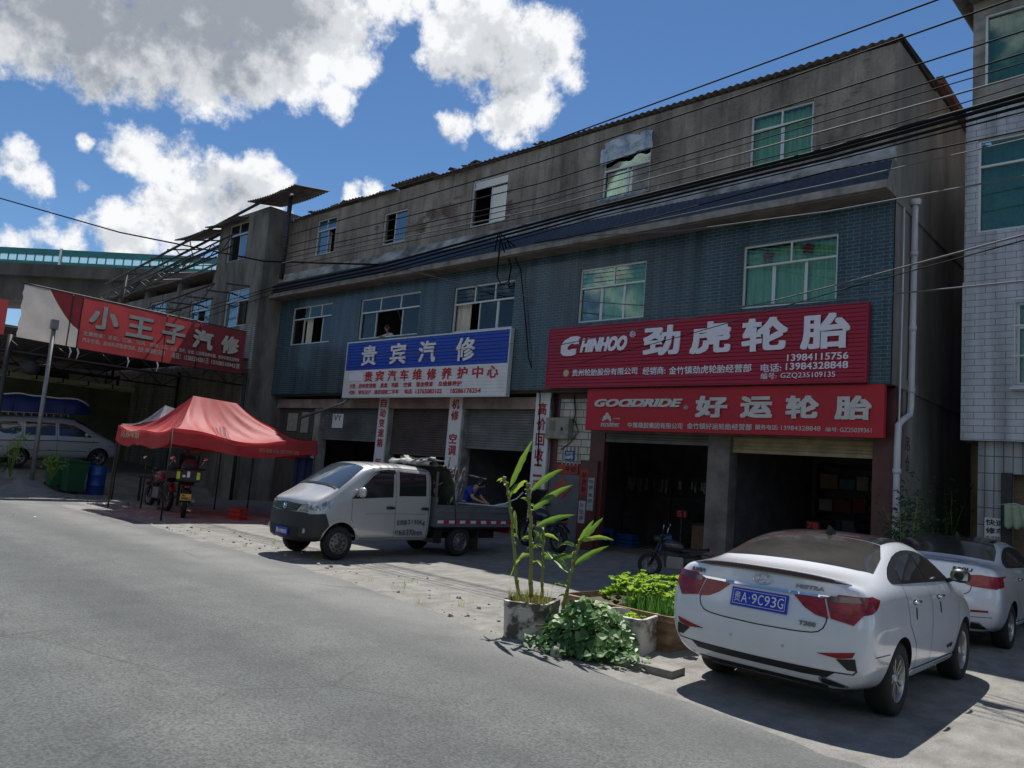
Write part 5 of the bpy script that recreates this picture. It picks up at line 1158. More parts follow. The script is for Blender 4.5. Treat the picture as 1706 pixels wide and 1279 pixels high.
    if kind == 0:
        dk = mat('smoked chrome badge', (.22, .23, .25), .25, .8)
        for sg in (-1, 1):
            o = [(.56,1.085),(.86,1.112),(.875,1.05),(.865,.97),(.80,.875),(.62,.905)]
            i = [(.30,1.055),(.545,1.072),(.605,.90),(.50,.915),(.40,.965)]
            patch(bvh, [(x_*sg, z) for x_, z in o], 'rear', 'tail_light', M['redlens'], car, .012, .04)
            patch(bvh, [(x_*sg, z) for x_, z in i], 'rear', 'tail_light', M['redlens'], car, .010, .04)
            patch(bvh, [(x_*sg, z) for x_, z in ((.57,1.082),(.85,1.106),(.85,1.06),(.60,1.035))], 'rear', 'indicator_lens', M['darklens'], car, .017, .04)
            # the lamp wraps on to the wing
            patch(bvh, [(.19,.955),(.185,1.05),(.21,1.11),(.36,1.118),(.50,1.082),(.40,1.03),(.28,.985)], 'right' if sg > 0 else 'left', 'tail_light', M['redlens'], car, .009, .03)
            patch(bvh, [(x_*sg, z) for x_, z in ((.53,.60),(.82,.655),(.80,.61),(.70,.585))], 'rear', 'reflector', M['redlens'], car, .010, .05)
            patch(bvh, [(x_*sg, z) for x_, z in ((.68,.575),(.82,.60),(.83,.50),(.76,.50))], 'rear', 'bumper_vent', M['black'], car, .008, .05)
            if sg > 0: patch(bvh, [(x_*sg, z) for x_, z in ((.52,.405),(.64,.395),(.76,.365),(.73,.335),(.55,.335))], 'rear', 'exhaust_tip', M['chrome'], car, .014, .04, smooth=1)
            if sg > 0: patch(bvh, [(x_*sg, z) for x_, z in ((.545,.395),(.64,.385),(.735,.36),(.71,.345),(.56,.345))], 'rear', 'exhaust_hole', M['black'], car, .018, .04, smooth=1)
            seam(bvh, [(sg*.545,1.07),(sg*.60,.90),(sg*.56,.79),(sg*.45,.755),(0,.745)], 'rear', 'boot_gap', M['seam'], car, .010, .003, smooth=1)
            seam(bvh, [(sg*.83,.50),(sg*.80,.465),(sg*.55,.455),(0,.45)], 'rear', 'bumper_crease', M['seam'], car, .010, .003)
        patch(bvh, [(-.66,.455),(.66,.455),(.60,.405),(.40,.395),(-.40,.395),(-.60,.405)], 'rear', 'diffuser', M['black'], car, .006, .05)
        patch(bvh, [(-.60,.335),(.60,.335),(.58,.30),(-.58,.30)], 'rear', 'diffuser', M['black'], car, .008, .06)
        patch(bvh, [(-.60,1.085),(-.30,1.083),(.30,1.083),(.60,1.085),(.55,1.065),(.30,1.062),(-.30,1.062),(-.55,1.065)], 'rear', 'chrome_strip', M['chrome'], car, .020, .05)
        # lip spoiler with smoked brake lamp
        mb = MB(); n = 24; vs = []
        for k in range(n+1):
            t = -1+2*k/n; x_ = .74*t; y_ = .205+.075*abs(t)**2.2; z = 1.238-.035*abs(t)**2.4
            e_ = 1-abs(t)**6; vs += [(x_, y_, z-.024*e_), (x_, y_-.045*e_, z+.004*e_), (x_, y_-.042*e_, z+.028*e_), (x_, y_+.13, z+.018*e_)]
        mb.add(vs, [(4*k+i, 4*k+(i+1) % 4, 4*k+4+(i+1) % 4, 4*k+4+i) for k in range(n) for i in range(4)]+[(0, 1, 2, 3), (4*n+3, 4*n+2, 4*n+1, 4*n)], 0, False)
        sp = mb.build('spoiler', M['whitecar'], car)
        mb = MB(); vs = []
        for k in range(n+1):
            t = -1+2*k/n; x_ = .73*t; e_ = 1-abs(t)**6; y_ = .205+.075*abs(t)**2.2-.046*e_-.001; z = 1.238-.035*abs(t)**2.4
            vs += [(x_, y_+.012*e_, z-.020*e_), (x_, y_-.003, z+.004*e_), (x_, y_+.0005, z+.022*e_)]
        mb.add(vs, [(3*k+i, 3*k+i+1, 3*k+4+i, 3*k+3+i) for k in range(n) for i in range(2)], 0, True)
        mb.build('brake_light', mat('smoked brake strip', (.045, .010, .016), .15, coat=1.), sp)
        plate(.50, .145, .955, [('贵', .04, .16), ('A', .175, .29), ('·', .315, .345), ('9', .37, .47), ('C', .49, .59), ('9', .61, .71), ('3', .73, .83), ('G', .85, .96)])
        for sx_ in (-.62, -.24, .24, .62): patch(bvh, [(sx_+.014*cos(a), .60+.014*sin(a)) for a in [2*pi*i/10 for i in range(10)]], 'rear', 'parking_sensor', mat('sensor grey', (.42, .43, .46), .4), car, .003, .1)
        badge([('北京现代', .16)], 1.135, -.66, dk, .045); badge([('MISTRA', .24)], 1.135, .42, dk, .035); badge([('T200', .14)], .83, .44, dk, .04)
        # oval emblem with a slanted letter
        p, no = on_surface(bvh, 0, 1.145, 'rear', .008); ey = (Vector((0, 0, 1))-no*no.z).normalized(); ex = Vector((1, 0, 0))
        mb = MB(); mb.tube([p+ex*(.088*cos(a))+ey*(.047*sin(a)) for a in [2*pi*i/28 for i in range(29)]], .006, 6)
        for s_ in (-1, 1): mb.tube([p+ex*(s_*.032-.016)+ey*-.034, p+ex*(s_*.036+.010)+ey*.034], .006, 6)
        mb.tube([p+ex*-.036+ey*-.012, p+ey*.0, p+ex*.034+ey*.012], .006, 6)
        mb.build('emblem', M['chrome'], car)
        badge([('HCS车', .20)], .47, 2.85, M['black'], .05, 'right', .02)
        seam(bvh, [(.34,.615),(.74,.60)], 'right', 'bumper_gap', M['seam'], car, .006, .004); seam(bvh, [(.34,.615),(.74,.60)], 'left', 'bumper_gap', M['seam'], car, .006, .004)
    else:
        for sg in (-1, 1):
            o = [(.44,1.075),(.70,1.10),(.90,1.09),(.92,1.0),(.89,.925),(.62,.93),(.42,.985)]
            patch(bvh, [(x_*sg, z) for x_, z in o], 'rear', 'tail_light', M['redlens'], car, .012, .04)
            patch(bvh, [(.25,.94),(.42,.96),(.46,1.04),(.36,1.09),(.26,1.09)], 'right' if sg > 0 else 'left', 'tail_light', M['redlens'], car, .011, .04)
            seam(bvh, [(sg*.60,1.09),(sg*.60,.90),(sg*.55,.82),(sg*.42,.80),(0,.795)], 'rear', 'boot_gap', M['seam'], car, .010, .003, smooth=1)
            patch(bvh, [(x_*sg, z) for x_, z in ((.50,.60),(.80,.625),(.80,.595),(.52,.575))], 'rear', 'reflector', M['redlens'], car, .010, .05)
            patch(bvh, [(x_*sg, z) for x_, z in ((.45,.43),(.70,.43),(.78,.35),(.45,.33))], 'rear', 'exhaust_trim', M['black'], car, .010, .05)
            seam(bvh, [(sg*.45,.435),(sg*.69,.435),(sg*.77,.355)], 'rear', 'chrome_trim', M['chrome'], car, .018, .012)
            seam(bvh, [(sg*.48,.50),(sg*.84,.53)], 'rear', 'bumper_crease', M['seam'], car, .008, .003)
        badge([('530Li', .26)], 1.155, .47, M['black'], .05, bold=.03)
        plate(.50, .145, .93, [('贵', .04, .16), ('A', .175, .29), ('·', .315, .345)])
        p, no = on_surface(bvh, 0, 1.15, 'rear', .006); ey = (Vector((0, 0, 1))-no*no.z).normalized()
        mb = MB(); mb.add([p+Vector((.04*cos(a), 0, 0))+ey*(.04*sin(a)) for a in [2*pi*i/20 for i in range(20)]], [tuple(range(20))]); mb.build('emblem', M['chrome'], car)
    return car
sedan('white sedan with red tail lights and a full blue number plate beside the planters', -3.20, 6.93, (1.045, 1, 1.005))
sedan('white sedan parked beyond the nearer white sedan, nose in the alley mouth', -3.2, 12.35, (1.0, 1.06, .97), 1)

# --- silver double-cab pickup ------------------------------------------------------
def pickup():
    t = thing('pickup_truck', 'silver grey double cab pickup truck with a red and white striped flat bed', 'truck', (-13.4, 8.2, .004), pi)
    def sec(y, zb, ws, zmid, belt, wb, cr, re, top, dy=0):
        return [(0,y,zb),(.62,y,zb),ws and (ws[0],y,ws[1]),(zmid[0],y,zmid[1]),(belt[0],y,belt[1]),(wb[0],y,wb[1]),(cr[0],y+dy*.4,cr[1]),(re[0],y+dy*.7,re[1]),(0,y+dy,top)]
    st = [
     sec(-3.14,.36,(.76,.38),(.785,.75),(.785,1.14),(.775,1.24),(.73,1.74),(.60,1.88),1.915),
     sec(-3.04,.34,(.775,.36),(.795,.75),(.795,1.14),(.785,1.24),(.74,1.77),(.61,1.905),1.94),
     sec(-2.3,.34,(.78,.36),(.80,.75),(.80,1.14),(.788,1.24),(.74,1.80),(.61,1.925),1.965),
     sec(-1.7,.34,(.78,.36),(.80,.75),(.80,1.13),(.788,1.23),(.735,1.78),(.60,1.90),1.945,.08),
     sec(-1.48,.34,(.78,.36),(.80,.75),(.80,1.12),(.79,1.22),(.745,1.74),(.635,1.87),1.925,.10),
     sec(-1.36,.34,(.78,.36),(.80,.75),(.80,1.12),(.79,1.22),(.75,1.67),(.65,1.81),1.865,.12),
     sec(-.95,.34,(.78,.36),(.80,.74),(.80,1.10),(.79,1.19),(.76,1.40),(.66,1.55),1.62,.14),
     sec(-.62,.34,(.78,.36),(.80,.72),(.795,1.07),(.78,1.16),(.75,1.235),(.66,1.30),1.37,.14),
     sec(-.32,.34,(.775,.38),(.79,.70),(.775,1.00),(.75,1.08),(.70,1.15),(.55,1.21),1.26,.06),
     sec(-.10,.34,(.72,.40),(.745,.66),(.73,.92),(.69,1.0),(.63,1.06),(.45,1.105),1.14,.04)]
    fc = [(0,.06,.40),(0,.06,.66),(0,.02,.92),(0,-.02,1.0),(0,-.05,1.06)]
    rc = [(0,-3.16,.40),(0,-3.16,.75),(0,-3.16,1.14),(0,-3.16,1.24),(0,-3.15,1.74)]
    me = loft(st, rc, fc, 'cab')
    me, bvh = finish_body(me, 'cab', [M['silver'], M['black']], [(-.80, .33, .40, .45)])
    cab = link('cab', me, t)
    L_ = 'left'; 
    patch(bvh, [(-.70,-.72),(-.5,-.62),(.5,-.62),(.70,-.72),(.67,-1.0),(.60,-1.34),(-.60,-1.34),(-.67,-1.0)], 'top', 'windscreen', mat('windscreen glass', (.05, .065, .085), .04, spec=1., coat=1.), t, .005, .05)
    seam(bvh, [(-.66,-.68),(0,-.60),(.66,-.68)], 'top', 'wiper_cowl', M['black'], t, .05, .012, smooth=1)
    for side in ('left', 'right'):
        patch(bvh, [(-1.02,1.22),(-.98,1.19),(-2.02,1.25),(-2.03,1.78),(-1.70,1.76),(-1.50,1.66)], side, 'door_window', M['carglass'], t, .006, .06)
        patch(bvh, [(-2.18,1.28),(-2.92,1.30),(-2.92,1.76),(-2.18,1.78)], side, 'door_window', M['carglass'], t, .006, .06)
        patch(bvh, [(-1.86,1.80),(-2.06,1.80),(-2.06,1.72),(-1.75,1.77),(-1.58,1.72),(-1.60,1.76)], side, 'rain_guard', M['black'], t, .018, .06)
        for pts in ([(-1.0,1.16),(-1.02,.80),(-1.24,.45),(-1.26,.37)], [(-2.09,1.84),(-2.10,1.0),(-2.12,.42)], [(-3.02,1.80),(-3.02,1.2),(-3.02,.42)], [(-1.26,.42),(-3.02,.42)], [(-1.0,1.18),(-1.45,1.66),(-1.7,1.83),(-2.1,1.85),(-3.0,1.83)]):
            seam(bvh, pts, side, 'door_gap', M['seam'], t, .008)
        seam(bvh, [(-1.35,.90),(-1.9,.915),(-2.95,.92)], side, 'door_crease', M['seam'], t, .006, .002)
        for hy in (-1.96, -2.90):
            p, no = on_surface(bvh, hy, 1.03, side, .02)
            mb = MB(); mb.tube([p+Vector((0, -.10, 0)), p+Vector((0, -.04, .006)), p+Vector((0, .05, .006)), p+Vector((0, .10, 0))], [.02, .03, .03, .02], 8); mb.build('door_handle', M['black'], t)
        p, no = on_surface(bvh, -1.12, 1.26, side, 0); sg = -1 if side == 'left' else 1
        T = Matrix.Translation(p+Vector((sg*.13, -.02, .07))) @ Matrix.Diagonal((.10, .07, .10, 1)); mb = MB()
        mb.lathe([(0, -1), (.6, -.9), (.95, -.5), (1, 0), (.95, .5), (.6, .9), (0, 1)], 14, 0, T); mb.tube([p, p+Vector((sg*.1, 0, .05))], .03, 8); mb.build('wing_mirror', M['silver'], t)
        patch(bvh, [(-.62,1.16),(-.40,1.12),(-.22,1.02),(-.12,.93),(-.36,.93),(-.52,1.0)], side, 'headlight', M['clearlens'], t, .012, .04)
        patch(bvh, [(-.06,.86),(-.42,.885),(-.52,.66),(-.40,.52),(-.36,.36),(-.06,.36)], side, 'bumper', M['bumperblack'], t, .016, .05)
        patch(bvh, [(-.44,.68),(-.55,.74),(-.80,.80),(-1.05,.74),(-1.24,.55),(-1.28,.36),(-1.20,.36),(-1.14,.55),(-1.0,.69),(-.80,.745),(-.6,.70),(-.5,.62)], side, 'arch_trim', M['silver'], t, .014, .05)
    fl = [(-.60,.885),(.60,.885),(.70,.86),(.72,.62),(.70,.40),(.58,.345),(-.58,.345),(-.70,.40),(-.72,.62),(-.70,.86)]
    patch(bvh, fl, 'front', 'bumper', M['bumperblack'], t, .018, .05)
    patch(bvh, [(-.50,.60),(.50,.60),(.46,.42),(-.46,.42)], 'front', 'lower_grille', M['seam'], t, .024, .06)
    patch(bvh, [(-.46,1.03),(0,1.055),(.46,1.03),(.36,.90),(0,.885),(-.36,.90)], 'front', 'grille', M['black'], t, .012, .05)
    for k in range(4): seam(bvh, [(-.42+.02*k,1.015-.033*k),(0,1.035-.033*k),(.42-.02*k,1.015-.033*k)], 'front', 'grille_bar', mat('grille bar', (.12, .12, .12), .35, .5), t, .012, .02)
    for sg in (-1, 1):
        patch(bvh, [(sg*.48,1.03),(sg*.66,1.06),(sg*.70,.97),(sg*.62,.90),(sg*.38,.90)], 'front', 'headlight', M['clearlens'], t, .013, .04)
        p, no = on_surface(bvh, sg*.60, .55, 'front', .03); mb = MB(); mb.lathe([(0, .0), (.05, 0), (.05, -.02)], 14, 0, Matrix.Translation(p) @ Matrix.Rotation(-pi/2, 4, 'X')); mb.build('fog_light', M['clearlens'], t)
    p, no = on_surface(bvh, 0, .965, 'front', .03)
    mb = MB(); mb.tube([p+Vector((.055*cos(a), 0, .055*sin(a))) for a in [2*pi*i/20 for i in range(21)]], .007, 6)
    mb.tube([p+Vector((-.028, 0, .035)), p+Vector((.0, 0, -.04)), p+Vector((.028, 0, .035))], .009, 6); mb.tube([p+Vector((-.035, 0, 0.0)), p+Vector((.035, 0, -.005))], .006, 6); mb.build('emblem', M['chrome'], t)
    p, no = on_surface(bvh, -.04, .50, 'front', .03); mb = MB(); mb.box(p.x-.21, p.x+.21, p.y-.02, p.y+.01, p.z-.07, p.z+.07); npl = mb.build('number_plate', M['plateblue'], t, bevel=.004)
    lettering([('贵A·MB018', -.18, .18, -.045, .045, .015, 0)], M['white'], npl, p+Vector((0, .0105, 0)), (-1, 0, 0), (0, 1, 0), .002, 'plate_lettering', False)
    # door lettering
    p, no = on_surface(bvh, -2.15, .74, 'left', .006)
    lettering([('总质量', 0, .28, -.055, .055, .0, 0), ('2135Kg', .30, .78, -.06, .06, .011, 0), ('栏板高', -.02, .26, -.265, -.155, .0, 0), ('370mm', .28, .72, -.27, -.14, .011, 0)], M['black'], t, p+Vector((-.012, 0, 0)), (0, -1, 0), (-1, 0, 0), .002, 'door_lettering', False)
    # chassis and flat bed
    mb = MB(); mb.box(-.42, .42, -5.5, -.6, .36, .52); mb.box(-.62, .62, -4.9, -3.2, .52, .60); mb.box(-.7, .7, -3.55, -3.3, .3, .58); mb.build('chassis', M['black'], t)
    mb = MB(); mb.box(-.80, .80, -5.68, -3.22, .62, .70); bed = mb.build('bed_floor', M['bumperblack'], t, bevel=.01)
    bedm = mat('grey bed panel', (.155, .16, .17), .5, .2, var=.3, scale=2.5, stretch=(1, 1, 4))
    for sg in (-1, 1):
        mb = MB(); x0, x1 = (sg*.80, sg*.835) if sg > 0 else (-.835, -.80)
        mb.box(x0, x1, -5.68, -3.24, .66, 1.12)
        for z in (.83, .98, 1.10): mb.box(x0-.012 if sg < 0 else x0, x1 if sg < 0 else x1+.012, -5.66, -3.26, z, z+.03)
        sp = mb.build('side_board', bedm, t, bevel=.006)
        mb = MB(); k = 0; y = -3.26
        while y > -5.6:
            l = .17 if k % 2 == 0 else .165; xo = sg*.8485 if sg > 0 else -.8485
            mb.box(min(xo, xo+.004), max(xo, xo+.004), y-l, y, .735, .80, k % 2); y -= l; k += 1
        mb.build('reflective_stripe', [mat('white reflective tape', (.62, .60, .62), .4), mat('red reflective tape', (.42, .02, .06), .4)], sp)
    mb = MB(); mb.box(-.80, .80, -5.70, -5.66, .66, 1.12); mb.build('tailgate', bedm, t, bevel=.006)
    mb = MB(); mb.box(-.80, .80, -3.25, -3.20, .66, 1.3)
    for x in (-.75, 0, .75): mb.box(x-.02, x+.02, -3.25, -3.21, 1.3, 1.85)
    mb.build('headboard', bedm, t)
    for sg in (-1, 1):
        mb = MB(); mb.box(sg*.5, sg*.78, -4.62, -4.60, .12, .62) if sg > 0 else mb.box(-.78, -.5, -4.62, -4.60, .12, .62); mb.build('mudflap', M['bumperblack'], t)
    for x in (-.68, .68):
        wheel(t, x, -.80, .325, .19, M['steelrim'], steel=True); wheel(t, x, -4.06, .325, .19, M['steelrim'], steel=True)
    mb = MB(); mb.box(-.72, .72, -5.72, -5.69, .50, .64); mb.build('rear_light_bar', M['redlens'], t)
    return t
pickup()
# tarpaulin heap and poles behind the cab, on the bed
tp = thing('tarpaulin', 'dark green and grey tarpaulin heap draped behind the pickup cab', 'tarpaulin', (-13.3, 11.6, .7))
mb = MB()
def heap(u, v):
    a = u*pi; x = -14.05+1.5*u; prof = sin(pi*min(1, v*1.0))
    y = 11.45+.55*v+.06*noise.noise((u*5, v*5, 2)); z = .72+(1.26+.10*noise.noise((u*4, 0, 7)))*(1-v**3)+.06*noise.noise((u*9, v*8, 5))
    return (x, y, z)
mb.grid(heap, 30, 14); mb.build('sheet', mat('dark green canvas', (.035, .05, .04), .85, var=.4, scale=5, bump=.3, bscale=14), tp, world=True, thick=.02)
mb = MB()
def rolled(u, v):
    a = 2*pi*v; r = .075+.03*noise.noise((u*7, cos(a), sin(a))); return (-14.0+1.42*u, 11.22+.22*u*0+r*1.8*cos(a), 2.02+r*.8*sin(a)+.03*noise.noise((u*5, 3, 3)))
mb.grid(rolled, 30, 12)
for k in range(9):
    x = -13.9+random.uniform(0, 1.3); y = 11.2+random.uniform(-.1, .25); a = random.uniform(-.5, .5); l = random.uniform(.15, .35); T = Matrix.Translation((x, y, 2.07+random.uniform(0, .05))) @ Matrix.Rotation(random.uniform(0, 3), 4, 'Z') @ Matrix.Rotation(random.uniform(-.3, .3), 4, 'Y'); mb.box(-l, l, -.06, .06, -.008, .008, 0, T)
mb.build('folded_sheet', mat('pale grey canvas', (.42, .43, .41), .85, col2=(.14, .15, .13), scale=5, contrast=(.4, .6)), tp, world=True)
pk = thing('scrap_poles', 'bundle of grey poles and branches leaning at the back of the pickup cab', 'poles', (-12.9, 11.9, .7))
mb = MB()
for k in range(9):
    x = -13.5+random.uniform(0, .9); mb.tube([(x, 11.75+random.uniform(0, .25), .72), (x+random.uniform(-.15, .4), 11.8+random.uniform(0, .4), 1.7+random.uniform(-.4, .5))], random.uniform(.012, .028), 6)
mb.tube([(-12.95, 11.75, 1.55), (-12.7, 11.9, 1.78), (-12.55, 12.2, 1.84), (-12.3, 12.6, 1.77)], .018, 6); mb.tube([(-12.8, 11.8, 1.7), (-12.65, 11.9, 1.95)], .02, 6)
mb.build('poles', mat('peeling grey poles', (.36, .34, .31), .85, col2=(.10, .05, .04), scale=8, contrast=(.45, .55)), pk, world=True)
rp = thing('bed_hose', 'pale hose and rod lying over the pickup side board', 'hose', (-12.6, 13.2, 1.15))
mb = MB(); mb.tube([(-13.0, 12.3, 1.17), (-12.8, 12.9, 1.16), (-12.62, 13.25, 1.15), (-12.5, 13.5, 1.22), (-12.4, 13.8, 1.36), (-12.35, 13.95, 1.52)], .016, 7); mb.build('hose', M['whitepvc'], rp, world=True)
mb = MB(); mb.lathe([(.22, 0), (.20, .03), (.08, .08), (0, .09)], 18, 0, Matrix.Translation((-12.75, 13.7, 1.13))); tag(mb.build('tin_lid', mat('pale green tin', (.22, .30, .30), .45)), 'pale green lid resting on the rear of the pickup side board', 'lid')

# --- silver minivan under the canopy ---------------------------------------------------
def minivan():
    t = thing('minivan', 'pale silver minivan with a roof rack parked under the canopy', 'van', (-32.0, 7.35, .70), 0)
    t.rotation_euler = (radians(3.5), 0, 0)
    def sec(y, zb, zt, wr=.66, wm=.86, zc=None, dy=0, top_narrow=.52):
        zc = zc or zt-.12
        return [(0,y,zb),(.68,y,zb),(wm-.02,y,zb+.10),(wm,y,.62),(wm,y,.98),(wm-.02,y,1.06),(wr,y+dy*.5,zc),(top_narrow,y+dy*.8,zt-.03),(0,y+dy,zt)]
    st = [sec(.06,.36,1.70,.62,.80,1.5), sec(.25,.28,1.82,.68,.855,1.62), sec(1.0,.26,1.86,.70,.86,1.68), sec(2.2,.26,1.86,.70,.86,1.68), sec(2.9,.26,1.80,.69,.86,1.60,None and 0 or .05), sec(3.35,.26,1.50,.73,.86,1.34,.08), sec(3.75,.26,1.16,.76,.85,1.10,.06), sec(4.15,.28,1.04,.70,.82,1.0), sec(4.38,.34,.90,.6,.72,.86)]
    st[7] = [(0,4.15,.28),(.66,4.15,.28),(.80,4.15,.38),(.82,4.15,.6),(.80,4.15,.82),(.77,4.15,.9),(.70,4.15,.97),(.5,4.15,1.01),(0,4.15,1.04)]
    st[8] = [(0,4.38,.34),(.55,4.38,.34),(.70,4.36,.42),(.72,4.36,.56),(.70,4.36,.72),(.67,4.36,.78),(.6,4.36,.84),(.4,4.38,.87),(0,4.38,.89)]
    rc = [(0,0,.46),(0,0,.62),(0,.0,.98),(0,.0,1.06),(0,.05,1.5)]; fc = [(0,4.46,.42),(0,4.48,.56),(0,4.46,.72),(0,4.44,.78),(0,4.42,.84)]
    me = loft(st, rc, fc, 'body'); me, bvh = finish_body(me, 'body', [M['vanpaint'], M['black']], [(.98, .32, .38, .5), (3.62, .32, .38, .5)])
    link('body', me, t)
    for side in ('right', 'left'):
        patch(bvh, [(.32,1.18),(1.02,1.14),(1.04,1.58),(.45,1.60),(.32,1.5)], side, 'side_window', M['carglass'], t, .006, .08, smooth=1)
        patch(bvh, [(1.15,1.13),(2.12,1.12),(2.12,1.58),(1.17,1.60)], side, 'side_window', M['carglass'], t, .006, .08)
        patch(bvh, [(2.24,1.12),(3.36,1.08),(3.1,1.30),(2.75,1.52),(2.24,1.58)], side, 'side_window', M['carglass'], t, .006, .08)
        for pts in ([(1.09,1.62),(1.09,.9),(1.4,.5),(1.42,.36)], [(2.18,1.62),(2.18,.36)], [(3.40,1.06),(3.38,.8),(3.22,.5)]): seam(bvh, pts, side, 'door_gap', M['seam'], t, .010)
        seam(bvh, [(.2,.92),(2.2,.94),(3.6,.9)], side, 'side_moulding', M['seam'], t, .03, .004)
        seam(bvh, [(1.25,.60),(3.2,.56)], side, 'body_stripe', M['seam'], t, .02, .004)
        p, no = on_surface(bvh, 3.12, 1.12, side, 0); sg = 1 if side == 'right' else -1
        mb = MB(); mb.lathe([(0, -1), (.6, -.9), (1, 0), (.6, .9), (0, 1)], 12, 0, Matrix.Translation(p+Vector((sg*.12, 0, .06))) @ Matrix.Diagonal((.1, .06, .08, 1))); mb.build('wing_mirror', M['vanpaint'], t)
        patch(bvh, [(3.95,.80),(4.2,.82),(4.36,.74),(4.2,.68),(4.0,.72)], side, 'headlight', M['clearlens'], t, .01, .06)
        mb = MB(); sx = sg*.58; mb.tube([(sx, .4, 1.93), (sx, 2.6, 1.93)], .022, 8)
        for y in [.4+.24*i for i in range(10)]: mb.bar((sx, y, 1.80), (sx, y, 1.93), .014, n=6)
        mb.build('roof_rack', M['alu'], t)
    patch(bvh, [(-.62,2.86),(.62,2.86),(.70,3.58),(-.70,3.58)], 'top', 'windscreen', M['carglass'], t, .005, .08)
    for x in (-.74, .74):
        for y in (.98, 3.62): wheel(t, x, y, .32, .2, M['alloy'], 8)
    mb = MB(); mb.box(-.6, .6, .3, 4.0, .24, .34); mb.build('underbody', M['black'], t)
minivan()
ld = thing('tarpaulin_load', 'big blue tarpaulin bundle with a white top edge tied on the minivan roof rack', 'tarpaulin', (-32.2, 8.2, 2.75))
mb = MB()
def bundle(u, v):
    a = pi*v; y = 5.2+5.5*u; hx = .80*(1-.0*u); e = max(.02, min(1, 8*u, 8*(1-u)))**.4
    c, s_ = cos(a), sin(a); cx = (abs(c)**.45)*(1 if c > 0 else -1); sx = abs(s_)**.45
    n_ = .05*noise.noise((u*9, v*5, 1))
    return (-32.1+(hx+n_)*cx*e, y, 2.64+(.70+n_+.03*sin(u*14)-.10*u)*sx*e+(y-7.35)*.06)
mb.grid(bundle, 50, 20); mb.build('blue_sheet', mat('royal blue tarpaulin', (.010, .028, .16), .5, var=.35, scale=3, bump=.3, bscale=6), ld, world=True)
mb = MB(); mb.tube([Vector(bundle(u, .30))+Vector((.02, 0, .02+.012*sin(u*40))) for u in [.03+.94*i/40 for i in range(41)]], .028, 6); mb.build('white_edge', M['white'], ld, world=True)  # white line along the upper edge of the sheet
mb = MB()
for u in (.2, .5, .8): mb.tube([Vector(bundle(u, v))*1.0+Vector((.012, 0, .012)) for v in [i/16 for i in range(17)]], .012, 5)
mb.build('rope', M['black'], ld, world=True)
# ---------------------------------------------------------------- planters and plants by the road
M['leaf'] = mat('broad green leaf', (.085, .165, .035), .5, col2=(.035, .09, .02), scale=11, trans=((.20, .36, .05), .30))
M['leafpale'] = mat('yellow green leaf', (.20, .33, .06), .5, col2=(.12, .24, .04), scale=6, trans=((.40, .52, .08), .4))
M['vineleaf'] = mat('vine leaf', (.060, .15, .038), .5, col2=(.03, .085, .022), scale=5, trans=((.16, .34, .06), .3))
M['lettuce'] = mat('lettuce leaf', (.20, .38, .045), .55, col2=(.09, .24, .025), scale=8, trans=((.42, .60, .07), .45))
M['stem'] = mat('green brown stem', (.24, .23, .05), .55, col2=(.12, .17, .03), scale=3, stretch=(4, 4, 1))
M['soil'] = mat('dry soil', (.10, .075, .05), .95, var=.4, scale=14, bump=.5, bscale=30)
M['foam'] = mat('dirty foam box', (.56, .54, .49), .8, col2=(.12, .10, .08), scale=4.5, contrast=(.36, .52), detail=9, bump=.15, bscale=30)
M['foamdark'] = mat('grimy foam box', (.52, .48, .42), .85, col2=(.10, .085, .07), scale=5, contrast=(.44, .54), detail=9, bump=.2, bscale=30)
M['straw'] = mat('dry grass', (.34, .34, .09), .7, var=.4, scale=10, trans=((.4, .4, .1), .3))
def trough(name, label, c, w, d, h, rot, m, soil=.07, wall=.035, taper=.93, inner=None, rr=.06):
    t = thing(name, label, 'planter', (c[0], c[1], 0), rot)
    def ring(s, z, ins=0., n=5, r=rr):
        out = []; hw, hd = w/2*s-ins, d/2*s-ins
        for cx, cy, a0 in ((hw-r, hd-r, 0), (-hw+r, hd-r, pi/2), (-hw+r, -hd+r, pi), (hw-r, -hd+r, 1.5*pi)):
            for k in range(n): a = a0+pi/2*k/(n-1); out.append((cx+r*cos(a)+.004*noise.noise((cx*9, a*5, z*9)), cy+r*sin(a), z))
        return out
    R = [ring(taper, 0), ring(taper+.02, h*.3), ring(1-.02, h*.8), ring(1., h*.82), ring(1.0, h), ring(1.0, h+.004, wall), ring(.97, h-soil, wall)]
    n = len(R[0]); mb = MB(); mb.add([p for r in R for p in r], [(i*n+j, i*n+(j+1) % n, (i+1)*n+(j+1) % n, (i+1)*n+j) for i in range(len(R)-1) for j in range(n)])
    mb.v[:] = [(x, y, z+.012*noise.noise((x*6+c[0], y*6, 0))*(z/h)) for x, y, z in mb.v]
    mb.add(ring(taper, 0), [tuple(range(n))[::-1]])
    mb.build('box', m, t)
    mb = MB(); hw, hd = w/2*.97-wall, d/2*.97-wall
    mb.grid(lambda u, v: (-hw+2*hw*u, -hd+2*hd*v, h-soil+.03*noise.noise((u*6, v*6, c[0]))), 14, 10); mb.build('soil', M['soil'], t)
    return t
trough('foam_planter', 'grimy foam box planter holding the tall broad leaved stems', (-6.29, 7.44), .56, .74, .43, .38, M['foamdark'], rr=.13)
trough('foam_planter', 'whitish foam box planter with stained side next to the white sedan', (-5.24, 7.98), .62, .62, .41, .2, M['foam'])
trough('foam_planter', 'long low wooden edged trough of lettuce behind the other planters', (-5.62, 8.92), 1.72, 1.35, .42, -.05, mat('peeling brown board', (.30, .19, .10), .85, col2=(.13, .08, .05), scale=4, stretch=(1, 1, 4)))
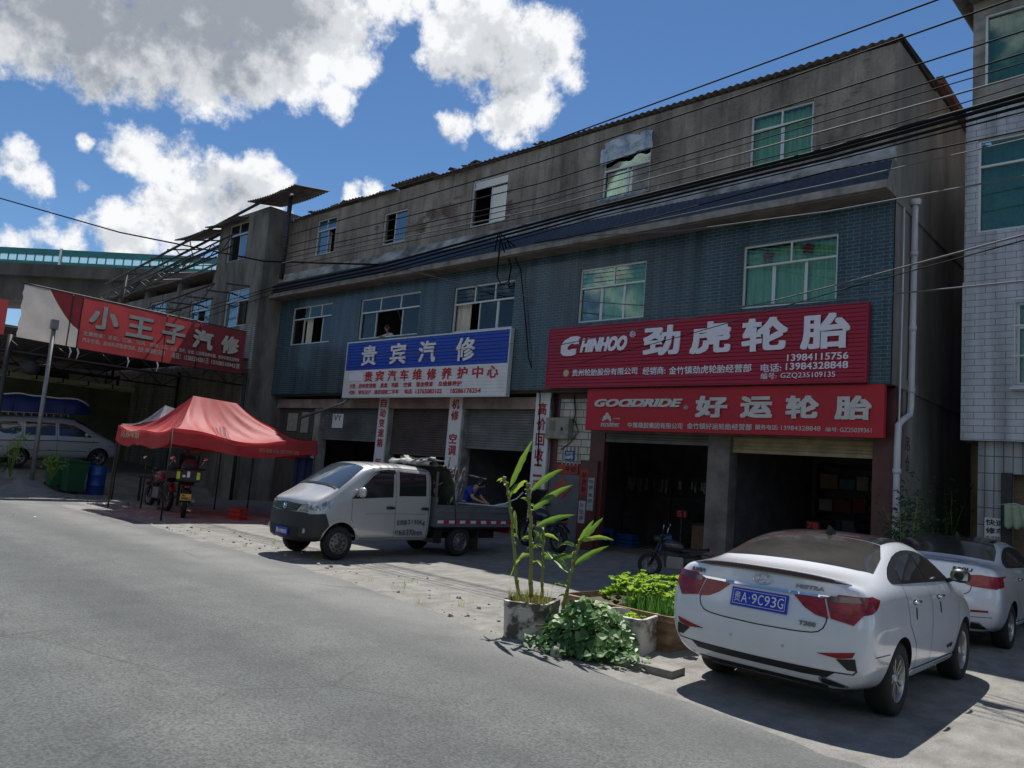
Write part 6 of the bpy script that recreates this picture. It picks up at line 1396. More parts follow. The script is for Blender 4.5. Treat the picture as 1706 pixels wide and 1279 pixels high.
def leaf(mb, base, tip, w, droop=.1, fold=.35, roll=0., n=9, m=0, asym=0.):
    base, tip = Vector(base), Vector(tip); ax = tip-base; L_ = ax.length; a = ax.normalized()
    cam = (Vector((0, 0, 1.95))-base).normalized()
    side = a.cross(cam); side = side.normalized() if side.length > .05 else a.orthogonal().normalized()
    side = Matrix.Rotation(roll, 3, a) @ side; nrm = side.cross(a)
    vs = []
    for i in range(n+1):
        t = i/n; c = base+ax*t+Vector((0, 0, L_*.045*sin(pi*t)-droop*L_*t*t*t))
        ww = w*.33*(sin(pi*min(1, t**.75))**.8)*(1+.10*sin(t*31+base.x*50))+.0015; wav = .22*sin(t*17+base.x*30)*ww
        vs += [c-side*ww*(1+asym)+nrm*(fold*ww+wav), c-side*ww*.5+nrm*fold*ww*.35, c, c+side*ww*.5+nrm*fold*ww*.35, c+side*ww+nrm*(fold*ww-wav)]
    mb.add(vs, [(5*i+j, 5*i+j+1, 5*i+6+j, 5*i+5+j) for i in range(n) for j in range(4)], m, True)
LEAVES = [(0, (-6.857, 7.47, 1.762), (-6.441, 7.37, 2.403), 0.115, 0.3, 0.02, 0), (0, (-6.806, 7.47, 1.688), (-6.661, 7.59, 1.984), 0.12, 1.0, 0.35, 1), (0, (-6.831, 7.47, 1.623), (-6.599, 7.37, 1.868), 0.09, -0.9, 0.1, 0), (0, (-6.889, 7.47, 1.759), (-7.149, 7.59, 1.906), 0.05, 0.4, 0.3, 1), (0, (-6.74, 7.47, 1.477), (-6.571, 7.37, 1.227), 0.06, 0.3, 0.2, 1), (1, (-6.402, 7.37, 1.745), (-6.01, 7.49, 2.105), 0.115, 0.35, 0.1, 0), (1, (-6.357, 7.37, 1.503), (-5.667, 7.27, 1.889), 0.125, 0.25, 0.02, 0), (1, (-6.269, 7.37, 1.319), (-5.769, 7.49, 1.524), 0.11, 0.15, 0.02, 0), (1, (-6.407, 7.37, 1.595), (-6.468, 7.27, 1.677), 0.07, 0.6, 0.2, 1), (1, (-6.32, 7.37, 0.96), (-6.749, 7.49, 0.818), 0.11, 0.7, 0.5, 1), (1, (-6.3, 7.37, 1.146), (-6.438, 7.27, 1.205), 0.07, 0.5, 0.5, 1), (2, (-6.269, 7.52, 1.223), (-6.104, 7.64, 1.219), 0.07, 0.4, 0.3, 1), (2, (-6.257, 7.52, 1.113), (-6.358, 7.42, 1.287), 0.08, 0.6, 0.1, 0), (2, (-6.243, 7.52, 1.063), (-6.568, 7.64, 1.074), 0.06, 0.4, 0.4, 0), (2, (-6.239, 7.52, 0.931), (-5.782, 7.42, 1.065), 0.1, 0.5, 0.3, 0), (2, (-6.238, 7.52, 0.821), (-6.532, 7.64, 0.927), 0.06, 0.5, 0.4, 1), (3, (-5.563, 7.32, 1.199), (-5.288, 7.22, 1.497), 0.085, 0.3, 0, 0), (3, (-5.53, 7.32, 1.224), (-5.315, 7.44, 1.532), 0.1, 0.5, 0.02, 0), (3, (-5.486, 7.32, 1.229), (-4.992, 7.22, 1.328), 0.08, -0.4, 0.05, 1), (3, (-5.619, 7.32, 0.936), (-5.212, 7.44, 1.22), 0.1, 0.2, 0.02, 0), (3, (-5.612, 7.32, 1.054), (-5.882, 7.22, 1.014), 0.11, -0.6, 0.2, 0), (3, (-5.664, 7.32, 0.839), (-6.119, 7.44, 0.985), 0.1, 0.3, -0.1, 0), (3, (-5.602, 7.32, 1.146), (-5.782, 7.22, 1.209), 0.09, 0.8, 0.4, 0), (3, (-5.702, 7.32, 0.674), (-6.006, 7.44, 0.706), 0.07, 0.5, 0.3, 0), (3, (-5.538, 7.32, 1.216), (-5.468, 7.22, 1.294), 0.06, 0.2, 0.3, 1)]
STEMS = [([(-6.563, 7.47, 0.427), (-6.664, 7.47, 0.876), (-6.765, 7.47, 1.32), (-6.886, 7.47, 1.736), (-6.988, 7.47, 1.87)], 0.024), ([(-6.268, 7.37, 0.46), (-6.307, 7.37, 0.926), (-6.362, 7.37, 1.361), (-6.427, 7.37, 1.691), (-6.46, 7.37, 1.817)], 0.028), ([(-6.211, 7.52, 0.46), (-6.241, 7.52, 0.857), (-6.251, 7.52, 1.151), (-6.277, 7.52, 1.311)], 0.018), ([(-5.729, 7.32, 0.38), (-5.671, 7.32, 0.631), (-5.631, 7.32, 0.878), (-5.58, 7.32, 1.093), (-5.538, 7.32, 1.223)], 0.022)]
names = ['tallest leafy stem at the left in the grimy planter', 'thick stem with three long right pointing leaves in the grimy planter', 'short leafy stem between the thick stem and the leaning one', 'leaning leafy stem with a fan of leaves over the vine']
for k, (pts, r) in enumerate(STEMS):
    t = thing('broadleaf_plant', names[k], 'plant', pts[0])
    mb = MB(); sp = []
    for a, b in zip(pts, pts[1:]):
        for i in range(6): q = Vector(a).lerp(Vector(b), i/6); sp.append(q+Vector((.006*sin(len(sp)*1.7), .006*cos(len(sp)), 0)))
    sp.append(Vector(pts[-1])); mb.tube(sp, [r*(1-.45*i/len(sp)) for i in range(len(sp))], 8)
    for i in range(2, len(sp)-1, 3):    # leaf sheaths
        q = sp[i]; mb.tube([q, q+Vector((random.uniform(-.01, .01), 0, .05))], [r*1.10, r*.95], 8)
    mb.build('stem', M['stem'], t, world=True)
    mb = MB(); mp = MB()
    for (ki, b, tip, w, roll, dr, pale) in LEAVES:
        if ki == k: leaf(mp if pale else mb, b, tip, w, dr, .75, roll, 14)
    for _ in range(5):
        q = random.choice(sp[4:]); d = Vector((random.uniform(-1, 1), random.uniform(-.6, .6), random.uniform(-.3, .5))).normalized()
        leaf(mp, q, q+d*random.uniform(.06, .13), random.uniform(.03, .06), .3, .6, random.uniform(-.8, .8), 5)
    mb.build('leaves', M['leaf'], t, world=True); mp.build('pale_leaves', M['leafpale'], t, world=True)
def blades(mb, c, n, rad, h, w=.006, lean=.35, wr=1.):
    for _ in range(n):
        a = random.uniform(0, 2*pi); r = rad*sqrt(random.random()); x, y = c[0]+r*cos(a)*wr, c[1]+r*sin(a); z = c[2]
        d = random.uniform(0, 2*pi); hh = h*random.uniform(.5, 1.1); ln = lean*random.uniform(.2, 1.2); s_ = Vector((-sin(d), cos(d), 0))*w/2; p0 = Vector((x, y, z))
        q = [p0, p0+Vector((cos(d)*ln*hh*.25, sin(d)*ln*hh*.25, hh*.55)), p0+Vector((cos(d)*ln*hh, sin(d)*ln*hh, hh*.92))]
        mb.add([q[0]-s_, q[0]+s_, q[1]+s_*.8, q[1]-s_*.8, q[2]], [(0, 1, 2, 3), (3, 2, 4)], 0, True)
mb = MB(); blades(mb, (-6.33, 7.42, .36), 260, .27, .22, .007, .6); mb.build('grass', M['straw'], kind='stuff')['label'] = 'dry yellow grass round the stems in the grimy planter'
mb = MB(); blades(mb, (-5.2, 8.5, .36), 700, .24, .30, .006, .25, 2.0); tag(mb.build('chive_bed', mat('chive green', (.07, .20, .04), .5, var=.3, scale=4, trans=((.15, .38, .06), .3))), 'fine upright chives in front of the lettuce', 'herbs')['kind'] = 'stuff'
def ruffle(mb, c, r, n=9, m=0):
    for i in range(n):
        a = 2*pi*i/n+random.uniform(-.3, .3); el = random.uniform(.4, 1.25); d = Vector((cos(a)*cos(el), sin(a)*cos(el), sin(el))); L_ = r*random.uniform(.8, 1.2); s = Vector((-sin(a), cos(a), 0)); up = s.cross(d)*-1
        vs = []
        for j in range(6):
            t = j/5; w = L_*.5*(.25+.75*sin(pi*min(1, t*.8)))
            for k in (-1, -.5, 0, .5, 1): vs.append(Vector(c)+d*L_*t+s*w*k+up*(.18*L_*abs(k)*t+.07*L_*sin(k*9+j*3))-Vector((0, 0, .25*L_*t*t)))
        mb.add(vs, [(5*j+k, 5*j+k+1, 5*j+6+k, 5*j+5+k) for j in range(5) for k in range(4)], m, True)
mb = MB()
for _ in range(300): x = random.uniform(-6.0, -4.75); y = random.uniform(8.5, 9.5); ruffle(mb, (x, y, .36+.42*random.random()*sin(pi*min(1, max(.3, (y-8.4)/1.2)))), random.uniform(.055, .105), 7)
lt = tag(mb.build('lettuce_bed', M['lettuce']), 'dense bright green lettuce growing in the long trough', 'vegetables'); lt['kind'] = 'stuff'
mb = MB()
for _ in range(14): ruffle(mb, (random.uniform(-5.42, -5.08), random.uniform(7.8, 8.15), .35), random.uniform(.05, .085), 7)
tag(mb.build('sprouts', M['lettuce']), 'small light green seedlings in the whitish foam box', 'seedlings')['kind'] = 'stuff'
M['vinepale'] = mat('highlight vine leaf', (.13, .25, .07), .45, col2=(.09, .19, .05), scale=5, trans=((.26, .44, .08), .3))  # highlights painted in: paler leaves go on top of the mound
ml = MB()
vine = thing('sweet_potato_vine', 'dark green heart leaved vine spilling over the kerb between the planters', 'vine', (-5.5, 7.4, 0))
mb = MB(); sb = MB()
def heart(mb, p, nrm, r, ang):
    nrm = nrm.normalized(); u = nrm.orthogonal().normalized(); u = Matrix.Rotation(ang, 3, nrm) @ u; v = nrm.cross(u)
    out = [(0, -.1), (.35, -.32), (.72, -.22), (.85, .12), (.62, .55), (.28, .9), (0, 1.25), (-.28, .9), (-.62, .55), (-.85, .12), (-.72, -.22), (-.35, -.32)]
    c = p+nrm*(-.08*r); vs = [c+v*r*.35]+[p+u*(x*r)+v*(y*r)+nrm*(.18*r*abs(x)-.12*r*max(0, y)) for x, y in out]
    mb.add(vs, [(0, i, i % 12+1) for i in range(1, 13)], 0, False)
for _ in range(1500):
    a = random.uniform(0, 2*pi); f = sqrt(random.random()); x = -5.38+.56*f*cos(a); y = 7.38+.52*f*sin(a)
    top = (.47+.22*noise.noise((x*3.1, y*3.1, 2)))*(1-f**2.6)+.05
    z = top*random.uniform(.25, 1.0) if random.random() < .45 else top*random.uniform(.85, 1.08)
    if y < 7.0: z = max(.03, z*.8)
    n_ = Vector((x+5.38+random.uniform(-.3, .3), (y-7.40)+random.uniform(-.3, .3)-.25, .35+random.uniform(0, .5)))
    heart(ml if z > .8*top and random.random() < .65 else mb, Vector((x+random.gauss(0, .03), y+random.gauss(0, .03), z+.02)), n_, random.uniform(.03, .085), random.uniform(0, 6.28))
for (x, y) in ((-5.0, 6.95), (-5.35, 6.78), (-4.75, 7.1), (-5.75, 6.85), (-4.6, 7.2)):
    for _ in range(14): heart(mb, Vector((x+random.gauss(0, .09), y+random.gauss(0, .06), random.uniform(.03, .16))), Vector((random.uniform(-.5, .5), random.uniform(-.8, .2), .8)), random.uniform(.03, .055), random.uniform(0, 6.28))
for _ in range(40):
    a = random.uniform(0, 2*pi); e = Vector((-5.46+.6*cos(a), 7.4+.5*sin(a), random.uniform(.05, .3))); sb.tube([(-5.46+random.uniform(-.2, .2), 7.5, .3), (Vector((-5.40, 7.4, .35))+e)/2, e], .006, 5)
mb.build('leaves', M['vineleaf'], vine, world=True); ml.build('pale_leaves', M['vinepale'], vine, world=True); sb.build('stems', M['stem'], vine, world=True)
mb = MB(); R = random.Random(3)
vs = [Vector((cos(a)*.075*R.uniform(.8, 1.1), sin(a)*.06*R.uniform(.8, 1.1), z)) for z, s_ in ((0, 1), (.07, 1.05), (.12, .6)) for a in [2*pi*i/9 for i in range(9)]]
for i in range(18, 27): vs[i] = Vector((vs[i].x*.6, vs[i].y*.6, vs[i].z))
mb.add([v+Vector((-5.40, 6.86, -.01)) for v in vs], [(i*9+j, i*9+(j+1) % 9, (i+1)*9+(j+1) % 9, (i+1)*9+j) for i in range(2) for j in range(9)]+[tuple(range(18, 27))], 0, True)
tag(mb.build('stone', mat('pale stone', (.42, .40, .37), .9, var=.3, scale=12)), 'single pale stone at the foot of the vine by the road', 'stone')
# weeds along the verge
mb = MB()
for k in range(34):
    x = random.uniform(-22, -6.6); y = edge_y(x)+random.uniform(.05, 1.6); blades(mb, (x, y, ground_h(x, y)), random.randint(5, 16), random.uniform(.04, .16), random.uniform(.06, .16), .006, .7)
mb.build('grass', M['leafpale'], kind='stuff')['label'] = 'sparse grass tufts along the gravel verge'
def bush(name, label, c, r, h, n, m, cat='shrub', seed=1, lsize=(.03, .07), stems=8):
    t = thing(name, label, cat, c); R = random.Random(seed); mb = MB(); sb = MB()
    tips = []
    for k in range(stems):
        a = R.uniform(0, 2*pi); l = R.uniform(.45, 1.); top = Vector((c[0]+r*cos(a)*R.uniform(.2, 1), c[1]+r*sin(a)*R.uniform(.2, 1), c[2]+h*l)); mid = (Vector(c)+top)/2+Vector((R.uniform(-.1, .1), R.uniform(-.1, .1), .12*h)); sb.tube([c, mid, top], [.014, .010, .004], 6); tips += [top, mid.lerp(top, .5), mid]
    for k in range(n):
        q = R.choice(tips)+Vector((R.gauss(0, r*.22), R.gauss(0, r*.22), R.gauss(0, h*.09))); d = Vector((R.uniform(-1, 1), R.uniform(-1, 1), R.uniform(-.4, .8))).normalized(); leaf(mb, q, q+d*R.uniform(*lsize)*2, R.uniform(*lsize), .2, .4, R.uniform(-1.2, 1.2), 3)
    mb.build('foliage', m, t, world=True); sb.build('stem', M['stem'], t, world=True); return t
darkleaf = mat('dark shrub leaf', (.035, .09, .03), .5, var=.4, scale=6, trans=((.08, .2, .04), .3))
bush('shrub', 'dark leafy shrub beside the downpipe at the alley mouth', (-4.35, 15.7, .1), .50, 2.1, 700, darkleaf, seed=5, stems=16)
bush('shrub', 'smaller dark shrub deep in the alley between the houses', (-4.35, 19.0, .13), .35, 2.3, 260, darkleaf, seed=6)
bush('weed', 'pale leafy weed at the foot of the bare pole', (-27.5, 8.35, .55), .45, 1.0, 130, M['leafpale'], 'weed', 7, (.04, .09), 9)
bush('weed', 'leafy weed left of the bare pole', (-27.9, 7.3, .55), .40, 1.5, 110, M['leafpale'], 'weed', 8, (.04, .09), 8)
bush('weed', 'dark weed in front of the minivan rear wheel', (-28.0, 6.9, .4), .35, 1.0, 120, darkleaf, 'weed', 9, (.04, .08), 8)

# ---------------------------------------------------------------- canopy tents
def tent(name, label, x0, x1, y0, y1, ze, zr, ry0, ry1, m, val=.42, words=(), wm=None, seed=0):
    t = thing(name, label, 'tent', ((x0+x1)/2, (y0+y1)/2, 0)); xc = (x0+x1)/2
    R1, R2 = Vector((xc, ry0, zr)), Vector((xc, ry1, zr-.06)); C = [Vector((x1, y0, ze)), Vector((x1, y1, ze)), Vector((x0, y1, ze)), Vector((x0, y0, ze))]
    def wr(p, k): return .035*noise.noise((p.x*1.3+seed, p.y*1.3, k))+.03*abs(noise.noise((p.x*.7+seed, p.y*.9, k+4)))
    def face(a, b, ra, rb, k):
        def f(u, v):
            e = a.lerp(b, u); e = e+Vector((0, 0, -.16*sin(pi*u)+.05*sin(3*pi*u+k))); r = ra.lerp(rb, u); p = e.lerp(r, v); p.z -= .62*(r.z-e.z)*v*(1-v)*1.7
            fold_ = .055*(1-2*abs(sin(u*17+k+v*4)))*v*(1-v)*2+.02*sin(u*61+k*3)*v*(1-v); p.z += (wr(p, k)*(sin(pi*u)**.6 if 0 < u < 1 else 0)*(1-v))+fold_
            return p
        return f
    mb = MB(); F = [face(C[0], C[1], R1, R2, 0), face(C[1], C[2], R2, R2, 1), face(C[2], C[3], R2, R1, 2), face(C[3], C[0], R1, R1, 3)]
    for f in F: mb.grid(f, 40, 16)
    mb.build('roof_cloth', m, t, world=True)
    mb = MB(); V = []
    for k, f in enumerate(F):
        n_ = Vector(((1, 0, 0), (0, 1, 0), (-1, 0, 0), (0, -1, 0))[k])
        def g(u, v, f=f, n_=n_): p = f(u, 0); return p+n_*(.02+.04*v+.03*sin(u*19+k*2)*v)+Vector((0, 0, -val*v*(1+.06*sin(u*11))-.0))
        V.append(g); mb.grid(g, 40, 5)
    mb.build('valance', m, t, world=True)
    mb = MB()
    for c in C: mb.bar((c.x, c.y, 0), (c.x, c.y, ze-.02), .025, n=6)
    for a, b in zip(C, C[1:]+C[:1]):
        for i in range(4): p, q = a.lerp(b, i/4), a.lerp(b, (i+1)/4); mb.bar(p+Vector((0, 0, -.30 if i % 2 else -.55)), q+Vector((0, 0, -.55 if i % 2 else -.30)), .012, n=5)
    for c, r in ((C[0], R1), (C[1], R2), (C[2], R2), (C[3], R1)): mb.bar(c+Vector((0, 0, -.1)), r+Vector((0, 0, -.5)), .015, n=5)
    mb.build('frame', M['steel_dark'], t, world=True)
    return t
redcloth = mat('red tent cloth', (.50, .070, .068), .62, col2=(.40, .035, .04), scale=2, trans=((.60, .04, .045), .32))
tn = tent('canopy_tent', 'red pop-up canopy tent over the motorbikes', -23.65, -20.05, 8.75, 13.1, 2.40, 3.42, 10.0, 11.35, redcloth)
lettering([('乌苏啤酒', -23.2, -21.9, 2.06, 2.28, .015, 0)], mat('faded print', (.50, .35, .22), .8), tn, (0, 8.66, 0), EX, EN, .004)
lettering([('新疆乌苏啤酒', 11.2, 12.5, 1.96, 2.08, .01, 0)], mat('faded dark print', (.45, .22, .16), .8), tn, (-19.97, 0, 0), (0, 1, 0), (1, 0, 0), .004, 'side_lettering')
tent('canopy_tent', 'pale grey pop-up canopy tent showing behind the red one', -26.0, -23.72, 9.7, 12.0, 2.5, 3.2, 10.5, 10.8, mat('grey tent cloth', (.30, .28, .31), .75, col2=(.20, .19, .22), scale=2, trans=((.4, .4, .45), .35)), .25, seed=9)

# ---------------------------------------------------------------- motorbikes
def motorbike(label, loc, rz, col, box=False, sc=1., ypl=False, screen=False):
    t = thing('motorbike', label, 'motorbike', (loc[0], loc[1], ground_h(*loc[:2])), rz, group='parked motorbikes'); t.scale = (sc, sc, sc)
    pm = mat('bike paint', col, .35, coat=.6)
    for y in (0., 1.28):
        T = Matrix.Translation((0, y, .30)) @ Matrix.Rotation(pi/2, 4, 'Y'); mb = MB(); h = .055
        mb.lathe([(.20, -h*.8), (.26, -h), (.295, -h*.7), (.30, 0), (.295, h*.7), (.26, h), (.20, h*.8)], 26, 0, T); w = mb.build('wheel', M['rubber'], t)
        mb = MB(); mb.lathe([(.20, -h*.7), (.185, 0), (.20, h*.7)], 24, 0, T); mb.lathe([(.05, -.07), (.05, .07)], 10, 0, T)
        for k in range(6): a = pi*k/3; mb.tube([T @ Vector((.04*cos(a), .04*sin(a), 0)), T @ Vector((.195*cos(a), .195*sin(a), 0))], .012, 5)
        mb.build('rim', M['alloy'], w)
    mb = MB(); mb.tube([(0, .06, .62), (0, .40, .58), (0, .85, .75), (0, 1.02, .92)], .03, 8); mb.tube([(0, .45, .56), (0, .55, .30), (0, .9, .30), (0, .98, .80)], .025, 8)
    for s in (-.07, .07): mb.tube([(s, 0, .30), (s, .42, .42)], .022, 6); mb.tube([(s*1.3, 0, .32), (s*1.4, .12, .60)], .024, 6); mb.tube([(s, 1.28, .30), (s, 1.02, .95)], .026, 8)
    mb.build('frame', M['steel_dark'], t)
    mb = MB(); mb.box(-.11, .11, .45, .85, .28, .56); mb.tube([(.14, .8, .34), (.16, .3, .30), (.16, -.15, .38)], [.025, .03, .045], 8); mb.build('engine', M['galv'], t, bevel=.03)
    mb = MB(); mb.lathe([(0, -.28), (.10, -.24), (.15, -.05), (.16, .08), (.12, .22), (0, .26)], 14, 0, Matrix.Translation((0, .72, .80)) @ Matrix.Rotation(-pi/2+.15, 4, 'X')); mb.build('tank', pm, t)
    mb = MB(); mb.grid(lambda u, v: (.14*cos(pi*v)*(1-.25*u), -.12+.66*u, .72+.07*sin(pi*v)-.03*sin(pi*u)+.05*(1-u)**2), 12, 8); mb.build('seat', M['black'], t, thick=.02)
    mb = MB(); mb.grid(lambda u, v: (.09*cos(pi*v), .34*cos(.25+2.0*u)*1.05-.02, .30+.36*sin(.25+2.0*u)+.02*sin(pi*v)), 12, 6); mb.build('rear_fender', pm, t, thick=.012) if False else None
    mb = MB(); mb.grid(lambda u, v: (.075*cos(pi*v), -.36*cos(.5+1.5*u), .30+.37*sin(.5+1.5*u)+.02*sin(pi*v)), 12, 6); mb.build('rear_fender', pm, t, thick=.01)
    mb = MB(); mb.grid(lambda u, v: (.07*cos(pi*v), 1.28-.35*cos(.7+1.7*u), .30+.36*sin(.7+1.7*u)+.02*sin(pi*v)), 12, 6); mb.build('front_fender', pm, t, thick=.01)
    mb = MB(); mb.tube([(-.36, .86, 1.06), (-.30, .92, 1.05), (-.12, 1.0, .98), (.12, 1.0, .98), (.30, .92, 1.05), (.36, .86, 1.06)], .014, 8)
    for s in (-1, 1): mb.tube([(s*.36, .86, 1.06), (s*.26, .94, 1.05)], .022, 8)
    mb.build('handlebar', M['black'], t)
    for s in (-1, 1):
        mb = MB(); mb.tube([(s*.24, .95, 1.05), (s*.30, .94, 1.2), (s*.34, .92, 1.25)], .008, 6); mb.lathe([(0, -.012), (.055, -.01), (.06, .0), (0, .006)], 14, 0, Matrix.Translation((s*.36, .90, 1.28)) @ Matrix.Rotation(pi/2, 4, 'X') @ Matrix.Diagonal((1, .7, 1, 1))); mb.build('mirror', M['chrome'], t)
    mb = MB(); mb.lathe([(0, .10), (.09, .08), (.11, 0), (.07, -.12), (0, -.14)], 16, 0, Matrix.Translation((0, 1.12, .93)) @ Matrix.Rotation(-pi/2, 4, 'X')); mb.build('headlight', M['black'], t)
    mb = MB(); mb.box(-.05, .05, -.23, -.17, .66, .72); mb.build('tail_light', M['redlens'], t, bevel=.01)
    if ypl:
        mb = MB(); mb.box(-.11, .11, -.37, -.36, .40, .54); p_ = mb.build('number_plate', M['plateyellow'], t)
        lettering([('贵A', -.08, .0, .48, .53, .02, 0), ('9F8K2', -.09, .09, .41, .47, .02, 0)], M['black'], p_, (0, -.371, 0), (1, 0, 0), (0, -1, 0), .002, 'plate_lettering', False)
    if box:
        mb = MB(); mb.box(-.24, .24, -.34, .10, .80, 1.06); b_ = mb.build('top_box', M['black'], t, bevel=.03)
        mb = MB(); mb.box(-.235, -.17, -.344, -.338, .86, 1.02); mb.box(.17, .235, -.344, -.338, .86, 1.02); mb.box(-.245, -.239, -.3, -.2, .86, 1.02); mb.box(.239, .245, -.3, -.2, .86, 1.02); mb.build('reflector', mat('fluorescent yellow', (.55, .62, .02), .4), b_)
        mb = MB(); mb.box(-.03, .03, -.343, -.338, .90, 1.03); mb.box(-.12, -.06, -.343, -.338, .90, .95); mb.build('sticker', M['white'], b_)
        mb = MB(); mb.lathe([(0, .0), (.17, .02), (.19, .12), (.14, .26), (0, .30)], 16, 0, Matrix.Translation((.02, .22, 1.0))); mb.build('rain_cape', mat('dark blue rain cape', (.03, .045, .07), .6, var=.4, scale=8), t)
    if screen:
        mb = MB(); mb.grid(lambda u, v: (-.22+.44*u, 1.12-.16*v-.10*(abs(u-.5)*2)**2, 1.0+.42*v), 8, 8); mb.build('wind_screen', mat('smoked screen', (.02, .025, .03), .1), t, thick=.006)
    return t
motorbike('black motorbike with a yellow marked top box and yellow plate under the red tent', (-21.1, 9.80), 1.15, (.02, .02, .024), True, 1.24, True, True)
motorbike('dark red motorbike standing beyond the top box motorbike under the tent', (-23.1, 10.2), 1.5, (.12, .015, .02), False, 1.18)
motorbike('dark motorbike parked against the posters by the grey door', (-12.0, 15.0), 1.35, (.02, .022, .035), False, 1.05, False, True)
motorbike('dark motorbike with a pale handlebar behind the lettuce and the sedan', (-7.7, 14.3), 1.9, (.025, .02, .02), False, .84)

# ---------------------------------------------------------------- stools, bins, crates
def stool_mesh():
    mb = MB(); a, b, h = .15, .205, .46
    mb.box(-a, a, -a, a, h-.02, h)
    for k in range(4):
        Rm = Matrix.Rotation(k*pi/2, 4, 'Z')
        def P(u, z): w = a+(b-a)*(1-z/h); return Rm @ Vector((u*w, -w, z))
        out = [(-1, 0), (-1, h-.001), (1, h-.001), (1, 0), (.58, 0), (.52, .27), (.3, .33), (-.3, .33), (-.52, .27), (-.58, 0)]
        vs = [P(u, z) for u, z in out]; mb.add(vs, [(0, 1, 8, 9), (1, 7, 8), (1, 2, 6, 7), (2, 5, 6), (2, 3, 4, 5)])
    return mb
bluep = mat('blue plastic', (.015, .13, .42), .4, var=.15, scale=5)
for x, y, nm in ((-11.5, 19.2, 'blue plastic stool standing alone on the shop floor near the doorway'), (-13.35, 19.0, 'blue plastic stool at the left end of the tool rack')):
    t = thing('plastic_stool', nm, 'stool', (x, y, .13), .4, group='blue plastic stools'); stool_mesh().build('seat', bluep, t, thick=.008)
t = thing('bottle_crate', 'blue plastic bottle crate beside the stool at the tool rack', 'crate', (-12.7, 19.05, .13))
mb = MB()
for z in (0, .10, .20, .28): mb.box(-.26, .26, -.18, -.165, z, z+.06); mb.box(-.26, .26, .165, .18, z, z+.06); mb.box(-.26, -.245, -.165, .165, z, z+.06); mb.box(.245, .26, -.165, .165, z, z+.06)
for x in (-.24, -.08, .08, .24): mb.box(x-.015, x+.015, -.184, -.181, 0, .34)
mb.build('crate_walls', bluep, t); mb = MB(); mb.box(-.24, .24, -.16, .16, .01, .03); mb.build('base', bluep, t)
def red_crate(x, y):
    t = thing('bottle_crate', 'red plastic bottle crate on the ground under the red tent', 'crate', (x, y, 0), .3); mb = MB()
    for z in (0, .12, .24): mb.box(-.22, .22, -.16, -.145, z, z+.08); mb.box(-.22, .22, .145, .16, z, z+.08); mb.box(-.22, -.205, -.145, .145, z, z+.08); mb.box(.205, .22, -.145, .145, z, z+.08)
    for x_ in (-.2, -.07, .07, .2): mb.box(x_-.014, x_+.014, -.164, -.161, 0, .32)
    mb.build('crate_walls', mat('red plastic', (.45, .03, .02), .45), t)
red_crate(-20.7, 11.2)
def wheelie(label, x, y, z, rz, m, s=1.):
    t = thing('wheelie_bin', label, 'bin', (x, y, z), rz); t.scale = (s, s, s); mb = MB()
    lo, hi = .23, .30
    ring = lambda r, zz: [(-r, -r*1.15, zz), (r, -r*1.15, zz), (r, r*1.15, zz), (-r, r*1.15, zz)]
    mb.add(ring(lo, .06)+ring(hi, .96), [(0,3,2,1),(4,5,6,7),(0,1,5,4),(1,2,6,5),(2,3,7,6),(3,0,4,7)]); mb.build('body', m, t, bevel=.03)
    mb = MB(); mb.box(-.325, .325, -.375, .375, .955, .99); mb.grid(lambda u, v: (-.32+.64*u, -.37+.74*v, .99+.06*sin(pi*u)*sin(pi*v)), 8, 8); mb.build('lid', m, t)
    mb = MB(); mb.bar((-.28, .42, .93), (.28, .42, .93), .018); mb.build('handle', m, t)
    for x_ in (-.24, .24): mb = MB(); mb.lathe([(0, -.03), (.09, -.03), (.09, .03), (0, .03)], 16, 0, Matrix.Translation((x_, .30, .09)) @ Matrix.Rotation(pi/2, 4, 'Y')); mb.build('wheel', M['rubber'], t)
greenp = mat('green bin plastic', (.012, .09, .035), .45, var=.2, scale=4)
wheelie('green wheelie bin on the verge in front of the minivan', -29.25, 9.55, 0.02, pi/2, greenp, 1.14)
wheelie('smaller green bin partly behind the front green bin', -29.9, 9.2, .18, pi/2, mat('bright green bin plastic', (.012, .13, .05), .45, var=.2, scale=4), .9)
t = thing('water_drum', 'blue plastic drum beside the green wheelie bin', 'drum', (-29.2, 10.3, .0)); mb = MB()
mb.lathe([(0, 0), (.26, 0), (.28, .03), (.285, .3), (.30, .32), (.30, .36), (.285, .38), (.285, .66), (.30, .68), (.30, .72), (.285, .74), (.28, .95), (.24, 1.02), (.10, 1.03), (0, 1.03)], 24); mb.build('body', mat('blue drum plastic', (.01, .06, .28), .4, var=.2, scale=4), t)
mb = MB(); mb.lathe([(.06, 1.03), (.06, 1.07), (0, 1.07)], 12); mb.build('cap', M['black'], t)
# workbench, folded parasol, hanging cloths under the tents
t = thing('workbench', 'dark steel workbench with a grey box left of the motorbikes', 'workbench', (-26.0, 11.2, 0)); mb = MB()
mb.box(-26.9, -25.1, 10.8, 11.5, .78, .83); mb.build('top', M['steel_dark'], t, world=True)
for x in (-26.8, -25.2):
    for y in (10.85, 11.45): mb = MB(); mb.box(x-.03, x+.03, y-.03, y+.03, 0, .78); mb.build('leg', M['steel_dark'], t, world=True)
mb = MB(); mb.box(-25.9, -25.2, 10.9, 11.3, .835, 1.1); tag(mb.build('tool_box', M['galv'], bevel=.02), 'grey metal tool box on the dark workbench', 'tool box')
t = thing('folded_parasol', 'closed parasol with red and white stripes leaning under the tent', 'parasol', (-20.6, 13.0, 0)); mb = MB()
mb.tube([(-20.6, 13.0, .05), (-20.55, 13.05, 1.95)], .02, 8); mb.build('pole', M['galv'], t, world=True)
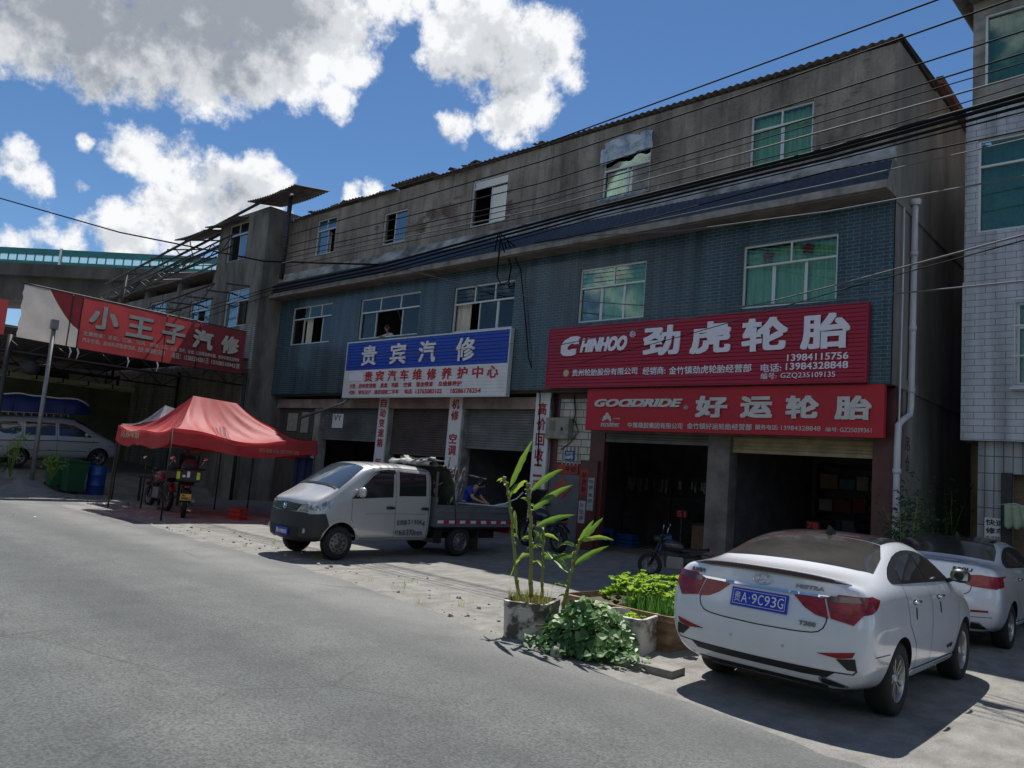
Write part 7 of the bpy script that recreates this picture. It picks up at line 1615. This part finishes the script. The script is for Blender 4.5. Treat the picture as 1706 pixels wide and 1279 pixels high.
mb = MB(); mb.lathe([(.03, 0), (.10, .12), (.09, .6), (.04, 1.2), (0, 1.25)], 12, 0, Matrix.Translation((-20.59, 13.01, .55))); mb.build('cloth', mat('striped parasol cloth', (.45, .04, .04), .8, col2=(.6, .58, .55), scale=5, contrast=(.49, .51)), t, world=True)
t = thing('hanging_cloth', 'dark blue cloth hanging from the right end of the tent frame', 'cloth', (-20.2, 13.2, 2.0)); mb = MB()
mb.grid(lambda u, v: (-20.25+.04*sin(u*15), 12.55+.62*u, .55+1.35*v), 16, 6); mb.build('cloth', mat('navy cloth', (.02, .03, .09), .9, var=.3, scale=5), t, world=True, thick=.01)
# litter on the verge and road
mb = MB()
for x, y, r in ((-20.5, 6.0, .05), (-24.8, 9.0, .3), (-23.9, 9.35, .22), (-26.0, 8.95, .2)):
    mb.grid(lambda u, v: (x+r*(u-.5)*1.8, y+r*(v-.5)*.8, .025+ground_h(x, y)+.25*r*abs(noise.noise((u*5+x, v*5, 1)))), 8, 6)
mb.build('litter', M['white'], kind='stuff')['label'] = 'crumpled white litter scattered on the verge'

# small red price displays and shelves glimpsed inside the tyre shop
ledm = bpy.data.materials.new('red display'); ledm.use_nodes = True
ledm.node_tree.nodes['Principled BSDF'].inputs['Base Color'].default_value = (.3, .01, .02, 1); ledm.node_tree.nodes['Principled BSDF'].inputs['Emission Color'].default_value = (1, .03, .06, 1); ledm.node_tree.nodes['Principled BSDF'].inputs['Emission Strength'].default_value = .03
for x, y, z, w, h, s_, nm in ((-8.98, 17.2, 1.92, .36, .17, '', 'small lit red sign hung by the pillar inside the left bay'), (-10.5, 18.2, 1.25, .34, .2, '51', 'lit red number display low inside the left bay'), (-7.2, 18.6, 1.3, .34, .2, '78', 'lit red number display low inside the right bay')):
    t = thing('led_display', nm, 'display', (x, y, z), group='red displays in the tyre shop')
    mb = MB(); mb.box(x-w/2, x+w/2, y, y+.06, z-h/2, z+h/2); mb.build('case', M['black'], t, world=True, bevel=.01)
    if s_: lettering([(s_, x-w*.38, x+w*.38, z-h*.36, z+h*.36, .03, 0)], ledm, t, (0, y-.003, 0), EX, EN, .004, 'digits'); mb = MB(); mb.box(x-.02, x+.02, y+.01, y+.05, .13, z-h/2); mb.build('stand', M['steel_dark'], t, world=True)
    else: mb = MB(); mb.box(x-w*.45, x+w*.45, y-.006, y-.001, z-h*.4, z+h*.4); mb.build('light_panel', ledm, t, world=True)
t = thing('counter', 'dark wooden counter across the right part of the left shop bay', 'counter', (-9.7, 18.9, .13)); mb = MB(); mb.box(-10.4, -9.0, 18.6, 19.1, .13, 1.0); mb.build('body', M['wood'], t, world=True, bevel=.01); mb = MB(); mb.box(-10.45, -8.95, 18.55, 19.15, 1.0, 1.05); mb.build('top', M['steel_dark'], t, world=True, bevel=.01)
t = thing('store_shelf', 'tall shelf of boxed goods at the back of the right shop bay', 'shelf', (-6.6, 21.5, .13))
mb = MB()
for z in (.4, 1.0, 1.6, 2.2, 2.8): mb.box(-8.2, -5.3, 21.3, 21.8, z, z+.04)
for x in (-8.2, -6.75, -5.34): mb.box(x, x+.04, 21.3, 21.8, .13, 2.9)
mb.build('frame', M['steel_dark'], t, world=True)
cols = [mat('carton '+str(i), c, .8, var=.2, scale=4) for i, c in enumerate(((.30, .21, .12), (.12, .2, .3), (.35, .33, .3), (.25, .06, .05)))]
for z in (.44, 1.04, 1.64, 2.24):
    x = -8.1
    while x < -5.7:
        w = random.uniform(.2, .5); mb = MB(); mb.box(x, x+w, 21.32, 21.7, z+.002, z+random.uniform(.2, .48)); mb.build('carton', random.choice(cols), t, world=True); x += w+.05
# ---------------------------------------------------------------- people
def skinned(name, verts, edges, radii, m, parent, lv=2, root=0):
    me = bpy.data.meshes.new(name); me.from_pydata(verts, edges, []); o = bpy.data.objects.new('skeleton', me); COL.objects.link(o)
    o.modifiers.new('skin', 'SKIN')
    for i, d in enumerate(me.skin_vertices[0].data):
        r = radii[i]; d.radius = (r, r) if not isinstance(r, tuple) else r; d.use_root = (i == root)
    s = o.modifiers.new('sub', 'SUBSURF'); s.levels = lv
    out = bpy.data.meshes.new_from_object(o.evaluated_get(bpy.context.evaluated_depsgraph_get())); bpy.data.objects.remove(o)
    out.materials.clear(); out.materials.append(m); out.polygons.foreach_set('use_smooth', [True]*len(out.polygons)); out.name = name
    return link(name, out, parent)
M['skin'] = mat('skin', (.42, .25, .17), .55, var=.1, scale=6); M['hair'] = mat('black hair', (.012, .010, .010), .6)
def person(label, loc, rz, J, shirt, trousers, hair_len=.10, sleeves=1.0):
    """J: joint dict in local metres (facing +Y). One continuous body; clothing and hair are its children."""
    t = thing('person', label, 'person', loc, rz); V = []; E = []; R = []
    def add(p, r, to=None): V.append(Vector(p)); R.append(r); i = len(V)-1; (E.append((to, i)) if to is not None else None); return i
    pel = add(J['pelvis'], (.15, .115)); wa = add(J['waist'], (.135, .10), pel); ch = add(J['chest'], (.16, .11), wa); nk = add(J['neck'], .055, ch); hb = add(J['jaw'], .078, nk); hd = add(J['head'], .098, hb); ht = add(Vector(J['head'])+(Vector(J['head'])-Vector(J['jaw'])).normalized()*.075, .065, hd)
    fingers = []
    for s in 'lr':
        sh = add(J['sh'+s], .062, ch); el = add(J['el'+s], .045, sh); wr_ = add(J['wr'+s], .030, el); h = J['hd'+s]; hi = add(h, (.036, .018), wr_)
        d = (Vector(h)-Vector(J['wr'+s])).normalized(); sd = d.cross(Vector((0, 0, 1))); sd = sd.normalized() if sd.length > .1 else Vector((1, 0, 0))
        for k in range(4):
            b = Vector(h)+d*.035+sd*(k-1.5)*.018; l = (.030, .036, .034, .026)[k]; a = add(b, .009, hi); c = add(b+d*l+Vector((0, 0, -.010)), .0085, a); add(b+d*l*1.8+Vector((0, 0, -.030)), .007, c)
        a = add(Vector(h)-d*.01+sd*.034, .010, hi); add(Vector(h)+d*.03+sd*.055, .008, a)
    for s in 'lr':
        hp = add(J['hip'+s], .095, pel); kn = add(J['kn'+s], .062, hp); an = add(J['an'+s], .042, kn); ft = add(Vector(J['an'+s])+Vector((0, .13, -.055)), (.045, .03), an)
    body = skinned('body', V, E, R, M['skin'], t)
    # shirt over trunk and upper arms; trousers over legs
    sv = [Vector(J['pelvis'])+Vector((0, 0, .02)), J['waist'], J['chest'], Vector(J['chest']).lerp(Vector(J['neck']), .62)]; se = [(0, 1), (1, 2), (2, 3)]; sr = [(.168, .135), (.158, .125), (.182, .133), .085]
    for s in 'lr':
        n = len(sv); e_ = Vector(J['sh'+s]).lerp(Vector(J['el'+s]), .75) if sleeves < 1.5 else Vector(J['el'+s])
        sv += [J['sh'+s], e_]; se += [(2, n), (n, n+1)]; sr += [.082, .064]
        if sleeves > 1.5: sv.append(Vector(J['el'+s]).lerp(Vector(J['wr'+s]), .8)); se.append((n+1, n+2)); sr.append(.046)
    skinned('shirt', sv, se, sr, shirt, t)
    tv = [J['pelvis']]; te = []; tr = [(.170, .135)]
    for s in 'lr': n = len(tv); tv += [J['hip'+s], J['kn'+s], Vector(J['an'+s])+Vector((0, 0, .02))]; te += [(0, n), (n, n+1), (n+1, n+2)]; tr += [.108, .078, .06]
    skinned('trousers', tv, te, tr, trousers, t)
    for s in 'lr': a = Vector(J['an'+s]); mb = MB(); mb.lathe([(0, -.05), (.9, -.05), (1, .0), (.9, .03), (.5, .055), (0, .06)], 14, 0, Matrix.Translation(a+Vector((0, .06, -.045))) @ Matrix.Diagonal((.05, .13, .75, 1))); mb.build('shoe', M['black'], t)
    # head details: face points along f
    hdv = Vector(J['head']); up = (hdv-Vector(J['jaw'])).normalized(); f = Vector(J['face']).normalized(); f = (f-up*f.dot(up)).normalized(); r_ = f.cross(up)
    B = Matrix((r_, f, up)).transposed().to_4x4(); T = Matrix.Translation(hdv) @ B
    mb = MB(); mb.lathe([(.0, .118), (.060, .104), (.092, .055), (.099, .0), (.094, -hair_len*.6), (.082, -hair_len)], 18, 0, T @ Matrix.Translation((0, -.018, 0)) @ Matrix.Rotation(-.32, 4, 'X')); mb.build('hair', M['hair'], t, thick=.008)
    mb = MB()
    mb.tube([T @ Vector((0, .088, .02)), T @ Vector((0, .112, -.028)), T @ Vector((0, .09, -.036))], [.009, .015, .012], 8)
    for s in (-1, 1): mb.lathe([(0, -.006), (.8, -.008), (1, .0), (.7, .008), (0, .006)], 10, 0, T @ Matrix.Translation((s*.098, -.005, -.012)) @ Matrix.Rotation(pi/2, 4, 'Y') @ Matrix.Diagonal((.032, .018, 1, 1)))
    mb.build('nose_and_ears', M['skin'], t)
    mb = MB()
    for s in (-1, 1): mb.lathe([(0, -.008), (.008, -.004), (.01, .0), (.008, .004), (0, .008)], 8, 0, T @ Matrix.Translation((s*.034, .089, .018)) @ Matrix.Rotation(pi/2, 4, 'X')); mb.tube([T @ Vector((s*.052, .082, .040)), T @ Vector((s*.02, .094, .043))], .004, 5)
    mb.build('eyes', M['hair'], t)
    mb = MB(); mb.tube([T @ Vector((-.024, .086, -.062)), T @ Vector((0, .094, -.060)), T @ Vector((.024, .086, -.062))], .006, 6); mb.build('mouth', mat('lips', (.30, .11, .09), .5), t)
    return t
# woman leaning on the window sill (local facing +Y; turned to face the street)
JW = dict(pelvis=(0, -.12, .93), waist=(0, -.08, 1.10), chest=(0, .03, 1.32), neck=(0, .10, 1.49), jaw=(.01, .16, 1.57), head=(.01, .17, 1.65), face=(.15, 1, -.25),
          shl=(-.19, .05, 1.40), ell=(-.30, .24, 1.27), wrl=(-.10, .36, 1.29), hdl=(-.02, .36, 1.29), shr=(.19, .05, 1.40), elr=(.30, .26, 1.27), wrr=(.12, .36, 1.31), hdr=(.03, .37, 1.32),
          hipl=(-.10, -.12, .90), knl=(-.11, -.10, .49), anl=(-.11, -.12, .08), hipr=(.10, -.12, .90), knr=(.11, -.08, .49), anr=(.11, -.12, .08))
person('person in a white top leaning on the open window sill above the blue sign', (-21.25, 16.40, 4.96), pi, JW, mat('white blouse', (.66, .62, .64), .8, var=.12, scale=8), mat('dark trousers', (.03, .03, .04), .85), .16, 2.)
# man in blue bending over something behind the pickup bed, seen from his right side
JM = dict(pelvis=(0, -.06, .94), waist=(0, -.01, 1.10), chest=(0, .12, 1.30), neck=(0, .26, 1.42), jaw=(0, .37, 1.44), head=(0, .40, 1.51), face=(0, 1, -.75),
          shl=(-.20, .16, 1.36), ell=(-.24, .30, 1.12), wrl=(-.13, .50, 1.04), hdl=(-.10, .56, 1.02), shr=(.20, .16, 1.36), elr=(.25, .32, 1.12), wrr=(.14, .52, 1.04), hdr=(.11, .59, 1.02),
          hipl=(-.10, -.06, .90), knl=(-.11, -.0, .49), anl=(-.11, -.1, .08), hipr=(.10, -.06, .90), knr=(.11, .02, .49), anr=(.11, -.06, .08))
person('person in a blue T-shirt bent forward at work behind the pickup bed', (-14.85, 14.55, .1), -pi/2+.25, JM, mat('blue cotton', (.012, .045, .30), .85, var=.2, scale=8), mat('dark work trousers', (.035, .035, .045), .85), .07)

# ---------------------------------------------------------------- overhead wires
wirem = mat('black cable', (.010, .010, .011), .8, spec=.12); wiregrey = mat('grey cable', (.13, .13, .135), .7, spec=.2)
WIRES = [('topmost overhead cable skimming the roof line', [(2.676, 13.0, 10.547), (-3.315, 13.0, 10.224), (-11.749, 13.0, 9.77), (-22.308, 13.0, 9.768)], 0.016, 0), ('second overhead cable from the top, crossing the roof corner', [(3.891, 13.0, 10.2), (-2.099, 13.0, 9.838), (-6.792, 13.0, 9.554), (-11.801, 13.0, 9.348), (-23.314, 13.0, 9.244)], 0.016, 0), ('third overhead cable from the top', [(3.896, 13.0, 9.562), (-2.096, 13.0, 9.258), (-5.211, 13.0, 9.1), (-11.745, 13.0, 8.801), (-23.234, 13.0, 8.875)], 0.014, 0), ('fourth overhead cable from the top, across the upper windows', [(3.895, 13.0, 9.249), (-2.095, 13.0, 8.898), (-4.607, 13.0, 8.75), (-11.708, 13.0, 8.439), (-23.178, 13.0, 8.617)], 0.014, 0), ('fifth overhead cable from the top, close below the fourth', [(3.898, 13.0, 9.042), (-2.094, 13.0, 8.743), (-4.603, 13.0, 8.618), (-11.695, 13.0, 8.305), (-23.14, 13.0, 8.445)], 0.01, 0), ('sixth overhead cable from the top, pale in the sun', [(3.901, 13.0, 8.804), (-2.093, 13.0, 8.54), (-4.598, 13.0, 8.43), (-11.68, 13.0, 8.155), (-23.112, 13.0, 8.317)], 0.016, 1), ('seventh overhead cable, just above the thick bundle', [(3.884, 13.0, 8.919), (-2.093, 13.0, 8.396), (-4.59, 13.0, 8.177), (-11.667, 13.0, 8.036), (-23.075, 13.0, 8.146)], 0.01, 0), ('upper thick cable of the black bundle', [(3.955, 12.186, 8.229), (-2.028, 12.6, 8.049), (-4.918, 12.8, 7.962), (-11.253, 14.6, 8.631), (-14.147, 15.3, 8.854), (-20.571, 15.3, 8.55), (-27.675, 15.3, 8.519)], 0.035, 0), ('middle thick cable of the black bundle', [(3.956, 12.186, 8.132), (-2.027, 12.6, 7.965), (-4.916, 12.8, 7.885), (-11.246, 14.6, 8.553), (-14.136, 15.3, 8.748), (-20.551, 15.3, 8.423), (-27.641, 15.3, 8.369)], 0.03, 0), ('lower cable of the black bundle', [(3.957, 12.185, 8.024), (-2.027, 12.6, 7.864), (-4.912, 12.8, 7.786), (-11.238, 14.6, 8.46), (-14.123, 15.3, 8.625), (-20.53, 15.3, 8.296), (-27.619, 15.3, 8.269)], 0.024, 0), ('thin cable hugging the underside of the bundle', [(3.958, 12.185, 7.877), (-2.027, 12.6, 7.771), (-4.91, 12.8, 7.721), (-11.23, 14.6, 8.366), (-14.112, 15.3, 8.519), (-20.51, 15.3, 8.17)], 0.012, 0), ('single cable crossing below the bundle over the eave', [(3.926, 10.788, 6.724), (-1.929, 12.0, 7.223), (-4.828, 12.6, 7.469), (-11.089, 14.6, 7.992), (-13.867, 15.3, 8.293)], 0.012, 0), ('thin cable over the blue eave tiles', [(3.745, 10.137, 6.519), (-1.929, 12.0, 7.101), (-4.973, 13.0, 7.413), (-10.215, 14.6, 8.001), (-13.858, 15.3, 8.207)], 0.01, 1), ('cable slanting across the top of the tiled wall', [(3.738, 10.131, 5.919), (-1.926, 12.0, 6.564), (-4.956, 13.0, 6.909), (-8.901, 14.6, 7.646), (-13.749, 15.4, 8.441)], 0.012, 1), ('pale service cable falling across the crimson sign', [(3.347, 6.622, 4.797), (-1.602, 10.0, 5.099), (-4.533, 12.0, 5.277), (-6.205, 13.5, 5.522), (-13.167, 15.7, 5.445)], 0.012, 1), ('thin cable below the pale service cable', [(3.296, 6.545, 4.769), (-1.602, 10.0, 5.035), (-4.437, 12.0, 5.19), (-7.815, 13.5, 5.016), (-12.404, 15.7, 4.925)], 0.008, 0), ('white sagging cable from the eave over the crimson sign to the tiled house', [(3.632, 11.215, 4.92), (-2.08, 13.0, 5.344), (-5.28, 14.0, 5.581), (-7.496, 14.6, 5.782), (-10.171, 15.0, 6.149), (-13.398, 15.2, 6.664), (-16.91, 15.3, 7.524), (-20.706, 15.4, 8.593)], 0.013, 1), ('thick black cable coming in from the upper left to the eave', [(-48.435, 7.431, 14.485), (-42.837, 9.0, 13.002), (-33.914, 11.5, 10.637), (-26.207, 14.0, 9.045), (-20.635, 15.35, 8.55)], 0.032, 0), ('thin wire drooping from the banner to the blue sign', [(-33.853, 13.471, 7.717), (-28.08, 14.5, 6.446), (-24.154, 15.2, 5.581), (-20.446, 15.6, 5.405), (-14.723, 15.7, 5.597)], 0.008, 1), ('thin wire dropping from the eave down past the blue sign', [(-20.951, 15.4, 8.687), (-19.096, 15.75, 5.491)], 0.006, 1), ('upper slack cable running from the annexe corner towards the left', [(-48.321, 8.187, 4.445), (-42.682, 10.0, 5.401), (-33.348, 13.0, 6.983), (-27.494, 15.2, 8.476)], 0.012, 0), ('middle slack cable running from the annexe corner towards the left', [(-48.063, 8.167, 3.914), (-42.452, 10.0, 4.988), (-33.27, 13.0, 6.745), (-27.471, 15.2, 8.377)], 0.012, 0), ('lower slack cable running from the annexe corner towards the left', [(-47.794, 8.146, 3.382), (-42.208, 10.0, 4.55), (-33.171, 13.0, 6.441), (-27.427, 15.2, 8.178)], 0.012, 0)]
for (lab, pts, r, grey) in WIRES:
    P = [Vector(p) for p in pts]; out = []
    for a, b in zip(P, P[1:]):
        k = max(2, int((b-a).length/1.2)); sag = .0035*(b-a).length if len(P) == 2 else 0
        out += [a.lerp(b, i/k)+Vector((0, 0, -sag*4*(i/k)*(1-i/k))) for i in range(k)]
    out.append(P[-1]); mb = MB(); mb.tube(out, r, 6)
    tag(mb.build('overhead_cable', wiregrey if grey else wirem), lab, 'cable', 'cables strung along the street')
br = thing('cable_bracket', 'black bracket with looped cables on the eave of the long building', 'bracket', (-15.1, 15.45, 8.4))
mb = MB(); mb.tube([(-15.5, 15.42, 8.35), (-15.1, 15.1, 8.75), (-14.7, 15.42, 8.35)], .02, 6); mb.tube([(-15.1, 15.1, 8.75), (-15.1, 15.45, 8.2)], .02, 6); mb.build('bracket', wirem, br, world=True)
mb = MB(); mb.tube([(-15.2, 15.3, 8.6), (-15.35, 15.45, 8.0), (-15.7, 15.8, 7.7), (-15.6, 15.9, 7.45), (-15.3, 15.9, 7.5), (-15.15, 15.8, 7.9), (-15.1, 15.4, 8.5)], .022, 6)
mb.tube([(-15.0, 15.35, 8.6), (-14.85, 15.9, 7.8), (-14.6, 15.93, 6.6), (-14.3, 15.93, 5.2), (-14.0, 16.2, 4.2), (-13.95, 16.28, 2.2)], .018, 6); mb.build('loop', wirem, br, world=True)
